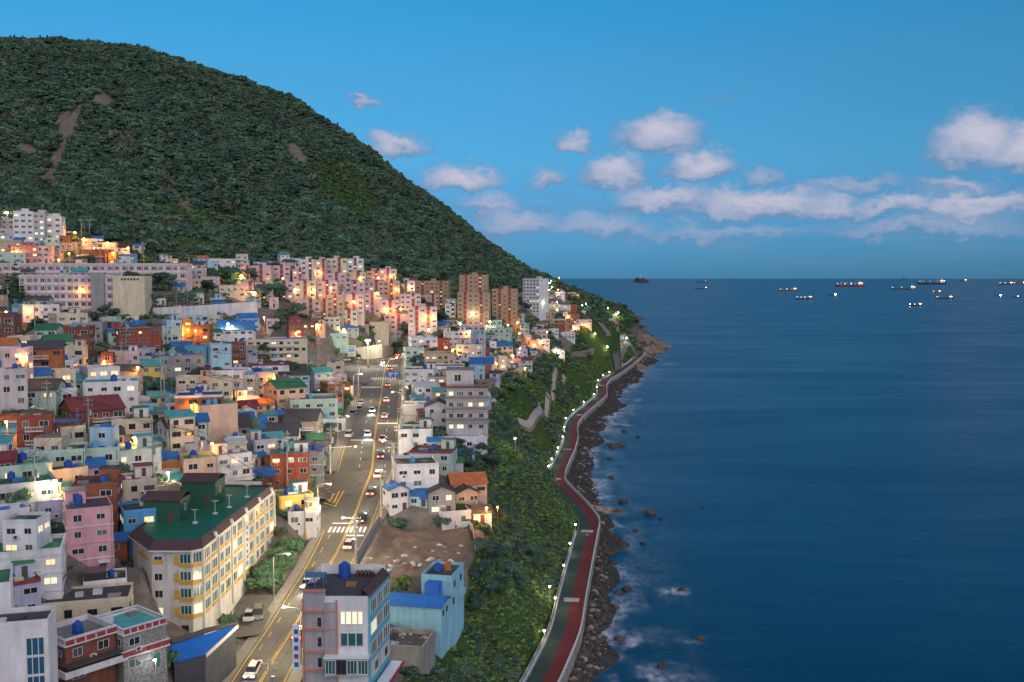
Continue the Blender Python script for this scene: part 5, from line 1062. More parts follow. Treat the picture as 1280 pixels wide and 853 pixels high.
# grey apartment house with dark railings, right of the road
def grey_flats():
    g = hit(585, 497, 0); pos = PZ(583, 553, 39.6); O = (pos[0], pos[1] + 6, 39.2); root = thing('apartment_house', 'grey six-storey flats with dark balcony railings above the cliff', 'apartments', O, R(2)); wm = mat('grey_panel_wall', (.44, .42, .44), .8, .08, .5, streak=.15)
    w, d, sh = 11.6, 10, 3.05; MB().box(-w / 2, w / 2, -d / 2, d / 2, -4, sh * 5).build('wall', wm, root); MB().box(-w / 2 + .1, 1.8, -d / 2 + 1.4, d / 2 - .1, sh * 5, sh * 6.6).build('top_storey', wm, root)
    MB().box(-w / 2 - .1, 2.0, -d / 2 + 1.2, d / 2, sh * 6.6, sh * 6.6 + .2).build('roof', ROOFM['g'], root); MB().box(-w / 2 + .1, w / 2 - .1, -d / 2 + .1, d / 2 - .1, sh * 5 + .01, sh * 5 + .1).build('terrace_floor', ROOFM['g'], root)
    rm = mat('railing_maroon', (.10, .05, .055), .6, .1, 1); gm = mat('railing_grey', (.17, .155, .17), .6, .1, 1)
    for s in range(2, 6):
        z = s * sh; MB().box(-w / 2 - .2, w / 2 + .25, -d / 2 - .9, -d / 2 - .02, z - .15, z + .02).build('balcony', wm, root); rl = MB(); m_ = rm if s == 5 else gm
        rl.box(-w / 2 - .2, w / 2 + .25, -d / 2 - .9, -d / 2 - .82, z + .95, z + 1.08); rl.box(-w / 2 - .2, w / 2 + .25, -d / 2 - .88, -d / 2 - .84, z + .02, z + .75)
        for k in range(6): x = -w / 2 - .15 + k * (w + .3) / 5; rl.box(x - .08, x + .08, -d / 2 - .92, -d / 2 - .8, z, z + 1.1)
        rl.build('balcony_railing', m_, root)
    for s in range(5):
        for x, ww in ((-4.4, 1.3), (-1.9, 2.0), (.9, 1.2), (3.9, 1.4)):
            if s == 0 and x == .9: continue
            put('window', WT if ww == 2.0 and s > 2 else WIN['w', 'd' if (s + int(x)) % 3 else 'G'], root, (x, -d / 2, s * sh + 1.6), 0, (ww, 1, 1.2))
        for y in (-2, 2): put('window', WIN['w', 'd'], root, (-w / 2, y, s * sh + 1.6), -math.pi / 2, (1.2, 1, 1.1)); put('window', WIN['w', 'd'], root, (w / 2, y, s * sh + 1.6), math.pi / 2, (1.2, 1, 1.1))
    put('window', WIN['w', 'd'], root, (-2.6, -d / 2 + 1.4, sh * 5.9), 0, (2.0, 1, 2.0)); FOOT.append((O[0], O[1], 8))
    p = PZ(572, 560, 38); o = house_at(p[0] + 1.5, p[1] + 1, 13, 7.5, 1, 'white', 'fB', 'Tc', 4, z=37.6, seed=51, sh=3.6, label='low white house with a broad bright blue roof below the grey flats')
grey_flats()
def school(T, xl, xr, yt, st, sh, d, cols, label, yaw, depth):
    sc, ou, ov = T; uL, uR, v = ou + xl / sc, ou + xr / sc, ov + yt / sc; uc = (uL + uR) / 2; a, b = ray(uc, v); W_ = (uR - uL) * d / F * 1.03; yw = R(yaw)
    pos = (a * d - math.sin(yw) * depth / 2, d + math.cos(yw) * depth / 2, CAMZ + b * d - st * sh - .7); wm = WALL['lpink']; root = thing('school_building', label, 'school', pos, yw)
    mw_ = mat('school_wall', (.62, .54, .57), .85, .06, .3, streak=.15); MB().box(-W_ / 2, W_ / 2, -depth / 2, depth / 2, -8, st * sh).build('wall', mw_, root); p = MB(); ring(p, W_, depth, st * sh + .002, st * sh + .8, .25, .25); p.build('parapet', mw_, root); MB().box(-W_ / 2 + .3, W_ / 2 - .3, -depth / 2 + .3, depth / 2 - .3, st * sh - .05, st * sh + .06).build('roof', ROOFM['g'], root)
    pr = UNIT(mat('school_red_panel', (.50, .16, .16), .8, .1, 1)); lw_ = W_ / cols
    for s in range(st):
        MB().box(-W_ / 2 - .05, W_ / 2 + .05, -depth / 2 - .35, -depth / 2 - .01, s * sh - .2, s * sh + .1).build('floor_band', mw_, root)
        for k in range(cols):
            x = (k + .5) * lw_ - W_ / 2; put('window', WIN['w', 'c' if rnd.random() < .5 else 'd'], root, (x - lw_ * .08, -depth / 2, s * sh + sh * .56), 0, (lw_ * .62, 1, sh * .5))
            if k % 2: put('red_panel', pr, root, (x + lw_ * .36, -depth / 2, s * sh + sh * .54), 0, (lw_ * .2, 1, sh * .56))
    FOOT.append((pos[0], pos[1], 12)); FOOT.append((pos[0] - W_ * .3, pos[1], 12)); FOOT.append((pos[0] + W_ * .3, pos[1], 12)); return root, W_, st * sh, depth
school(TA, 12, 905, 318, 4, 3.4, 452, 26, 'long pale pink school block with red panels between its windows', 6, 11)
rt, W_, Hh, dp = school(TA, 115, 548, 376, 5, 3.3, 412, 14, 'front pale pink school block with grey stair tower and blank cream end wall', 8, 12)
MB().box(W_ * .27, W_ * .27 + 5.2, -dp / 2 - 2.0, -dp / 2 + 2, -8, Hh + 1.8).build('stair_tower', WALL['grey'], rt)
MB().box(W_ / 2 + .02, W_ / 2 + 12.8, -dp / 2 - 1.2, dp / 2 + 1, -8, Hh + .3).build('end_wing', WALL['cream'], rt); sgn = MB()
for k in range(6): MB().box(W_ / 2 + 3.4 + k * 1.25, W_ / 2 + 4.2 + k * 1.25, -dp / 2 - 1.27, -dp / 2 - 1.2, Hh - 1.5, Hh - .6).build('sign_letter', ROOFM['d'], rt)
# bath house with striped chimney
o = px_house(TD, 620, 735, 410, 4, 'cream', 'fg', 'n', 6, .9); o['label'] = 'blank cream block at the foot of the blue striped chimney'; o['category'] = 'building'
cb = o.location; c = P(455.8, 402, cb[1] + 14); ch = thing('chimney', 'tall blue and white striped chimney behind the blank cream block', 'chimney', (c[0], c[1], c[2] - 6), 0)
for k, (z0, z1, m) in enumerate([(-4, 8.2, M_white), (8.2, 11, mat('chimney_blue', (.07, .25, .5), .8, .1, 1)), (11, 16.4, M_white), (16.4, 18.2, M_blueT)]): MB().cyl(0, 0, z0, z1, 1.05 - .02 * k, 1.03 - .02 * k, 14).build('chimney_band', m, ch)
o = px_house(TD, 735, 800, 405, 2, 'grey', 'gB', '', 4, 1.1); o['label'] = 'long shed with a ribbed blue roof beside the striped chimney'; o['category'] = 'shed'
# brick shop with lit front on the side street
o = px_house(TE, 165, 332, 505, 3, 'redbrick', 'fT', 'tp', 12, .7); o['label'] = 'red brick shop house with lit green shop front on the side street'; o['category'] = 'shop'
o = px_house(TD, 1020, 1075, 400, 1, 'tan', 'fB', '')
# market shed with blue roof beside the hotel car park
def market():
    pts = [PZ(214, 806, 28.2), PZ(297, 781, 28.4), PZ(257, 818, 27.2), PZ(216, 828, 27.0)]; c0 = np.mean(np.array(pts), 0); root = thing('market_shed', 'street stall shed under a sloping bright blue sheet roof by the car park', 'shed', (c0[0], c0[1], 24.0)); q = [np.array(p) - np.array([c0[0], c0[1], 24.0]) for p in pts]
    mb = MB(); mb.add([tuple(p) for p in q] + [(p[0], p[1], p[2] - .12) for p in q], [(3, 2, 1, 0), (4, 5, 6, 7), (0, 1, 5, 4), (1, 2, 6, 5), (2, 3, 7, 6), (3, 0, 4, 7)]); o = mb.build('roof', mat('blue_sheet', (.015, .15, .60), .5, .12, .4), root)
    mb = MB(); mb.add([(p[0] * .95, p[1] * .95, p[2] - .2) for p in q] + [(p[0] * .95, p[1] * .95, -3) for p in q], [(0, 1, 2, 3), (0, 4, 5, 1), (1, 5, 6, 2), (2, 6, 7, 3), (3, 7, 4, 0)]); mb.build('wall', mat('stall_shade_wall', (.06, .065, .08), .7, .3, .6), root)  # wall colour kept dark for the shadows and shops under the roof
    MB().tube([tuple(q[0] + [0, 0, .3]), tuple((q[0] + q[1]) / 2 + [0, .3, .5]), tuple(q[1] + [0, 0, .3])], [.35, .42, .3], 7).build('black_tarp', ROOFM['d'], root); MB().bar(tuple(q[1] + [.1, 0, -.2]), tuple(q[2] + [.1, 0, -.2]), .15, .6).build('banner', WALL['white'], root)
    FOOT.append((c0[0], c0[1], 7))
market()
# hoardings round the vacant lot
def hoarding(pts, h, mats_, label, step=1.6):
    q = resample(np.array(pts), step); root = thing('hoarding', label, 'fence', tuple(q[0]))
    for i in range(len(q) - 1):
        a, b = q[i] - q[0], q[i + 1] - q[0]; MB().bar((a[0], a[1], h / 2 - .5 + a[2]), (b[0], b[1], h / 2 - .5 + b[2]), .1, h + 1).build('panel', mats_[(i * 7 // 3) % len(mats_)], root); MB().box(a[0] - .06, a[0] + .06, a[1] - .22, a[1] - .1, a[2] - .5, a[2] + h + .15).build('post', M_steel, root)
GP = [mat('grey_sheet', (.30, .31, .33), .6, .15, .6, metal=.3), mat('pale_sheet', (.46, .46, .46), .6, .15, .6), mat('white_sheet', (.58, .58, .57), .6, .1, .6)]
hoarding([PZ(443, 712, 26.4), PZ(462, 678, 28.2), PZ(475, 658, 29)], 2.6, GP[:1], 'grey corrugated hoarding between the road and the vacant lot'); hoarding([PZ(477, 655, 28), PZ(510, 654, 28), PZ(548, 652, 28)], 4.2, [GP[0], GP[1], GP[2], GP[1]], 'tall patchwork hoarding of grey and white sheets behind the vacant lot')
hoarding([PZ(552, 662, 27.6), PZ(590, 660, 27.6), PZ(594, 688, 26.6)], 1.6, [M_concw], 'low white wall at the cliff side of the vacant lot', 3)
f = np.array([P(192, 385, 426), P(250, 382, 426), P(322, 377, 430)]); fr = resample(f, 4.5); nf = thing('net_fence', 'tall wire net fence on steel posts above the long white retaining wall', 'fence', tuple(fr[0]))
for p in fr: q = p - fr[0]; MB().tube([(q[0], q[1], q[2] - .5), (q[0], q[1], q[2] + 5.5)], .09, 5).build('post', M_steel, nf)
mb = MB()
for z in (.5, 1.9, 3.2, 4.4, 5.4): mb.tube([(p[0] - fr[0][0], p[1] - fr[0][1], p[2] - fr[0][2] + z) for p in fr], .05, 4)
mb.build('net_wires', M_steel, nf)
# rubble heap in the lot
rs = random.Random(9)
for k in range(46):
    u, v = rs.gauss(512, 22), rs.gauss(702, 7)
    if k > 34: u, v = rs.gauss(560, 14), rs.gauss(690, 8)
    g = hit(u, v); s = rs.uniform(.2, .75); o = MB().add(*ROCK(s, k + 60)).build('rubble_block', WALL[rs.choice(['lgrey', 'grey', 'white', 'stone', 'brick', 'lblue'])], None, (g[0], g[1], g[2] + s * .4 + .2)); tag(o, 'broken concrete block lying on the bare earth of the vacant lot', 'rubble', 'rubble on the vacant lot')

# ------------------------------------------------------------------ lesser houses in the gaps
def free(x, y, r, k=1.0):
    return all((x - a) ** 2 + (y - b) ** 2 > ((r + c) * k) ** 2 for a, b, c in FOOT)
edge_d = lambda x, y: float(side_of(np.array([x]), np.array([y]), EDGE)[0]); top_d = lambda x, y: float(side_of(np.array([x]), np.array([y]), TOWN_TOP)[0])
allroad = [mc, FR, SIDE] + list(LANES.values())
def clear_road(x, y, r):
    X, Y = np.array([x]), np.array([y])
    d, h_ = near_line(X, Y, np.c_[mc[:, :2], hw])
    if d[0] < h_[0] + r + 2: return False
    for l in allroad[1:]:
        if near_line(X, Y, np.asarray(l))[0][0] < r + 4: return False
    for q in (LOT, PARK, PLAZA):
        if in_poly(X, Y, [tuple(p) for p in q])[0]: return False
    return True
NF0 = len(FOOT); FOOT.append((-24, 208, 11)); FOOT.append((-20, 218, 10)); FOOT.append((-34, 200, 7)); FOOT.append((-56, 152, 8)); FOOT.append((-27, 177, 10)); FOOT.append((-46, 190, 8)); FOOT.append((-45, 200, 7)); FOOT.append((-47, 181, 6)); FOOT.append((-32, 168, 8)); FOOT.append((-30, 190, 9)); NF1 = len(FOOT)
rf = random.Random(77)
fill_cols = ['white'] * 4 + ['cream'] * 4 + ['mint'] * 3 + ['mintw', 'lblue', 'lblue', 'lpink', 'lpink', 'peach', 'lgrey', 'lgrey', 'brick', 'redbrick', 'dbrick', 'tan', 'stone', 'lavender', 'grey']
ca_ = np.exp(nrs.uniform(math.log(168), math.log(900), 26000)); cb_ = nrs.uniform(-.53, .10, 26000) * ca_
okc = (side_of(cb_, ca_, EDGE) < -7) & (side_of(cb_, ca_, TOWN_TOP) > 10); dd_, hh_ = near_line(cb_, ca_, np.c_[mc[:, :2], hw]); okc &= dd_ > hh_ + 5
for l in allroad[1:]: okc &= near_line(cb_, ca_, np.asarray(l))[0] > 7
for q in (LOT, PARK, PLAZA): okc &= ~in_poly(cb_, ca_, [tuple(p) for p in q])
zz_ = H(cb_, ca_); spread = np.max([H(cb_ + a, ca_ + b) for a, b in ((4, 0), (-4, 0), (0, 4), (0, -4))], 0) - np.min([H(cb_ + a, ca_ + b) for a, b in ((4, 0), (-4, 0), (0, 4), (0, -4))], 0); okc &= spread < 7
cands = list(zip(cb_[okc], ca_[okc], zz_[okc]))
def fill(n, rlo, rhi, k, kind):
    cnt = 0
    for x, y, z in cands:
        if cnt >= n: break
        r = rf.uniform(rlo, rhi)
        if not free(x, y, r, k): continue
        u = CX + F * x / y; w = r * 1.5
        if 110 < u < 335 and 380 < y < 432: continue
        if kind == 'house':
            st_ = rf.choice([1, 2, 2, 2, 3]); roof = rf.choice(['fg', 'fG', 'fG', 'fd', 'fT', 'fB', 'gD', 'gB', 'gD', 'gT', 'gO', 'gR', 'gG', 'sT']); fl = ''.join(c for c in 'tplb' if rf.random() < {'t': .45, 'p': .3, 'l': .15, 'b': .2}[c])
        else: st_ = rf.choice([1, 1, 2]); roof = rf.choice(['gD', 'gB', 'gB', 'gT', 'gO', 'gD', 'sT', 'sB', 'sW', 'fG', 'fd', 'fB', 'gG', 'fT']); fl = 't' if rf.random() < .3 else ''
        make_house((float(x), float(y), float(z)), w, w * rf.uniform(.7, 1.1), st_, rf.choice(fill_cols), roof, fl, default_yaw(u, y, rf), 2.6 if kind == 'house' else 2.3, rf.randrange(99999), 'house' if kind == 'house' else 'shed', lod=0 if y < 420 else 1); cnt += 1
    return cnt
nf_ = (fill(84, 3.6, 5.0, .78, 'house'), fill(285, 2.3, 3.6, .66, 'shed'))  # both passes place little houses; the smaller ones carry the name shed
del FOOT[NF0:NF1]
# ------------------------------------------------------------------ street lamps (lit)
AMB, WARMW, COOL = (1.0, .37, .055), (1.0, .80, .48), (.92, .95, 1.0)
def bulb_mat(nm, c, s): return mat(nm, (.8, .8, .8), .5, 0, 1, emit=c, es=s)
BM = {'o': bulb_mat('lamp_amber', (1.0, .50, .12), 22), 'w': bulb_mat('lamp_warm_white', (1.0, .86, .55), 45), 'c': bulb_mat('lamp_cool', (.9, .95, 1), 40)}
def bulb(r):
    return MB().cyl(0, 0, -.75 * r, 0, .75 * r, r, 10).cyl(0, 0, 0, .7 * r, r, .5 * r, 10)
BULB = {(k, s): bulb(s).mesh('lamp_bulb', m) for k, m in BM.items() for s in (.22, .28, .34, .5)}
POLE1 = MB().cyl(0, 0, 0, 1, .075, .05, 7).mesh('pole', M_pole); HEAD = MB().box(-.2, .2, -.35, .35, .1, .24).mesh('lamp_head', M_dark)
def point(parent, loc, c, w, r=.25):
    l = bpy.data.lights.new('lamp_light', 'POINT'); l.energy = w; l.color = c; l.shadow_soft_size = r; o = bpy.data.objects.new('lamp_light', l); o.parent = parent; o.location = loc; col.objects.link(o); return o
LAMPS = []
bpy.context.view_layer.update(); DG = bpy.context.evaluated_depsgraph_get()
def lamp(u, v, k='o', h=5.2, power=2000, size=None):
    a, b = ray(u, v); g = hit(u, v, h)
    if g is None: return
    d = g[1]
    for _ in range(60):
        x, y = a * d, d
        if all((x - p) ** 2 + (y - q) ** 2 > (r * .74) ** 2 for p, q, r in FOOT): break
        d -= .35
    tgt = Vector((a * d, d, b * d)); L_ = tgt.length
    hit_, loc_, *_r = scene.ray_cast(DG, Vector((0, 0, CAMZ)), tgt.normalized(), distance=L_)
    if hit_: d = loc_.y - 1.7; power *= .45                      # hung on the front of whatever stands there
    x, y, z = a * d, d, CAMZ + b * d; gz_ = Hs(x, y); hh = z - gz_
    if hh < 3: hh = 3
    root = put('street_lamp', None, None, (x, y, gz_)); root.empty_display_size = .3
    put('pole', POLE1, root, (0, .3, -.5), 0, (1, 1, hh + .6)); MB_ARM and put('arm', MB_ARM, root, (0, 0, hh + .1))
    hd = put('lamp_head', HEAD, root, (0, 0, hh + .12)); s = size or (.28 if d < 260 else (.34 if d < 480 else .5)); put('lamp_bulb', BULB[k, s], hd, (0, 0, -.08))
    point(root, (0, -.1, hh - s * .8 - .12), {'o': AMB, 'w': WARMW, 'c': COOL}[k], power, .3); LAMPS.append((root, k, u, v, d))
    return root
MB_ARM = MB().bar((0, .3, 0), (0, -.2, .12), .06, .06).mesh('arm', M_pole)
LT = [(TA, 'o', '85,258 375,163 420,195 537,215 640,240 470,240 563,265 345,267 293,300 1205,380 1270,465 405,445 148,548 130,785 978,655 940,650 30,560 1160,632'), (TA, 'w', '35,62 1140,620'),
      (TB, 'o', '688,78 520,50 668,430 1060,458 958,270 1225,200 295,660 30,350'), (TB, 'w', '250,655 840,605'),
      (TD, 'o', '10,180 215,193 395,160 600,190 692,190 755,183 272,250 367,250 70,265 782,245 685,265 568,308 735,350 803,345 928,380 967,380 120,388 385,425 280,468 170,690 28,760 1143,465 1062,550 455,240 850,235'), (TD, 'w', '520,450 1162,368 1250,410 943,450 1100,420'),
      (TG, 'o', '348,332 357,388 108,383 495,380 640,362 690,345 432,445 360,465 243,540 325,500 25,470 385,560 300,345 470,430 600,300'), (TG, 'w', '122,285 210,330 670,245 545,230 545,270 550,480 735,390 797,453 520,155 515,125 450,70 505,170 480,235 690,240'),
      (TE, 'o', '1232,780 355,780')]
for T, k, txt in LT:
    for q in txt.split():
        x, y = map(float, q.split(',')); lamp(T[1] + x / 4, T[2] + y / 4, k, power=1900 if k == 'o' else 900)
for u, v, k, pw in [(760, 385.5, 'w', 2600), (773, 391, 'w', 4200), (783, 422.5, 'w', 1500), (193.5, 825, 'c', 120), (622, 634, 'o', 350)]: lamp(u, v, k, 6, pw, .5 if v < 600 else .22)
# tall road lamps with arms, lit
def road_lamp(t, side, power=5200, h=9.5, c='w', lab=None):
    e = RL if side < 0 else RR; i = int(t); p = e[i] + (e[i] - RC[i]) / np.linalg.norm(e[i] - RC[i]) * 1.0; inw = (RC[i] - e[i]) / np.linalg.norm((RC[i] - e[i])[:2]); root = put('street_lamp', None, None, tuple(p + [0, 0, .12])); root.empty_display_size = .3
    MB().tube([(0, 0, -.3), (0, 0, h - .6), (inw[0] * .5, inw[1] * .5, h)], [.11, .08, .06], 8).build('pole', M_steel, root); arm = MB().tube([(inw[0] * .5, inw[1] * .5, h), (inw[0] * 2.6, inw[1] * 2.6, h + .25)], .055, 6).build('arm', M_steel, root)
    hd = MB().box(-.22, .22, -.4, .4, -.05, .1).build('lamp_head', M_steel, root, (inw[0] * 2.8, inw[1] * 2.8, h + .28)); put('lamp_bulb', BULB[c, .22], hd, (0, 0, -.1)); point(root, (inw[0] * 2.8, inw[1] * 2.8, h - .35), {'w': WARMW, 'c': COOL, 'o': AMB}[c], power, .3)
    root['label'] = lab or 'tall steel road lamp arching over the main road'; root['category'] = 'street lamp'; root['group'] = 'tall road lamps'; return root
for t, s, c in ((22, -1, 'w'), (42, -1, 'w'), (60, 1, 'w'), (72, -1, 'w'), (84, 1, 'w'), (92, -1, 'w'), (100, 1, 'w'), (112, -1, 'w'), (32, 1, 'w'), (8, 1, 'w')): road_lamp(t, s, c=c)
for i in range(6, len(FR) - 2, 6):
    p = offset_line(FR, -6.2 if i % 12 else 6.2)[i]; root = thing('street_lamp', 'lamp beside the far road climbing past the white tower', 'street lamp', tuple(p), 0, 'lamps along the far road'); put('pole', POLE1, root, (0, 0, -.5), 0, (1.6, 1.6, 8.5)); hd = put('lamp_head', HEAD, root, (0, 0, 8)); put('lamp_bulb', BULB['w' if i % 12 else 'o', .5], hd, (0, 0, -.1)); point(root, (0, 0, 7.2), WARMW, 1500, .4)
# floodlight mast at the junction
g = PZ(460, 459.5, 42.65); m_ = thing('floodlight_mast', 'tall white floodlight mast glaring over the road junction', 'light mast', g); MB().cyl(0, 0, -.3, 13, .28, .16, 10).build('pole', M_white, m_); MB().box(-.6, .6, -.6, .6, -.2, 1.6).build('base', M_yelp, m_)
for k in range(5): a = k * 2 * math.pi / 5; hd = MB().box(-.3, .3, -.3, .3, 13, 13.2).build('lamp_head', M_white, m_, (.9 * math.cos(a), .9 * math.sin(a), 0)); put('lamp_bulb', BULB['c', .34], hd, (0, 0, 12.95))
point(m_, (0, 0, 12.3), (1, .93, .75), 20000, .6)
# promenade lamps on the inland wall
lamp_i = [pidx(u, v) for u, v in ((712, 690), (706, 720), (697, 760), (682, 806), (724, 668))]
for i in lamp_i + [k for k in range(pidx(697, 600), len(PROM) - 4, 5)]:
    p = offset_line(PROM, -PW - .1)[i]; far = p[1] > 380; root = thing('promenade_lamp', 'slim lit lamp on the inland wall of the promenade' if not far else 'lit lamp along the far promenade below the cliff', 'lamp', tuple(p), 0, 'promenade lamps near' if not far else 'promenade lamps far'); put('pole', POLE1, root, (0, 0, -.3), 0, (.8, .8, 3.2)); put('lamp_bulb', BULB['w', .22], root, (0, 0, 3.0)); put('lamp_head', HEAD, root, (0, 0, 3.15), 0, (.7, .5, 1)); point(root, (.3, 0, 2.6), WARMW, 90 if not far else 260, .2)
g = hit(687, 756); root = thing('street_lamp', 'lone slim lamp post standing on the grassy slope above the mural wall', 'street lamp', g); put('pole', POLE1, root, (0, 0, -.3), 0, (1, 1, 5)); hd = put('lamp_head', HEAD, root, (0, 0, 4.7)); put('lamp_bulb', BULB['w', .22], hd, (0, 0, -.1)); point(root, (0, 0, 4.2), (1, .95, .6), 320, .2)
g = hit(644, 572); root = thing('street_lamp', 'white lamp post on the grassy brow above the promenade bend', 'street lamp', g); put('pole', POLE1, root, (0, 0, -.3), 0, (1, 1, 6)); hd = put('lamp_head', HEAD, root, (0, 0, 5.7)); put('lamp_bulb', BULB['w', .22], hd, (0, 0, -.1)); point(root, (0, 0, 5.2), (1, .95, .6), 320, .2)

# ------------------------------------------------------------------ utility poles and wires
def make_pole():
    root = put('utility_pole', None); root.empty_display_size = .3; MB().cyl(0, 0, -.6, 11, .19, .12, 9).build('pole', M_pole, root)
    for z in (10.2, 9.3): 
        a = MB().box(-1.1, 1.1, -.06, .06, z, z + .12).build('crossarm', M_steel, root); mb = MB()
        for x in (-1.0, -.5, .5, 1.0): mb.cyl(x, 0, z + .12, z + .4, .06, .05, 6)
        mb.build('insulators', mat('insulator', (.5, .5, .48), .4, .1, 1), a)
    MB().cyl(.42, 0, 7.2, 8.4, .28, .28, 10).build('transformer', M_steel, root); MB().box(-.22, .22, -.22, .22, .3, 1.6).build('stripe_guard', M_yelp, root); return root
up0 = make_pole(); POLES = []; first = [True]
def place_pole(p, rz, label, group, sc=1.0):
    o = up0 if first[0] else dup(up0, p, rz); first[0] = False; o.location = p; o.rotation_euler = (0, 0, rz); o.scale = (1, 1, sc); o['label'] = label; o['category'] = 'utility pole'; o['group'] = group; return o
line = []
for t in (1.5, 16, 31, 46, 57, 66, 75, 84, 93, 101, 109, 117):
    i = int(t); p = RR[i] + (RR[i] - RC[i]) / np.linalg.norm(RR[i] - RC[i]) * 1.2; place_pole((p[0], p[1], p[2] + .1), 0, 'concrete utility pole on the sea side of the main road', 'poles along the main road'); line.append(p)
pw = thing('power_lines', 'sagging power lines strung along the sea side of the main road', 'power lines', tuple(line[0]))
def wire(a, b, sag, r=.028):
    a, b = Vector(a), Vector(b); return MB().tube([a.lerp(b, k / 8) - Vector((0, 0, sag * 4 * (k / 8) * (1 - k / 8))) for k in range(9)], r, 4)
for a, b in zip(line[:-1], line[1:]):
    for x, z in ((-1.0, 10.6), (.5, 10.6), (1.0, 9.7), (-.5, 9.7)): q = Vector(line[0]); wire(Vector(a) - q + Vector((x, 0, z)), Vector(b) - q + Vector((x, 0, z)), .5).build('wire', M_dark, pw)
PB = [('two tall poles rising beside the parked cars on the terrace', [(202, 522), (206, 520)], 1.6), ('pole behind the white three-storey house', [(192, 622)], 1.2), ('pole in front of the brick shop on the side street', [(356, 607)], 1.25), ('pole by the bend below the school', [(10, 392), (44, 420)], 1.1),
      ('pole at the edge of the road junction', [(398, 465), (429, 471), (448, 497)], 1.25), ('pole beside the parked cars left of the main road', [(424, 512), (420, 520), (414, 592)], 1.1), ('pole among the small houses of the middle slope', [(150, 470), (158, 440), (60, 540), (30, 620), (296, 520), (243, 470), (250, 600), (110, 560), (300, 470), (363, 640)], 1.0),
      ('pole among the cliff-top village houses', [(560, 480), (600, 460), (640, 440), (655, 425), (700, 405), (560, 430), (690, 392)], 1.0), ('pole on the upper slope among the lamplit houses', [(75, 330), (40, 320), (120, 325), (102, 300), (112, 300), (180, 330), (236, 345)], 1.0)]
for lb, pts, sc in PB:
    for u, v in pts:
        g = hit(u, v)
        x, y, z = g
        for _ in range(40):
            if all((x - p) ** 2 + (y - q) ** 2 > (r * .8) ** 2 for p, q, r in FOOT): break
            x += .3; y -= .4
        place_pole((x, y, Hs(x, y)), rnd.uniform(-.5, .5), 'concrete utility ' + lb, lb, sc)
vp = [bpy.data.objects[n] for n in [o.name for o in col.objects if o.name.startswith('utility_pole')]]
vp = [o for o in vp if o['group'] in ('pole among the small houses of the middle slope', 'pole among the cliff-top village houses', 'pole on the upper slope among the lamplit houses', 'pole beside the parked cars left of the main road', 'two tall poles rising beside the parked cars on the terrace')]
seen_p = set()
for o in vp:
    for t in sorted((t for t in vp if t is not o), key=lambda t: (t.location - o.location).length)[:2]:
        key = tuple(sorted((o.name, t.name)))
        if key in seen_p or (t.location - o.location).length > 75: continue
        seen_p.add(key); a, b = o.location, t.location; w_ = thing('power_line', 'dark power cables slung between two utility poles over the roofs', 'power line', tuple(a), 0, 'cables over the roofs')
        for x, z in ((-1, 10.5), (1, 10.4), (.5, 9.5)): wire((x, 0, z * o.scale[2]), (b[0] - a[0] + x, b[1] - a[1], b[2] - a[2] + z * t.scale[2]), .9, .035).build('wire', M_dark, w_)
# traffic signal with mast arm, road sign, billboards
g = gp(413, 592); ts = thing('traffic_signal', 'traffic signal on a long white arm with its amber light on', 'traffic signal', tuple(g)); MB().cyl(0, 0, -.2, 7.2, .14, .1, 8).build('pole', M_white, ts); MB().tube([(0, 0, 6.6), (7.0, .5, 6.9)], .08, 6).build('arm', M_white, ts); bx_ = MB().box(5.6, 7.2, .3, .7, 6.5, 7.1).build('signal_box', M_dark, ts)
for k, c in enumerate([(.2, .01, .01), None, (.01, .12, .05)]):
    mb = MB().cyl(0, 0, 0, .12, .19, .19, 10); o = mb.build('signal_lens', mat('signal_lens_%d' % k, c or (.8, .5, .1), .4, 0, 1, emit=None if c else (1, .5, .06), es=0 if c else 30), bx_, (5.9 + k * .5, .28, 6.8)); o.rotation_euler = (math.pi / 2, 0, 0)
point(ts, (6.4, -.1, 6.7), AMB, 260, .2)
p = rp(96, 0); i = 96; q = RR[i]; rs_ = thing('road_sign', 'big blue direction sign on a gantry arm over the main road', 'road sign', tuple(q)); MB().cyl(.6, 0, -.2, 7.4, .14, .12, 8).build('pole', M_steel, rs_); MB().tube([(.6, 0, 7.0), (-4.8, 0, 7.0)], .09, 6).build('arm', M_steel, rs_); bd = MB().box(-5.0, -.4, -.16, -.06, 5.4, 7.6).build('board', M_blueT, rs_)
for a in ((-4.6, -2.9, 6.9, 7.15), (-2.5, -.9, 6.9, 7.15), (-4.0, -3.8, 5.7, 6.6), (-2.0, -1.8, 5.7, 6.6), (-4.4, -3.3, 6.3, 6.45)): MB().box(a[0], a[1], -.19, -.165, a[2], a[3]).build('sign_mark', M_white, bd)
def billboard(u0, u1, v0, v1, d, label, cols):
    a = P(u0, v1, d); w = (u1 - u0) * d / F; h = (v1 - v0) * d / F; root = thing('billboard', label, 'billboard', (a[0], a[1], a[2])); MB().box(0, w, 0, .3, 0, h).build('board', M_white, root)
    for k, (x0, x1, z0, z1, c) in enumerate(cols): MB().box(x0 * w, x1 * w, -.05, 0, z0 * h, z1 * h).build('poster_area', mat('poster_%s_%d' % (label[:4], k), c, .6, .15, 2), root)
    for x in (.15 * w, .85 * w): MB().box(x - .12, x + .12, .31, .55, -6, h * .9).build('post', M_steel, root)
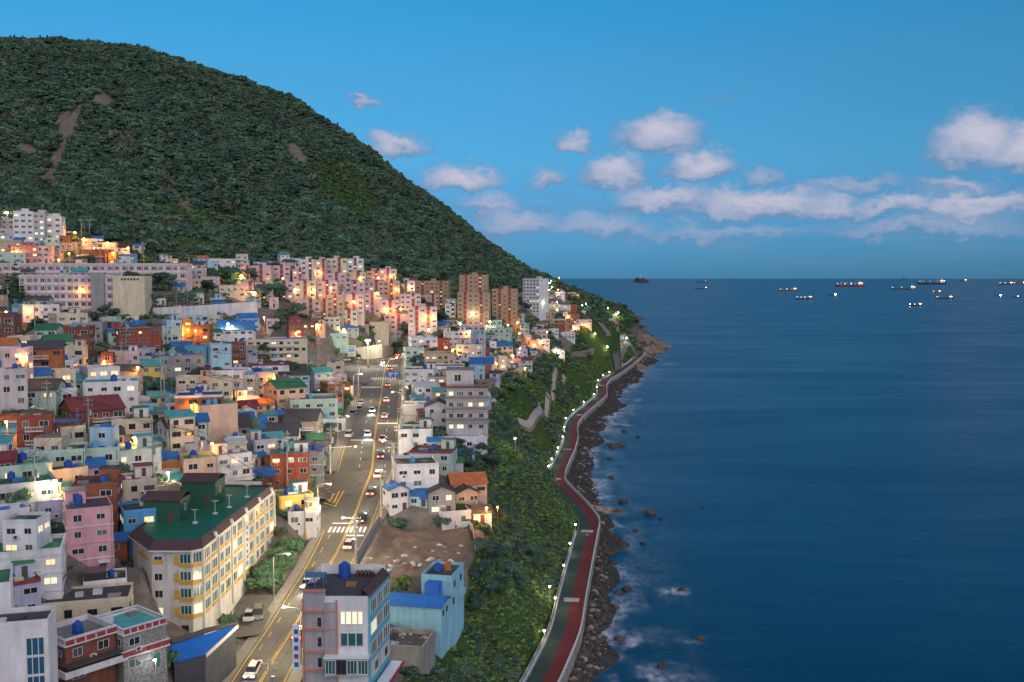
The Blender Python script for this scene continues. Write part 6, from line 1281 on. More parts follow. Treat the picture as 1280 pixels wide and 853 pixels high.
billboard(358, 374.5, 437, 452, 470, 'large pale pink and white billboard above the side road at the junction', [(.05, .95, .72, .95, (.55, .25, .35)), (.08, .5, .1, .65, (.5, .55, .5)), (.55, .92, .1, .65, (.6, .45, .48)), (.3, .7, .4, .5, (.3, .45, .25))]); billboard(434.5, 444.5, 432, 446, 498, 'tall green and blue billboard in front of the pale junction wall', [(.05, .95, .8, .97, (.25, .5, .15)), (.1, .9, .4, .75, (.2, .3, .55)), (.1, .9, .05, .35, (.5, .4, .4))])

# ------------------------------------------------------------------ cars
M_tyre = mat('tyre', (.02, .02, .02), .8, .1, 2); M_rim = mat('rim', (.4, .4, .42), .35, .1, 2, metal=.7); M_cglass = mat('car_glass', (.015, .018, .022), .08, .1, 1); M_hl = mat('headlight_lens', (.6, .6, .6), .2, 0, 1); M_hlon = mat('headlight_lit', (.9, .9, .9), .2, 0, 1, emit=(1, .93, .78), es=60); M_tl = mat('taillight_lens', (.3, .01, .01), .3, 0, 1); M_tlon = mat('taillight_lit', (.4, .01, .01), .3, 0, 1, emit=(1, .06, .03), es=30)
def make_car(colour, van=False, on=False):
    m = mat('car_%s' % colour[0], colour[1], .28, .03, 1, spec=.6); root = put('car' if not van else 'van', None); root.empty_display_size = .3; w = .9 if not van else .95; L2 = 2.2 if not van else 2.4; hz = .95 if not van else 1.15
    def loft(prof, xw, taper=0.0):
        n = len(prof); mb = MB(); v = [(-(xw - taper * max(0, z - prof[0][1])), y, z) for y, z in prof] + [((xw - taper * max(0, z - prof[0][1])), y, z) for y, z in prof]; mb.add(v, [tuple(range(n)), tuple(range(2 * n - 1, n - 1, -1))] + [(i, n + i, n + (i + 1) % n, (i + 1) % n) for i in range(n)]); return mb
    body = loft([(-L2, .32), (-L2, .62), (-L2 + .12, .74), (-L2 + 1.05, hz - .08), (L2 - .75, hz), (L2 - .08, hz - .08), (L2, .65), (L2, .32)], w).build('body', m, root)
    cab = [(-L2 + .95, hz - .1), (-L2 + 1.7, 1.42), (L2 - 1.2, 1.46), (L2 - .45, hz - .03)] if not van else [(-L2 + .7, hz - .12), (-L2 + 1.4, 1.86), (L2 - .35, 1.9), (L2 - .1, hz - .05)]
    loft(cab, w - .06, .22).build('windows', M_cglass, root); t = 1.44 if not van else 1.88; MB().box(-w + .28, w - .28, (-L2 + 1.6) if not van else -L2 + 1.35, L2 - (1.15 if not van else .4), t - .03, t + .06).build('roof', m, root)
    tm_ = MB(); tm_.cyl(0, 0, -.1, .1, .32, .32, 12); tme = tm_.mesh('tyre', M_tyre); rm = MB().cyl(0, 0, -.11, .11, .19, .19, 10).mesh('rim', M_rim)
    for x in (-w + .08, w - .08):
        for y in (-L2 + .85, L2 - .8): wh = put('wheel', tme, root, (x, y, .32)); wh.rotation_euler = (0, math.pi / 2, 0); put('rim', rm, wh)
    for x in (-w + .28, w - .28):
        MB().box(x - .2, x + .2, -L2 - .02, -L2 + .1, .58, .74).build('headlight', M_hlon if on else M_hl, root); MB().box(x - .18, x + .18, L2 - .1, L2 + .02, .66, .84).build('taillight', M_tlon if on else M_tl, root)
    MB().box(-.26, .26, -L2 - .03, -L2, .4, .5).build('number_plate', M_white, root); return root
CC = {'silver': (.42, .43, .44), 'white': (.68, .68, .68), 'black': (.02, .02, .024), 'blue': (.03, .06, .16), 'red': (.3, .02, .02), 'grey': (.16, .16, .17)}
proto = {}
def car(kind, pos, rz, label, group, on=False, van=False):
    key = (kind, on, van)
    if key not in proto: o = make_car((kind, CC[kind]), van, on); proto[key] = o
    else: o = dup(proto[key], pos, rz)
    o.location = pos; o.rotation_euler = (0, 0, rz); tag(o, label, 'van' if van else 'car', group); return o
g = gp(311, 774); car('silver', tuple(g), R(12), 'silver saloon parked nose out beside the grey van at the hotel', 'parked cars'); g = gp(323, 771.5); car('grey', tuple(g), R(12), 'grey van parked beside the silver saloon at the hotel', 'parked cars', van=True)
for u, v, k, rz, van, lb in [(422, 453.5, 'silver', 1.5, 0, 'silver car parked along the junction wall under the mast'), (433, 451.5, 'white', 1.5, 0, 'white car parked along the junction wall beside the silver one'), (443.5, 449.5, 'white', 1.4, 1, 'white van parked along the junction wall near the billboard'), (451, 506, 'white', .05, 0, 'white car waiting at the kerb behind the dark one'), (449, 513.5, 'blue', .05, 0, 'dark blue car stopped at the kerb of the main road'), (436.5, 546.5, 'white', 3.14, 1, 'white van at the kerb before the traffic signal'), (441, 519, 'blue', .05, 0, 'dark blue car half hidden by the kerbside tree'),
                         (52, 405, 'black', .3, 0, 'black car parked by the lane below the school'), (65, 402.5, 'white', .8, 0, 'white car parked by the lane below the school'), (174, 481, 'black', .4, 0, 'black car at the end of the terrace parking'), (197, 481, 'grey', .1, 0, 'dark grey car on the terrace parking'), (206, 481, 'silver', .1, 0, 'silver car on the terrace parking'), (214.5, 481, 'white', .1, 0, 'white car on the terrace parking'), (225, 482, 'red', .1, 0, 'dark red car on the terrace parking'), (199, 507, 'white', .9, 0, 'white car on the steep lane below the terrace parking'), (345, 440, 'red', .2, 0, 'red car parked behind the junction billboard'), (351, 441, 'silver', .2, 0, 'silver car parked behind the junction billboard'), (320, 442, 'white', .2, 0, 'white car parked by the cream house above the junction')]:
    g = hit(u, v); car(k, (g[0], g[1], g[2] + .1), rz, lb, 'parked cars', van=bool(van))
def moving(t, s, away, kind, label, van=False):
    p = rp(t, s); d = rdir(t); rz = math.atan2(-d[0], d[1]) + (0 if not away else 0); rz = math.atan2(d[1], d[0]) - math.pi / 2 + (math.pi if away else 0)
    o = car(kind, (p[0], p[1], p[2] + .03), rz, label, 'cars driving on the main road', on=True, van=van); pit = math.asin(max(-1, min(1, d[2]))); o.rotation_euler = (pit * (-1 if away else 1), 0, rz)
    l = bpy.data.lights.new('headlight_beam', 'SPOT'); l.energy = 1500; l.color = (1, .93, .8); l.spot_size = R(55); l.spot_blend = .7; l.shadow_soft_size = .2; q = bpy.data.objects.new('headlight_beam', l); q.parent = o; q.location = (0, -2.5, .8); q.rotation_euler = (R(76), 0, math.pi); col.objects.link(q); return o
for t, s, aw, k, lb in [(7, -2.0, 0, 'white', 'white car with blazing headlights coming down past the street stall'), (27, -2.0, 0, 'silver', 'silver car with headlights on beside the hotel hedge'), (44.8, 2.0, 1, 'black', 'black car with red tail lights beside the vacant lot hoarding'), (36.5, 2.0, 1, 'silver', 'silver car with red tail lights just below the zebra crossing'), (54, 2.0, 1, 'grey', 'grey car with red tail lights climbing past the junction chevrons'), (62, 2.0, 1, 'white', 'white car with red tail lights passing the white house with blue roof'), (70, 2.0, 1, 'black', 'black car with red tail lights passing the traffic signal'),
                       (78, 2.2, 1, 'red', 'red car with tail lights on past the stop line'), (86, 2.2, 1, 'silver', 'silver car with red tail lights below the blue road sign'), (92, 2.2, 1, 'white', 'white car with red tail lights just before the blue road sign'), (98, 2.2, 1, 'grey', 'grey car with red tail lights under the blue road sign'), (105, 2.2, 1, 'black', 'black car with red tail lights on the junction zebra'), (112, 2.0, 1, 'silver', 'silver car with red tail lights leaving the junction uphill'), (117, 2.0, 1, 'red', 'red car with tail lights on at the top bend beyond the junction'),
                       (80, -2.0, 0, 'white', 'white car with headlights on approaching the traffic signal'), (88, -2.0, 0, 'silver', 'silver car with headlights on below the kerbside cars'), (109, -2.2, 0, 'black', 'black car with headlights on entering the junction'), (15, 2.0, 1, 'red', 'red car with tail lights on beside the grey and blue building')]:
    moving(t, s, aw, k, lb)
fd_ = [(20, 1), (26, 1), (33, 1), (38, -1), (44, 1), (50, 1), (55, -1), (60, 1)]
for i, s in fd_:
    p = offset_line(FR, 2.2 * s)[i]; d = FR[i + 1] - FR[i]; rz = math.atan2(d[1], d[0]) - math.pi / 2 + (math.pi if s > 0 else 0); car('black' if s > 0 else 'white', (p[0], p[1], p[2] + .03), rz, 'car with red tail lights climbing the far road past the white tower' if s > 0 else 'car with white headlights descending the far road past the white tower', 'cars on the far road out' if s > 0 else 'cars on the far road in', on=True)

# ------------------------------------------------------------------ people on the promenade
def person(pos, rz, top, legs, label):
    P_ = {'pel': (0, 0, .95), 'chest': (0, -.02, 1.32), 'neck': (0, -.03, 1.5), 'head': (0, -.05, 1.66), 'hl': (.1, .0, .9), 'kl': (.12, -.18, .5), 'al': (.12, -.1, .06), 'fl': (.12, -.3, .04), 'hr': (-.1, 0, .9), 'kr': (-.12, .06, .48), 'ar': (-.12, .3, .1), 'fr': (-.12, .12, .04), 'sl': (.2, -.02, 1.42), 'el': (.27, .12, 1.14), 'wl': (.27, 0, .9), 'sr': (-.2, -.02, 1.42), 'er': (-.27, -.1, 1.14), 'wr': (-.26, -.3, .98)}
    rad = {'pel': .16, 'chest': .17, 'neck': .07, 'head': .12, 'hl': .1, 'kl': .075, 'al': .05, 'fl': .045, 'hr': .1, 'kr': .075, 'ar': .05, 'fr': .045, 'sl': .075, 'el': .055, 'wl': .04, 'sr': .075, 'er': .055, 'wr': .04}
    E = [('pel', 'chest'), ('chest', 'neck'), ('neck', 'head'), ('pel', 'hl'), ('hl', 'kl'), ('kl', 'al'), ('al', 'fl'), ('pel', 'hr'), ('hr', 'kr'), ('kr', 'ar'), ('ar', 'fr'), ('chest', 'sl'), ('sl', 'el'), ('el', 'wl'), ('chest', 'sr'), ('sr', 'er'), ('er', 'wr')]
    ks = list(P_); me = bpy.data.meshes.new('person'); me.from_pydata([P_[k] for k in ks], [(ks.index(a), ks.index(b)) for a, b in E], []); o = put('person', me, None, pos, rz); sm = o.modifiers.new('skin', 'SKIN')
    for i, k in enumerate(ks): me.skin_vertices[0].data[i].radius = (rad[k], rad[k]); me.skin_vertices[0].data[i].use_root = k == 'pel'
    o.modifiers.new('sub', 'SUBSURF').render_levels = 1; m = bpy.data.materials.new('clothes_' + label[:5]); m.use_nodes = True; nt = m.node_tree; tc = nd(nt, 'ShaderNodeTexCoord'); sp = nd(nt, 'ShaderNodeSeparateXYZ'); nt.links.new(tc.outputs['Object'], sp.inputs[0]); rp_ = nd(nt, 'ShaderNodeValToRGB'); rp_.color_ramp.interpolation = 'CONSTANT'; e = rp_.color_ramp.elements; e[0].color = (*legs, 1); e[1].position = .48; e[1].color = (*top, 1); x = e.new(.765); x.color = (.45, .28, .2, 1); x = e.new(.84); x.color = (.02, .015, .01, 1)
    mt = nd(nt, 'ShaderNodeMath', operation='DIVIDE'); nt.links.new(sp.outputs[2], mt.inputs[0]); mt.inputs[1].default_value = 2; nt.links.new(mt.outputs[0], rp_.inputs[0]); nt.links.new(rp_.outputs[0], nt.nodes['Principled BSDF'].inputs['Base Color']); me.materials.append(m); tag(o, label, 'person'); return o
i = pidx(736, 672); p = PROM[i]; person((p[0] + 1.2, p[1], 5.01), .2, (.35, .08, .08), (.05, .06, .1), 'person in a red top walking on the red promenade lane'); person((p[0] + .3, p[1] - .5, 5.01), .3, (.4, .4, .45), (.04, .04, .05), 'person in a pale grey top walking beside the one in red')
i = pidx(707, 566); p = PROM[i]; person((p[0] - .6, p[1], 5.01), 3.3, (.1, .3, .15), (.05, .05, .06), 'person in a green top on the promenade curve')
# ------------------------------------------------------------------ foliage
def leafmat(name, c, var=.45):
    m = mat(name, c, .75, var, .5, perobj=.35, spec=.15, rnd_hue=.018); b = m.node_tree.nodes['Principled BSDF']
    return m
LM = {'dark': leafmat('leaves_dark', (0.070, 0.130, 0.099)), 'mid': leafmat('leaves_mid', (0.095, 0.181, 0.105)), 'light': leafmat('leaves_light', (0.142, 0.236, 0.074)), 'olive': leafmat('leaves_olive', (0.108, 0.148, 0.101)), 'rust': leafmat('leaves_rust', (0.128, 0.124, 0.096)), 'blue': leafmat('leaves_bluegreen', (.058, .102, .072)), 'yellow': leafmat('leaves_lamplit_tint', (0.189, 0.162, 0.041))}  # yellow: amber lamplight on the shrub, put into its leaf colour
M_bark = mat('bark', (.07, .05, .035), .9, .3, 2)
def crown(r, h, n, leaf, seed, kind='round', core=True):
    """lumpy crown: leaf-sized faces spread through several lobes round a dark, broken core"""
    q = np.random.RandomState(seed); v = []; f = []
    if kind == 'cone': lob = [((0, 0, h * t), r * (1.02 - t) * .9 + .1) for t in np.linspace(.12, .92, 7)]
    else:
        k = 7; lob = [((0, 0, h * .5), r * .62)]
        for i in range(k): a = i * 2.4 + q.rand(); e = q.rand(); lob.append(((r * .55 * math.cos(a), r * .55 * math.sin(a), h * (.28 + .5 * e)), r * (.38 + .2 * q.rand())))
    per = max(1, n // len(lob))
    for (cx, cy_, cz), rr_ in lob:
        d = q.normal(size=(per, 3)); d /= np.linalg.norm(d, axis=1)[:, None]; d[:, 2] = np.abs(d[:, 2]) * .95 - .25 * q.rand(per); rad = rr_ * (.72 + .38 * q.rand(per)); sq = h / (2 * r) if kind != 'cone' else .55
        c = np.c_[cx + d[:, 0] * rad, cy_ + d[:, 1] * rad, cz + d[:, 2] * rad * min(1.1, max(.6, sq))]
        for p, nrm in zip(c, d):
            nn = Vector(nrm + q.normal(size=3) * .55).normalized(); a = nn.cross(Vector((q.rand() - .5, q.rand() - .5, q.rand()))).normalized(); b = nn.cross(a); s = leaf * (.6 + .8 * q.rand()); o = len(v); p = Vector(p)
            v += [p - a * s, p + b * s * .55 + nn * s * .15, p + a * s, p - b * s * .55]; f.append((o, o + 1, o + 2, o + 3))
        if core:
            o = len(v); bm = bmesh.new(); bmesh.ops.create_icosphere(bm, subdivisions=1, radius=rr_ * .74)
            for w in bm.verts: k = 1 + .25 * mnoise.noise(w.co * 1.7 + Vector((seed, cx, cy_))); v.append(Vector((w.co.x * k + cx, w.co.y * k + cy_, w.co.z * k * min(1.1, max(.6, sq)) + cz)))
            for fc in bm.faces: f.append(tuple(o + w.index for w in fc.verts))
            bm.free()
    return [tuple(p) for p in v], f
def scatter(name, protos, mats_, pts, pick, scl, rz, label=None, cat=None):
    """one object of uncountable plants: prototypes and points in one mesh, instanced by geometry nodes"""
    me = bpy.data.meshes.new(name); v = []; f = []; mi = []; pid = []; isp = []
    for k, (pv, pf, m) in enumerate(protos):
        o = len(v); v += pv; f += [tuple(i + o for i in q) for q in pf]; mi += [m] * len(pf); pid += [k] * len(pv); isp += [False] * len(pv)
    n0 = len(v); N = len(pts); v += [tuple(p) for p in pts]; me.from_pydata(v, [], f); me.polygons.foreach_set('material_index', mi)
    for m in mats_: me.materials.append(m)
    def attr(nm, ty, key, arr): a = me.attributes.new(nm, ty, 'POINT'); a.data.foreach_set(key, np.asarray(arr).ravel())
    attr('pid', 'INT', 'value', np.array(pid + [0] * N, np.int32)); attr('isp', 'BOOLEAN', 'value', np.array(isp + [True] * N, bool)); attr('pick', 'INT', 'value', np.r_[np.zeros(n0, np.int32), np.asarray(pick, np.int32)])
    attr('scl', 'FLOAT_VECTOR', 'vector', np.vstack([np.ones((n0, 3)), scl]).astype(np.float32)); attr('rot', 'FLOAT_VECTOR', 'vector', np.vstack([np.zeros((n0, 3)), np.c_[np.zeros(N), np.zeros(N), rz]]).astype(np.float32))
    ng = bpy.data.node_groups.new(name, 'GeometryNodeTree'); ng.interface.new_socket('Geometry', in_out='INPUT', socket_type='NodeSocketGeometry'); ng.interface.new_socket('Geometry', in_out='OUTPUT', socket_type='NodeSocketGeometry')
    N_ = ng.nodes.new; L = ng.links; gi, go = N_('NodeGroupInput'), N_('NodeGroupOutput')
    def at(nm, ty): x = N_('GeometryNodeInputNamedAttribute'); x.data_type = ty; x.inputs['Name'].default_value = nm; return x.outputs['Attribute']
    sp = N_('GeometryNodeSeparateGeometry'); sp.domain = 'POINT'; L.new(gi.outputs[0], sp.inputs['Geometry']); L.new(at('isp', 'BOOLEAN'), sp.inputs['Selection'])
    si = N_('GeometryNodeSplitToInstances'); si.domain = 'POINT'; L.new(sp.outputs['Inverted'], si.inputs[0]); L.new(at('pid', 'INT'), si.inputs['Group ID'])
    ip = N_('GeometryNodeInstanceOnPoints'); L.new(sp.outputs['Selection'], ip.inputs['Points']); L.new(si.outputs['Instances'], ip.inputs['Instance']); ip.inputs['Pick Instance'].default_value = True; L.new(at('pick', 'INT'), ip.inputs['Instance Index']); L.new(at('scl', 'FLOAT_VECTOR'), ip.inputs['Scale'])
    er = N_('FunctionNodeEulerToRotation'); L.new(at('rot', 'FLOAT_VECTOR'), er.inputs[0]); L.new(er.outputs[0], ip.inputs['Rotation']); L.new(ip.outputs[0], go.inputs[0])
    o = put(name, me); md = o.modifiers.new('scatter', 'NODES'); md.node_group = ng; tag(o, label, cat, kind='stuff'); return o
def ground_pts(n, smin, smax, ymin, ymax, test, q):
    y = np.exp(q.uniform(math.log(ymin), math.log(ymax), n)); y = np.sqrt(q.uniform(ymin ** 2, ymax ** 2, n)); x = q.uniform(smin, smax, n) * y; z = H(x, y); m = test(x, y, z); return np.c_[x, y, z][m]
q = np.random.RandomState(5)
# the wooded mountain
def in_wood(x, y, z):
    t = side_of(x, y, TOWN_TOP); e = side_of(x, y, EDGE); return ((t < -2) & (z > 3)) 
pts = ground_pts(36000, -.62, .09, 520, 1240, in_wood, q); u_, v_ = to_px(*pts.T); en_ = vnoise(pts[:, 0], pts[:, 1], 24, 15.0); scr = np.zeros(len(pts), bool); mea = np.zeros(len(pts), bool)
for a in SCREE: scr |= patch(*a, uu=u_, vv=v_) + en_ * 1.1 < 1.0
for a in MEADOW: mea |= patch(*a, uu=u_, vv=v_) + en_ * .9 < .95
pts = pts[~scr]; mea = mea[~scr]
WM = [LM['dark'], LM['mid'], LM['olive'], LM['blue'], leafmat('leaves_meadow', (.085, .150, .062)), LM['rust']]
protos = [(*crown(4.8, 6.5, 260, .85, 1), 0), (*crown(5.4, 6.8, 260, .9, 2), 1), (*crown(4.2, 7, 240, .85, 3), 2), (*crown(3.4, 8.4, 240, .8, 4, 'cone'), 3), (*crown(2.2, 2.6, 120, .6, 5), 4), (*crown(4.4, 7, 240, .85, 6), 5)]
big = vnoise(pts[:, 0], pts[:, 1], 90, 6.6); rr_ = q.rand(len(pts)); mp_ = np.array([0, 1, 2, 3, 5]); pk = mp_[np.where(big > -.1, np.searchsorted(np.cumsum([.42, .30, .16, .09]), rr_), np.searchsorted(np.cumsum([.50, .18, .16, .14]), rr_))]; pk[mea] = 4
sc = .42 + .62 * q.rand(len(pts)) ** 1.6; sc[mea] *= 1.5; scv = np.c_[sc, sc, sc * q.uniform(.8, 1.2, len(pts))]
pts[:, 2] -= .8; scatter('mountain_forest', protos, WM, pts, pk, scv, q.uniform(0, 6.28, len(pts)), 'dense mixed forest covering the whole mountain above the town', 'forest')
# far headland wood and the trees of the near headland
def in_head(x, y, z): e = side_of(x, y, EDGE); return ((e > 2) & (z > 24) & (y > 860)) | ((y > 1240) & (z > 14))
pts = ground_pts(9000, -.03, .16, 860, 2200, in_head, q); ed = np.ones(len(pts), bool)
ed &= (near_line(pts[:, 0], pts[:, 1], ap)[0] > 9) & (near_line(pts[:, 0], pts[:, 1], STAIR)[0] > 5) & (near_line(pts[:, 0], pts[:, 1], FR)[0] > 9)
for a, b, r in FOOT:
    if b > 800: ed &= (pts[:, 0] - a) ** 2 + (pts[:, 1] - b) ** 2 > ((r + 3) * .8) ** 2
pts = pts[ed]; pk = q.choice(6, len(pts), p=[.4, .25, .1, .15, .06, .04]); sc = q.uniform(.6, 1.1, len(pts)) * np.where(pts[:, 1] < 1240, .8, 1.0); scatter('headland_wood', protos, WM, pts - np.array([0, 0, .8]), pk, np.c_[sc, sc, sc], q.uniform(0, 6.28, len(pts)), 'dark evergreen wood on the rocky headland beyond the village', 'wood')
# creepers and scrub on the cliff
def in_slope(x, y, z):
    e = side_of(x, y, EDGE); s = side_of(x, y, PROM); p = near_line(x, y, pp)[0]; a = near_line(x, y, ap)[0]; w = near_line(x, y, STAIR)[0]
    return ((e > .5) | ((e > -10) & (y > 225) & (y < 900) & (near_line(x, y, mc)[0] > 14))) & (s < -PW - 1.5) & (p > 1.6) & (a > 7) & (w > 4) & (z > 5) & (y < 1150)
pts = np.vstack([ground_pts(30000, -.14, .10, 130, 330, in_slope, q), ground_pts(24000, -.07, .12, 330, 620, in_slope, q), ground_pts(14000, -.03, .14, 620, 1150, in_slope, q)])
fo = np.array(FOOT); ok_ = np.ones(len(pts), bool)
for a, b, r in fo: ok_ &= (pts[:, 0] - a) ** 2 + (pts[:, 1] - b) ** 2 > (r * .72) ** 2
rocky = vnoise(pts[:, 0], pts[:, 1], 26, 12.0); ok_ &= ~((rocky > .42) & (pts[:, 1] > 330)); pts = pts[ok_]
sprot = [(*crown(1.15, 1.3, 170, .30, 11, core=True), 0), (*crown(1.0, 1.0, 150, .28, 12), 1), (*crown(.9, .8, 130, .3, 13), 2), (*crown(1.3, 1.7, 180, .32, 14), 3), (*crown(.8, 1.2, 110, .3, 15), 4)]
SM = [leafmat('leaves_scrub', (.105, .165, .070)), leafmat('leaves_creeper', (.165, .260, .080)), leafmat('leaves_grass', (.115, .250, .075)), LM['dark'], LM['olive']]
nn = vnoise(pts[:, 0], pts[:, 1], 22, 3.0); rr_ = q.rand(len(pts)); pk = np.where(nn > .05, np.searchsorted(np.cumsum([.40, .16, .16, .20]), rr_), np.searchsorted(np.cumsum([.20, .26, .46, .03]), rr_))
sc = q.uniform(.6, 1.35, len(pts)) * (.75 + .55 * np.clip(nn, -.4, .8)) * np.where(pts[:, 1] > 620, 2.2, np.where(pts[:, 1] > 330, 1.35, .95)); scatter('cliff_scrub', sprot, SM, pts - np.array([0, 0, .35]), pk, np.c_[sc, sc, sc * np.where(pk == 2, .55, .85)], q.uniform(0, 6.28, len(pts)), 'dense green creepers and scrub covering the cliff above the promenade', 'scrub')
# weeds in the gaps of the town
def in_town(x, y, z): e = side_of(x, y, EDGE); t = side_of(x, y, TOWN_TOP); return (e < -3) & (t > 0) & (vnoise(x, y, 18, 7.0) > -.2)
pts = ground_pts(24000, -.55, .05, 120, 900, in_town, q); ok_ = np.ones(len(pts), bool)
for a, b, r in fo: ok_ &= (pts[:, 0] - a) ** 2 + (pts[:, 1] - b) ** 2 > (r * .8) ** 2
pts = pts[ok_]; dd_, hh_ = near_line(pts[:, 0], pts[:, 1], np.c_[mc[:, :2], hw]); ok_ = dd_ > hh_ + 3.2
for l in allroad[1:]: ok_ &= near_line(pts[:, 0], pts[:, 1], np.asarray(l))[0] > (8 if l is FR else 3.6)
for w in (LOT, PARK, PLAZA): ok_ &= ~in_poly(pts[:, 0], pts[:, 1], [tuple(p) for p in w])
pts = pts[ok_]; sc = q.uniform(.5, 1.5, len(pts)) * (1 + pts[:, 1] / 900); scatter('garden_scrub', sprot, SM, pts - np.array([0, 0, .3]), q.choice(5, len(pts), p=[.3, .2, .2, .2, .1]), np.c_[sc, sc, sc], q.uniform(0, 6.28, len(pts)), 'weeds and low garden plants between the houses', 'plants')
# single trees
TREE = {}
def tree_proto(kind):
    if kind in TREE: return TREE[kind]
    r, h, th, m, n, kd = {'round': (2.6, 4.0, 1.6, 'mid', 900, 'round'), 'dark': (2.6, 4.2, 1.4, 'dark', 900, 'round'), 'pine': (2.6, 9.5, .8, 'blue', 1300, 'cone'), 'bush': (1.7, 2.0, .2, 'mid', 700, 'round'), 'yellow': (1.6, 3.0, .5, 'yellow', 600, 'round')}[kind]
    v, f = crown(r, h, n, .24, hash(kind) % 7 + 20 if False else {'round': 21, 'dark': 22, 'pine': 23, 'bush': 24, 'yellow': 25}[kind], kd); me = bpy.data.meshes.new('crown_' + kind); me.from_pydata(v, [], f); me.materials.append(LM[m])
    mb = MB(); mb.tube([(0, 0, -.6), (.05, .03, th * .5), (0, .05, th + h * .35)], [.2, .15, .08], 7)
    for a in (0.3, 2.2, 4.1): mb.tube([(0, .03, th * .8), (math.cos(a) * r * .45, math.sin(a) * r * .45, th + h * .4)], [.09, .03], 5)
    TREE[kind] = (me, mb.mesh('trunk_' + kind, M_bark), th); return TREE[kind]
def tree(u, v, kind, s, label, group):
    g = hit(u, v)
    if g is None: return
    x, y, z = g
    for _ in range(30):
        if all((x - p) ** 2 + (y - w) ** 2 > (r * .75) ** 2 for p, w, r in FOOT): break
        y -= .5; x = (u - CX) / F * y
    root = thing('bush' if kind == 'bush' else ('pine_tree' if kind == 'pine' else 'tree'), label, 'bush' if kind == 'bush' else 'tree', (x, y, Hs(x, y)), rnd.uniform(0, 6), group); me, tr, th = tree_proto(kind); put('trunk', tr, root, (0, 0, 0), 0, (s, s, s)); put('crown', me, root, (0, 0, th * s * .75), 0, (s * rnd.uniform(.9, 1.15), s * rnd.uniform(.9, 1.1), s * rnd.uniform(.85, 1.15)))
TL = [('tall dark pointed conifer beside the school front', 'conifers by the school', 'pine', 1.35, [(21, 378), (10, 374), (28, 380)]), ('dark leafy tree in front of the long school block', 'trees by the school', 'dark', 1.7, [(169, 366), (185, 366), (197, 364), (211, 364), (178, 388), (186, 386), (170, 386)]), ('round tree among the pink apartment rows', 'trees among the pink blocks', 'dark', 1.7, [(260, 369), (290, 353), (327, 377), (340, 377), (350, 376), (375, 376), (496, 374), (507, 396), (497, 394), (314, 352), (552, 407), (330, 350)]),
      ('leafy tree on the terrace by the parked cars', 'trees by the terrace parking', 'dark', 1.2, [(237, 487), (246, 486), (255, 485), (265, 484), (180, 498), (194, 498)]), ('garden tree squeezed between small houses', 'garden trees', 'round', .9, [(20, 392), (54, 382), (224, 518), (86, 551), (354, 502), (40, 500), (120, 505), (95, 520), (60, 548), (300, 445), (330, 420), (280, 500), (130, 395), (145, 425), (15, 600), (150, 600), (390, 430), (245, 560), (310, 540)]),
      ('dense tree in the hedge above the junction', 'junction hedge trees', 'dark', 1.15, [(362, 472), (370, 473), (378, 473), (386, 474), (395, 475)]), ('kerbside tree left of the main road', 'kerbside trees', 'round', .9, [(434, 507), (430, 512)]), ('garden tree above the cliff near the orange-roofed house', 'cliff garden trees', 'dark', 1.0, [(571, 569), (581, 574), (584, 592), (601, 567), (616, 590), (567, 578), (608, 575), (592, 600)]),
      ('olive bush in the thick hedge between the hotel and the road', 'hotel hedge bushes', 'bush', 1.35, [(320, 738), (330, 735), (338, 730), (345, 724), (352, 716), (358, 706), (364, 696), (370, 688), (326, 727), (340, 716), (350, 705), (357, 694), (335, 740)]), ('small round bush in a planter at the hotel corner', 'hotel planter', 'bush', 1.0, [(277, 775)]), ('leafy bush beside the blue street stall', 'stall bushes', 'bush', 1.2, [(240, 838), (250, 835), (232, 845), (205, 835), (198, 845)]),
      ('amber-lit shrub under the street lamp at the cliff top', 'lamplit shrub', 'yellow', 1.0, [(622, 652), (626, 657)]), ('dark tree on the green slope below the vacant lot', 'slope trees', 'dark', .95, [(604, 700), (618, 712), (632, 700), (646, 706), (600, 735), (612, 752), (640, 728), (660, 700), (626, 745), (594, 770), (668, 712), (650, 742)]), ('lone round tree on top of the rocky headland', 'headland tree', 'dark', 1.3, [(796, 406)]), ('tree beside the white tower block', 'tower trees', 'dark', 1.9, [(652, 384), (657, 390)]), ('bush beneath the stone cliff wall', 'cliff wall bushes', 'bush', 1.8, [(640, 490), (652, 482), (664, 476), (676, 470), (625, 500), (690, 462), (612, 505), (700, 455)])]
for lb, gr, kd, s, ps in TL:
    for u, v in ps: tree(u, v, kd, s * rnd.uniform(.85, 1.15), lb, gr)

# ------------------------------------------------------------------ shore: boulders and shingle
RKM = [mat('rock_dark', (.045, .043, .045), .85, .4, 1, .4), mat('rock_brown', (.085, .068, .055), .85, .4, 1, .4), mat('rock_pale', (.24, .20, .16), .9, .35, .6, .4)]
rsh = np.random.RandomState(8); mb = MB(); cnt = 0
prot = [ROCK(1, k, .7) for k in range(7)]
ys_ = np.exp(rsh.uniform(math.log(185), math.log(1250), 30000)); xs_ = rsh.uniform(-.02, .17, 30000) * ys_; s1 = side_of(xs_, ys_, SH[:21]); s2 = side_of(xs_, ys_, PROM); nw = np.exp(-((s1 + 2) / 5) ** 2); kp = (s1 < 2.5) & (s2 > PW + .8) & (s1 > -26) & (rsh.rand(30000) < .2 + .8 * nw); hz_ = H(xs_, ys_)
for i in np.where(kp)[0][:8000]:
    x, y = xs_[i], ys_[i]; size = (.16 + .75 * nw[i] * rsh.rand() ** 2.2) * (1 + y / 900); v, f = prot[rsh.randint(7)]; a = rsh.rand() * 6.28; c, s_ = math.cos(a), math.sin(a); z = max(hz_[i], -.3)
    mb.add([(x + (p[0] * c - p[1] * s_) * size, y + (p[0] * s_ + p[1] * c) * size, z + p[2] * size + size * .1) for p in v], f, int(rsh.choice([0, 0, 0, 0, 1, 1, 2])))
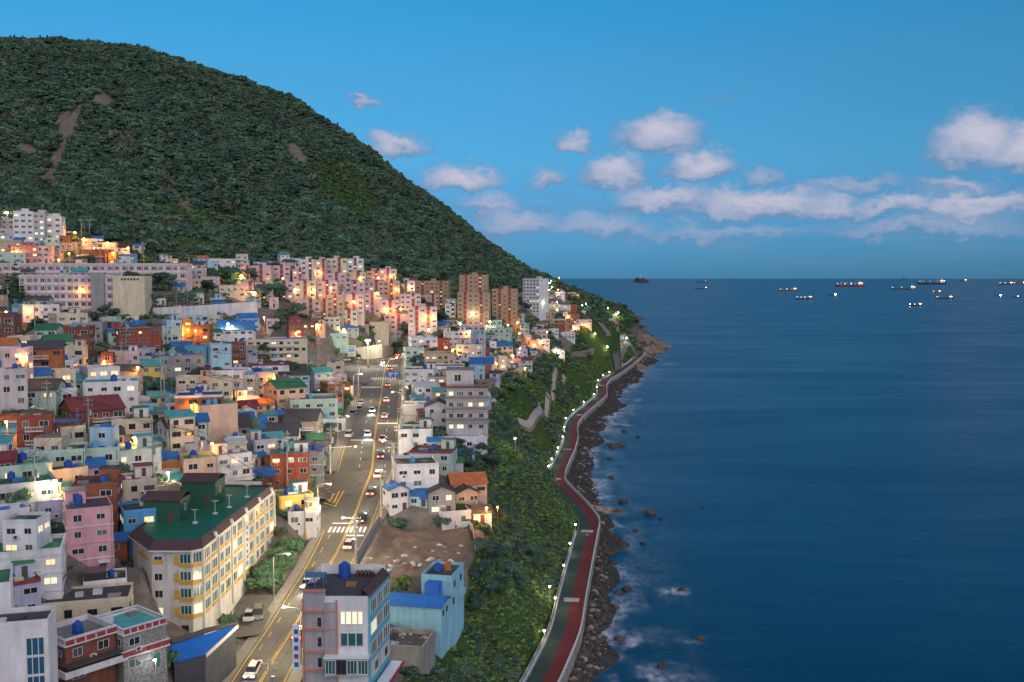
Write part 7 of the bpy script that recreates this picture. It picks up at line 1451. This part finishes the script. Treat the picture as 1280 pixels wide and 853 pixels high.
o = mb.build('shore_stones', RKM); tag(o, 'belt of dark wave-worn stones along the foot of the sea wall', 'stones', kind='stuff')
BR = [(812, 642, 1.9, 1, 'brown pointed sea rock standing alone off the bend'), (772, 640, 1.7, 1, None), (779, 683, 1.8, 0, None), (763, 598, 1.3, 0, None), (779, 628, 1.6, 0, None), (767, 559, 2.2, 1, None), (775, 557, 2.4, 1, None), (761, 556, 1.4, 1, None), (757, 640, 2.2, 2, None), (748, 640, 2.4, 2, None), (762, 574, 1.0, 0, None), (784, 737, 1.2, 0, None), (772, 742, 1.1, 1, None), (828, 834, 1.0, 0, None), (876, 800, 1.0, 1, None), (797, 547, 1.0, 0, None), (780, 540, 1.4, 0, None), (794, 664, .8, 0, None), (768, 690, 1.2, 0, None), (766, 705, 1.2, 0, None), (770, 760, 1.1, 1, None), (775, 800, 1.0, 1, None), (852, 738, .9, 0, None), (804, 680, .8, 0, None), (826, 649, .8, 0, None), (878, 634, .6, 1, None)]
for i, (u, v, s, m, lb) in enumerate(BR):
    p = PZ(u, v, 0); o = MB().add(*ROCK(s, i + 200, .8, 2)).build('boulder', RKM[m], None, (p[0], p[1], .1)); tag(o, lb or ['dark wet boulder breaking the water off the promenade', 'brown boulder in the shallows off the promenade', 'pale lamplit boulder beside the promenade bend'][m], 'boulder', ['dark boulders', 'brown boulders', 'pale boulders'][m] if not lb else None)
for i, (u, v, s, z) in enumerate([(800, 437, 12, 6), (808, 436, 13, 4), (815, 434, 12, 3), (818, 432, 11, 4), (823, 434, 7, 2), (803, 428, 11, 12), (807, 424, 10, 14), (798, 421, 10, 20), (811, 428, 10, 8), (804, 446, 8, 2), (795, 452, 7, 2), (800, 460, 6, 1), (822, 440, 7, 1), (833, 434, 6, 1)]):
    p = PZ(u, v, z); o = MB().add(*ROCK(s, i + 300, 1.0, 3)).build('cliff_rock', mat('headland_rock', (.19, .155, .125), .95, .4, .12, .6, bscale=.5, fine=.25), None, (p[0], p[1], z - s * .5)); tag(o, 'pale brown craggy rock at the tip of the headland', 'rock', 'headland rocks')

# ------------------------------------------------------------------ ships at anchor
M_sw = mat('ship_white', (.62, .62, .62), .6, .1, .05); HM = {'red': mat('hull_red', (.20, .045, .04), .6, .15, .05), 'blue': mat('hull_blue', (.03, .06, .16), .6, .15, .05), 'dark': mat('hull_dark', (.035, .04, .05), .6, .15, .05), 'tan': mat('hull_tan', (.12, .09, .06), .6, .15, .05)}
M_sl = mat('ship_light_warm', (.8, .7, .5), .5, 0, 1, emit=(1, .72, .36), es=16); M_slo = mat('ship_light_amber', (.8, .6, .4), .5, 0, 1, emit=(1, .42, .10), es=16); M_slw = mat('ship_flood_white', (.9, .9, .8), .5, 0, 1, emit=(1, .9, .62), es=60)
def ship(u0, u1, wl, hull, stern_right, cranes, lights, label, bright=1.0, high=1.0):
    uc = (u0 + u1) / 2; p = PZ(uc, wl, 0); d = p[1]; Ln = (u1 - u0) * d / F; B = Ln * .15; hh = Ln * .075 * high; root = thing('ship', label, 'ship', (p[0], p[1], 0), 0 if stern_right else math.pi, 'ships at anchor')
    st_ = [(-.5, 0, 1.25), (-.44, .55, 1.15), (-.36, .95, 1.0), (-.1, 1, .95), (.4, 1, .95), (.5, .85, 1.0)]; mb = MB(); n = len(st_); v = []
    for x, b, h in st_: xx = x * Ln; v += [(xx + (Ln * .02 if x == -.5 else 0), -b * B * .4, -2), (xx, -b * B / 2, h * hh), (xx, b * B / 2, h * hh), (xx + (Ln * .02 if x == -.5 else 0), b * B * .4, -2)]
    for i in range(n - 1): 
        for k in range(4): mb.f.append((i * 4 + k, (i + 1) * 4 + k, (i + 1) * 4 + (k + 1) % 4, i * 4 + (k + 1) % 4)); mb.m.append(0)
    mb.f += [(3, 2, 1, 0), tuple((n - 1) * 4 + k for k in range(4))]; mb.m += [0, 0]; mb.v = [tuple(map(float, q)) for q in v]; mb.build('hull', HM[hull], root)
    s0 = hh * .95; sh = Ln * .05; su = MB(); su.box(.28 * Ln, .44 * Ln, -B * .42, B * .42, s0, s0 + sh * 1.1).box(.30 * Ln, .41 * Ln, -B * .38, B * .38, s0 + sh * 1.1, s0 + sh * 2.0).box(.31 * Ln, .37 * Ln, -B * .45, B * .45, s0 + sh * 2.0, s0 + sh * 2.6); sp_ = su.build('superstructure', M_sw, root); MB().cyl(.42 * Ln, 0, s0 + sh, s0 + sh * 2.6, Ln * .018, Ln * .015, 8).build('funnel', HM['dark'], root); MB().tube([(.335 * Ln, 0, s0 + sh * 2.6), (.335 * Ln, 0, s0 + sh * 3.8)], Ln * .004, 5).build('mast', M_sw, root); MB().tube([(-.44 * Ln, 0, s0), (-.44 * Ln, 0, s0 + sh * 2)], Ln * .005, 5).build('foremast', M_sw, root)
    for k in range(cranes): x = (-.3 + k * .5 / max(1, cranes - 1 or 1)) * Ln; cr = MB().box(x - Ln * .008, x + Ln * .008, -B * .1, B * .1, s0, s0 + sh * 1.9); cr.bar((x, 0, s0 + sh * 1.8), (x + Ln * .08, 0, s0 + sh * 1.5), Ln * .008, Ln * .008); cr.build('deck_crane', M_sw, root)
    lm = {'w': M_sl, 'o': M_slo, 'F': M_slw}; px = d / F
    for k, ch in enumerate(lights):
        x = (.30 + .12 * (k % 3) / 2) * Ln if k < 3 else (-.42 + .7 * (k - 3) / max(1, len(lights) - 3)) * Ln; z = s0 + sh * (1.4 if k < 3 else .9); s = px * .19 * bright; MB().add(*ROCK(s, k, 1.0)).build('deck_light', lm[ch], root, (x, -B * .5, z))
    return root
SH_ = [(869, 885, 361.6, 'dark', True, 0, 'ww', 'small pale freighter with two lights, apart from the other ships', .9, 1), (870, 884, 353.2, 'dark', True, 0, '', 'faint grey ship far out beyond the small pale freighter', 1, 1), (973, 996.5, 364.2, 'red', True, 2, 'oowww', 'red-hulled cargo ship with two cranes and lit bridge', 1.1, 1), (994, 1015.5, 374.6, 'blue', True, 3, 'wwwwww', 'dark blue freighter strung with deck lights in front of the red cargo ship', 1.1, 1.4), (1036, 1046, 369.4, 'dark', True, 0, 'FF', 'small boat blazing with one white floodlight', 2.6, 1.3), (1043.5, 1080, 358.8, 'red', True, 4, 'owooww', 'long red bulk carrier with four cranes', 1.1, .9), (1112, 1145, 362.2, 'tan', True, 0, 'wwwww', 'long low brown tanker with lit bridge', 1, .6), (1136, 1152, 382.8, 'dark', True, 0, 'wwwFw', 'stubby dark ship with white lit deckhouse, closest to shore', 1.3, 1.6),
       (1146, 1182, 355.9, 'dark', True, 3, 'wowo', 'long dark bulk carrier on the far line of ships', 1, .9), (1166, 1175.5, 365.6, 'red', True, 0, 'oooo', 'small ship glowing with amber lights', 1.3, 1.4), (1169, 1191, 374.2, 'blue', True, 1, 'wwww', 'blue and white ship with raked bow near the stubby dark ship', 1, 1.3), (1199, 1208, 351.6, 'dark', True, 0, 'ooo', 'distant ship reduced to an amber glow on the horizon', 1.4, 1.6), (1248, 1266, 355.9, 'dark', True, 2, 'wwoww', 'far ship with a row of white deck lights', 1.1, 1), (1266, 1282, 355.5, 'red', True, 1, 'woww', 'far ship with white lights astern of the row-lit one', 1.1, 1), (1243, 1252, 370.6, 'dark', True, 0, 'FFo', 'small boat with dazzling amber white floodlight', 2.2, 1.4), (1264, 1274, 372.2, 'blue', True, 0, 'ww', 'small blue work boat beside the dazzling floodlit boat', 1, 1.6), (1127, 1133, 348.9, 'dark', True, 0, '', 'tiny pale ship on the horizon line', 1, 2)]
for a in SH_: ship(*a)
p = PZ(800, 353.6, 0); isl = thing('islet', 'small conical rock islet with a white lighthouse on the horizon', 'islet', (p[0], p[1], 0)); v, f = ROCK(1, 77, 1.0, 3); w = 8.5 * p[1] / F; MB().add([(x * w, y * w, z * w * .85 - w * .1) for x, y, z in v], f).build('rock', RKM[0], isl); MB().cyl(0, 0, w * .6, w * 1.15, w * .07, w * .05, 10).build('lighthouse', M_sw, isl)

# ------------------------------------------------------------------ labels for houses and street lamps
NUM = {1: 'one', 2: 'two', 3: 'three', 4: 'four', 5: 'five'}
LMK = [((-58, 185), 'near the green-roofed hotel'), ((-150, 412), 'below the school'), ((-115, 440), 'below the long white retaining wall'), ((-75, 505), 'near the floodlit junction'), ((-40, 300), 'beside the main road'), ((-25, 225), 'by the vacant lot'), ((-20, 280), 'beside the grey flats'), ((-12, 480), 'above the stone cliff wall'), ((-30, 610), 'below the ochre towers'), ((20, 800), 'below the white tower'), ((60, 950), 'near the far road'), ((-230, 500), 'on the upper slope above the school'), ((-110, 540), 'near the pink apartment blocks'), ((-100, 320), 'on the middle slope'), ((-85, 250), 'below the terrace parking'), ((-120, 250), 'on the dense left slope'), ((-70, 150), 'uphill of the flint house'), ((-90, 200), 'behind the tall pink house'), ((-60, 400), 'below the junction wall'), ((-30, 400), 'just right of the upper road'), ((50, 690), 'above the bushy cliff')]
def roof_txt(r):
    return ('flat %s roof' if r[0] == 'f' else ('%s gabled roof' if r[0] == 'g' else '%s sloping roof')) % RNAME[r[1]]
def feat(h):
    fl = h['fl']; o = []
    if 'T' in fl: o.append('two roof tanks')
    elif 't' in fl: o.append('a roof tank')
    if 'b' in fl and h['st'] > 1: o.append('white balconies')
    if 'r' in fl and h['roof'][0] == 'f': o.append('a maroon parapet')
    if 'w' in fl and h['roof'][0] == 'f': o.append('a white parapet')
    if 's' in fl and h['st'] > 1: o.append('an outside stair')
    if 'p' in fl and h['roof'][0] == 'f': o.append('a rooftop stair house')
    if 'n' in fl: o.append('a windowless front')
    return o
used = {}
named = [h for h in HOUSES if h['o'].get('label')]
for h in HOUSES:
    o = h['o']; kd_ = 'shed' if o.name.startswith('shed') else 'house'; o['category'] = o.get('category', kd_)
    if o.get('label'): used[o['label']] = [o]; continue
    lm = min(LMK, key=lambda L: (L[0][0] - h['p'][0]) ** 2 + (L[0][1] - h['p'][1]) ** 2)[1]; ft = feat(h)
    nb = sorted((g for g in HOUSES if g is not h), key=lambda g: (g['p'][0] - h['p'][0]) ** 2 + (g['p'][1] - h['p'][1]) ** 2)[:4]
    size = 'small ' if h['w'] < 5 else ('wide ' if h['w'] > 10 else '')
    def sd(g): return '%s house' % CNAME[g['c']] if g['roof'][0] == 'f' else '%s %s-roofed house' % (CNAME[g['c']], RNAME[g['roof'][1]])
    c0 = '%s%s-storey %s house with %s' % (size, NUM[h['st']], CNAME[h['c']], roof_txt(h['roof'])) if kd_ == 'house' else 'little %s house with %s' % (CNAME[h['c']], roof_txt(h['roof']))
    opts = []
    if ft: opts += ['%s and %s, %s' % (c0, ft[0], lm)]
    opts += ['%s, %s' % (c0, lm)]
    for g in nb: opts += ['%s%s, next to a %s' % (c0, ' and ' + ft[0] if ft else '', sd(g)), '%s beside a %s, %s' % (c0, sd(g), lm)]
    for g in nb[1:3]: opts += ['%s between a %s and a %s' % (c0, sd(nb[0]), sd(g))]
    opts = [x for x in opts if len(x.replace(',', '').split()) <= 16] or ['%s %s house, %s' % (NUM[h['st']] + '-storey', CNAME[h['c']], lm)]
    lab = next((x for x in opts if x not in used), opts[0]); used.setdefault(lab, []).append(o); o['label'] = lab; o['group'] = 'hillside houses' if kd_ == 'house' else 'low outbuildings'
lu = {}
for root, k, u, v, d in LAMPS:
    if root.get('label'): continue
    x, y, _ = root.location; nb = sorted(HOUSES, key=lambda g: (g['p'][0] - x) ** 2 + (g['p'][1] - y) ** 2)[:3]; cn = 'amber' if k == 'o' else 'white'
    opts = ['lit %s street lamp in front of the %s %s-storey house' % (cn, CNAME[g['c']], NUM[g['st']]) for g in nb] + ['lit %s street lamp beside the %s house with %s' % (cn, CNAME[g['c']], roof_txt(g['roof'])) for g in nb]
    if y > 470 and x < -50 and d > 470: opts = ['lit %s street lamp between the pink apartment rows' % cn]
    lab = next((s for s in opts if s not in lu), opts[0]); lu[lab] = 1; tag(root, lab, 'street lamp', 'lit street lamps')

# trees, poles and cables are told apart by the house they stand at
taken = set(used) | set(lu)
SHORT = {'garden trees': 'garden tree', 'trees among the pink blocks': 'round dark tree', 'cliff garden trees': 'dark garden tree', 'poles along the main road': 'concrete utility pole by the main road', 'pole among the small houses of the middle slope': 'concrete utility pole', 'pole among the cliff-top village houses': 'concrete utility pole', 'pole on the upper slope among the lamplit houses': 'concrete utility pole', 'cables over the roofs': 'dark power cables starting', 'trees by the terrace parking': 'leafy terrace tree', 'pole beside the parked cars left of the main road': 'concrete utility pole', 'tall road lamps': 'tall lit road lamp', 'cliff wall bushes': 'low bush', 'slope trees': 'dark tree on the green slope'}
for o in [o for o in col.objects if o.parent is None and o.get('group') in SHORT]:
    x, y = o.location[:2]; nb = sorted((h for h in HOUSES if not h['o'].name.startswith('shed')), key=lambda g: (g['p'][0] - x) ** 2 + (g['p'][1] - y) ** 2)[:5]; b0 = SHORT[o['group']]
    opts = ['%s beside the %s %s-storey house with %s' % (b0, CNAME[g['c']], NUM[g['st']], roof_txt(g['roof'])) for g in nb if math.hypot(g['p'][0] - x, g['p'][1] - y) < 40]
    opts = [t for t in opts if len(t.split()) <= 16 and t not in taken]
    if opts: o['label'] = opts[0]; taken.add(opts[0])
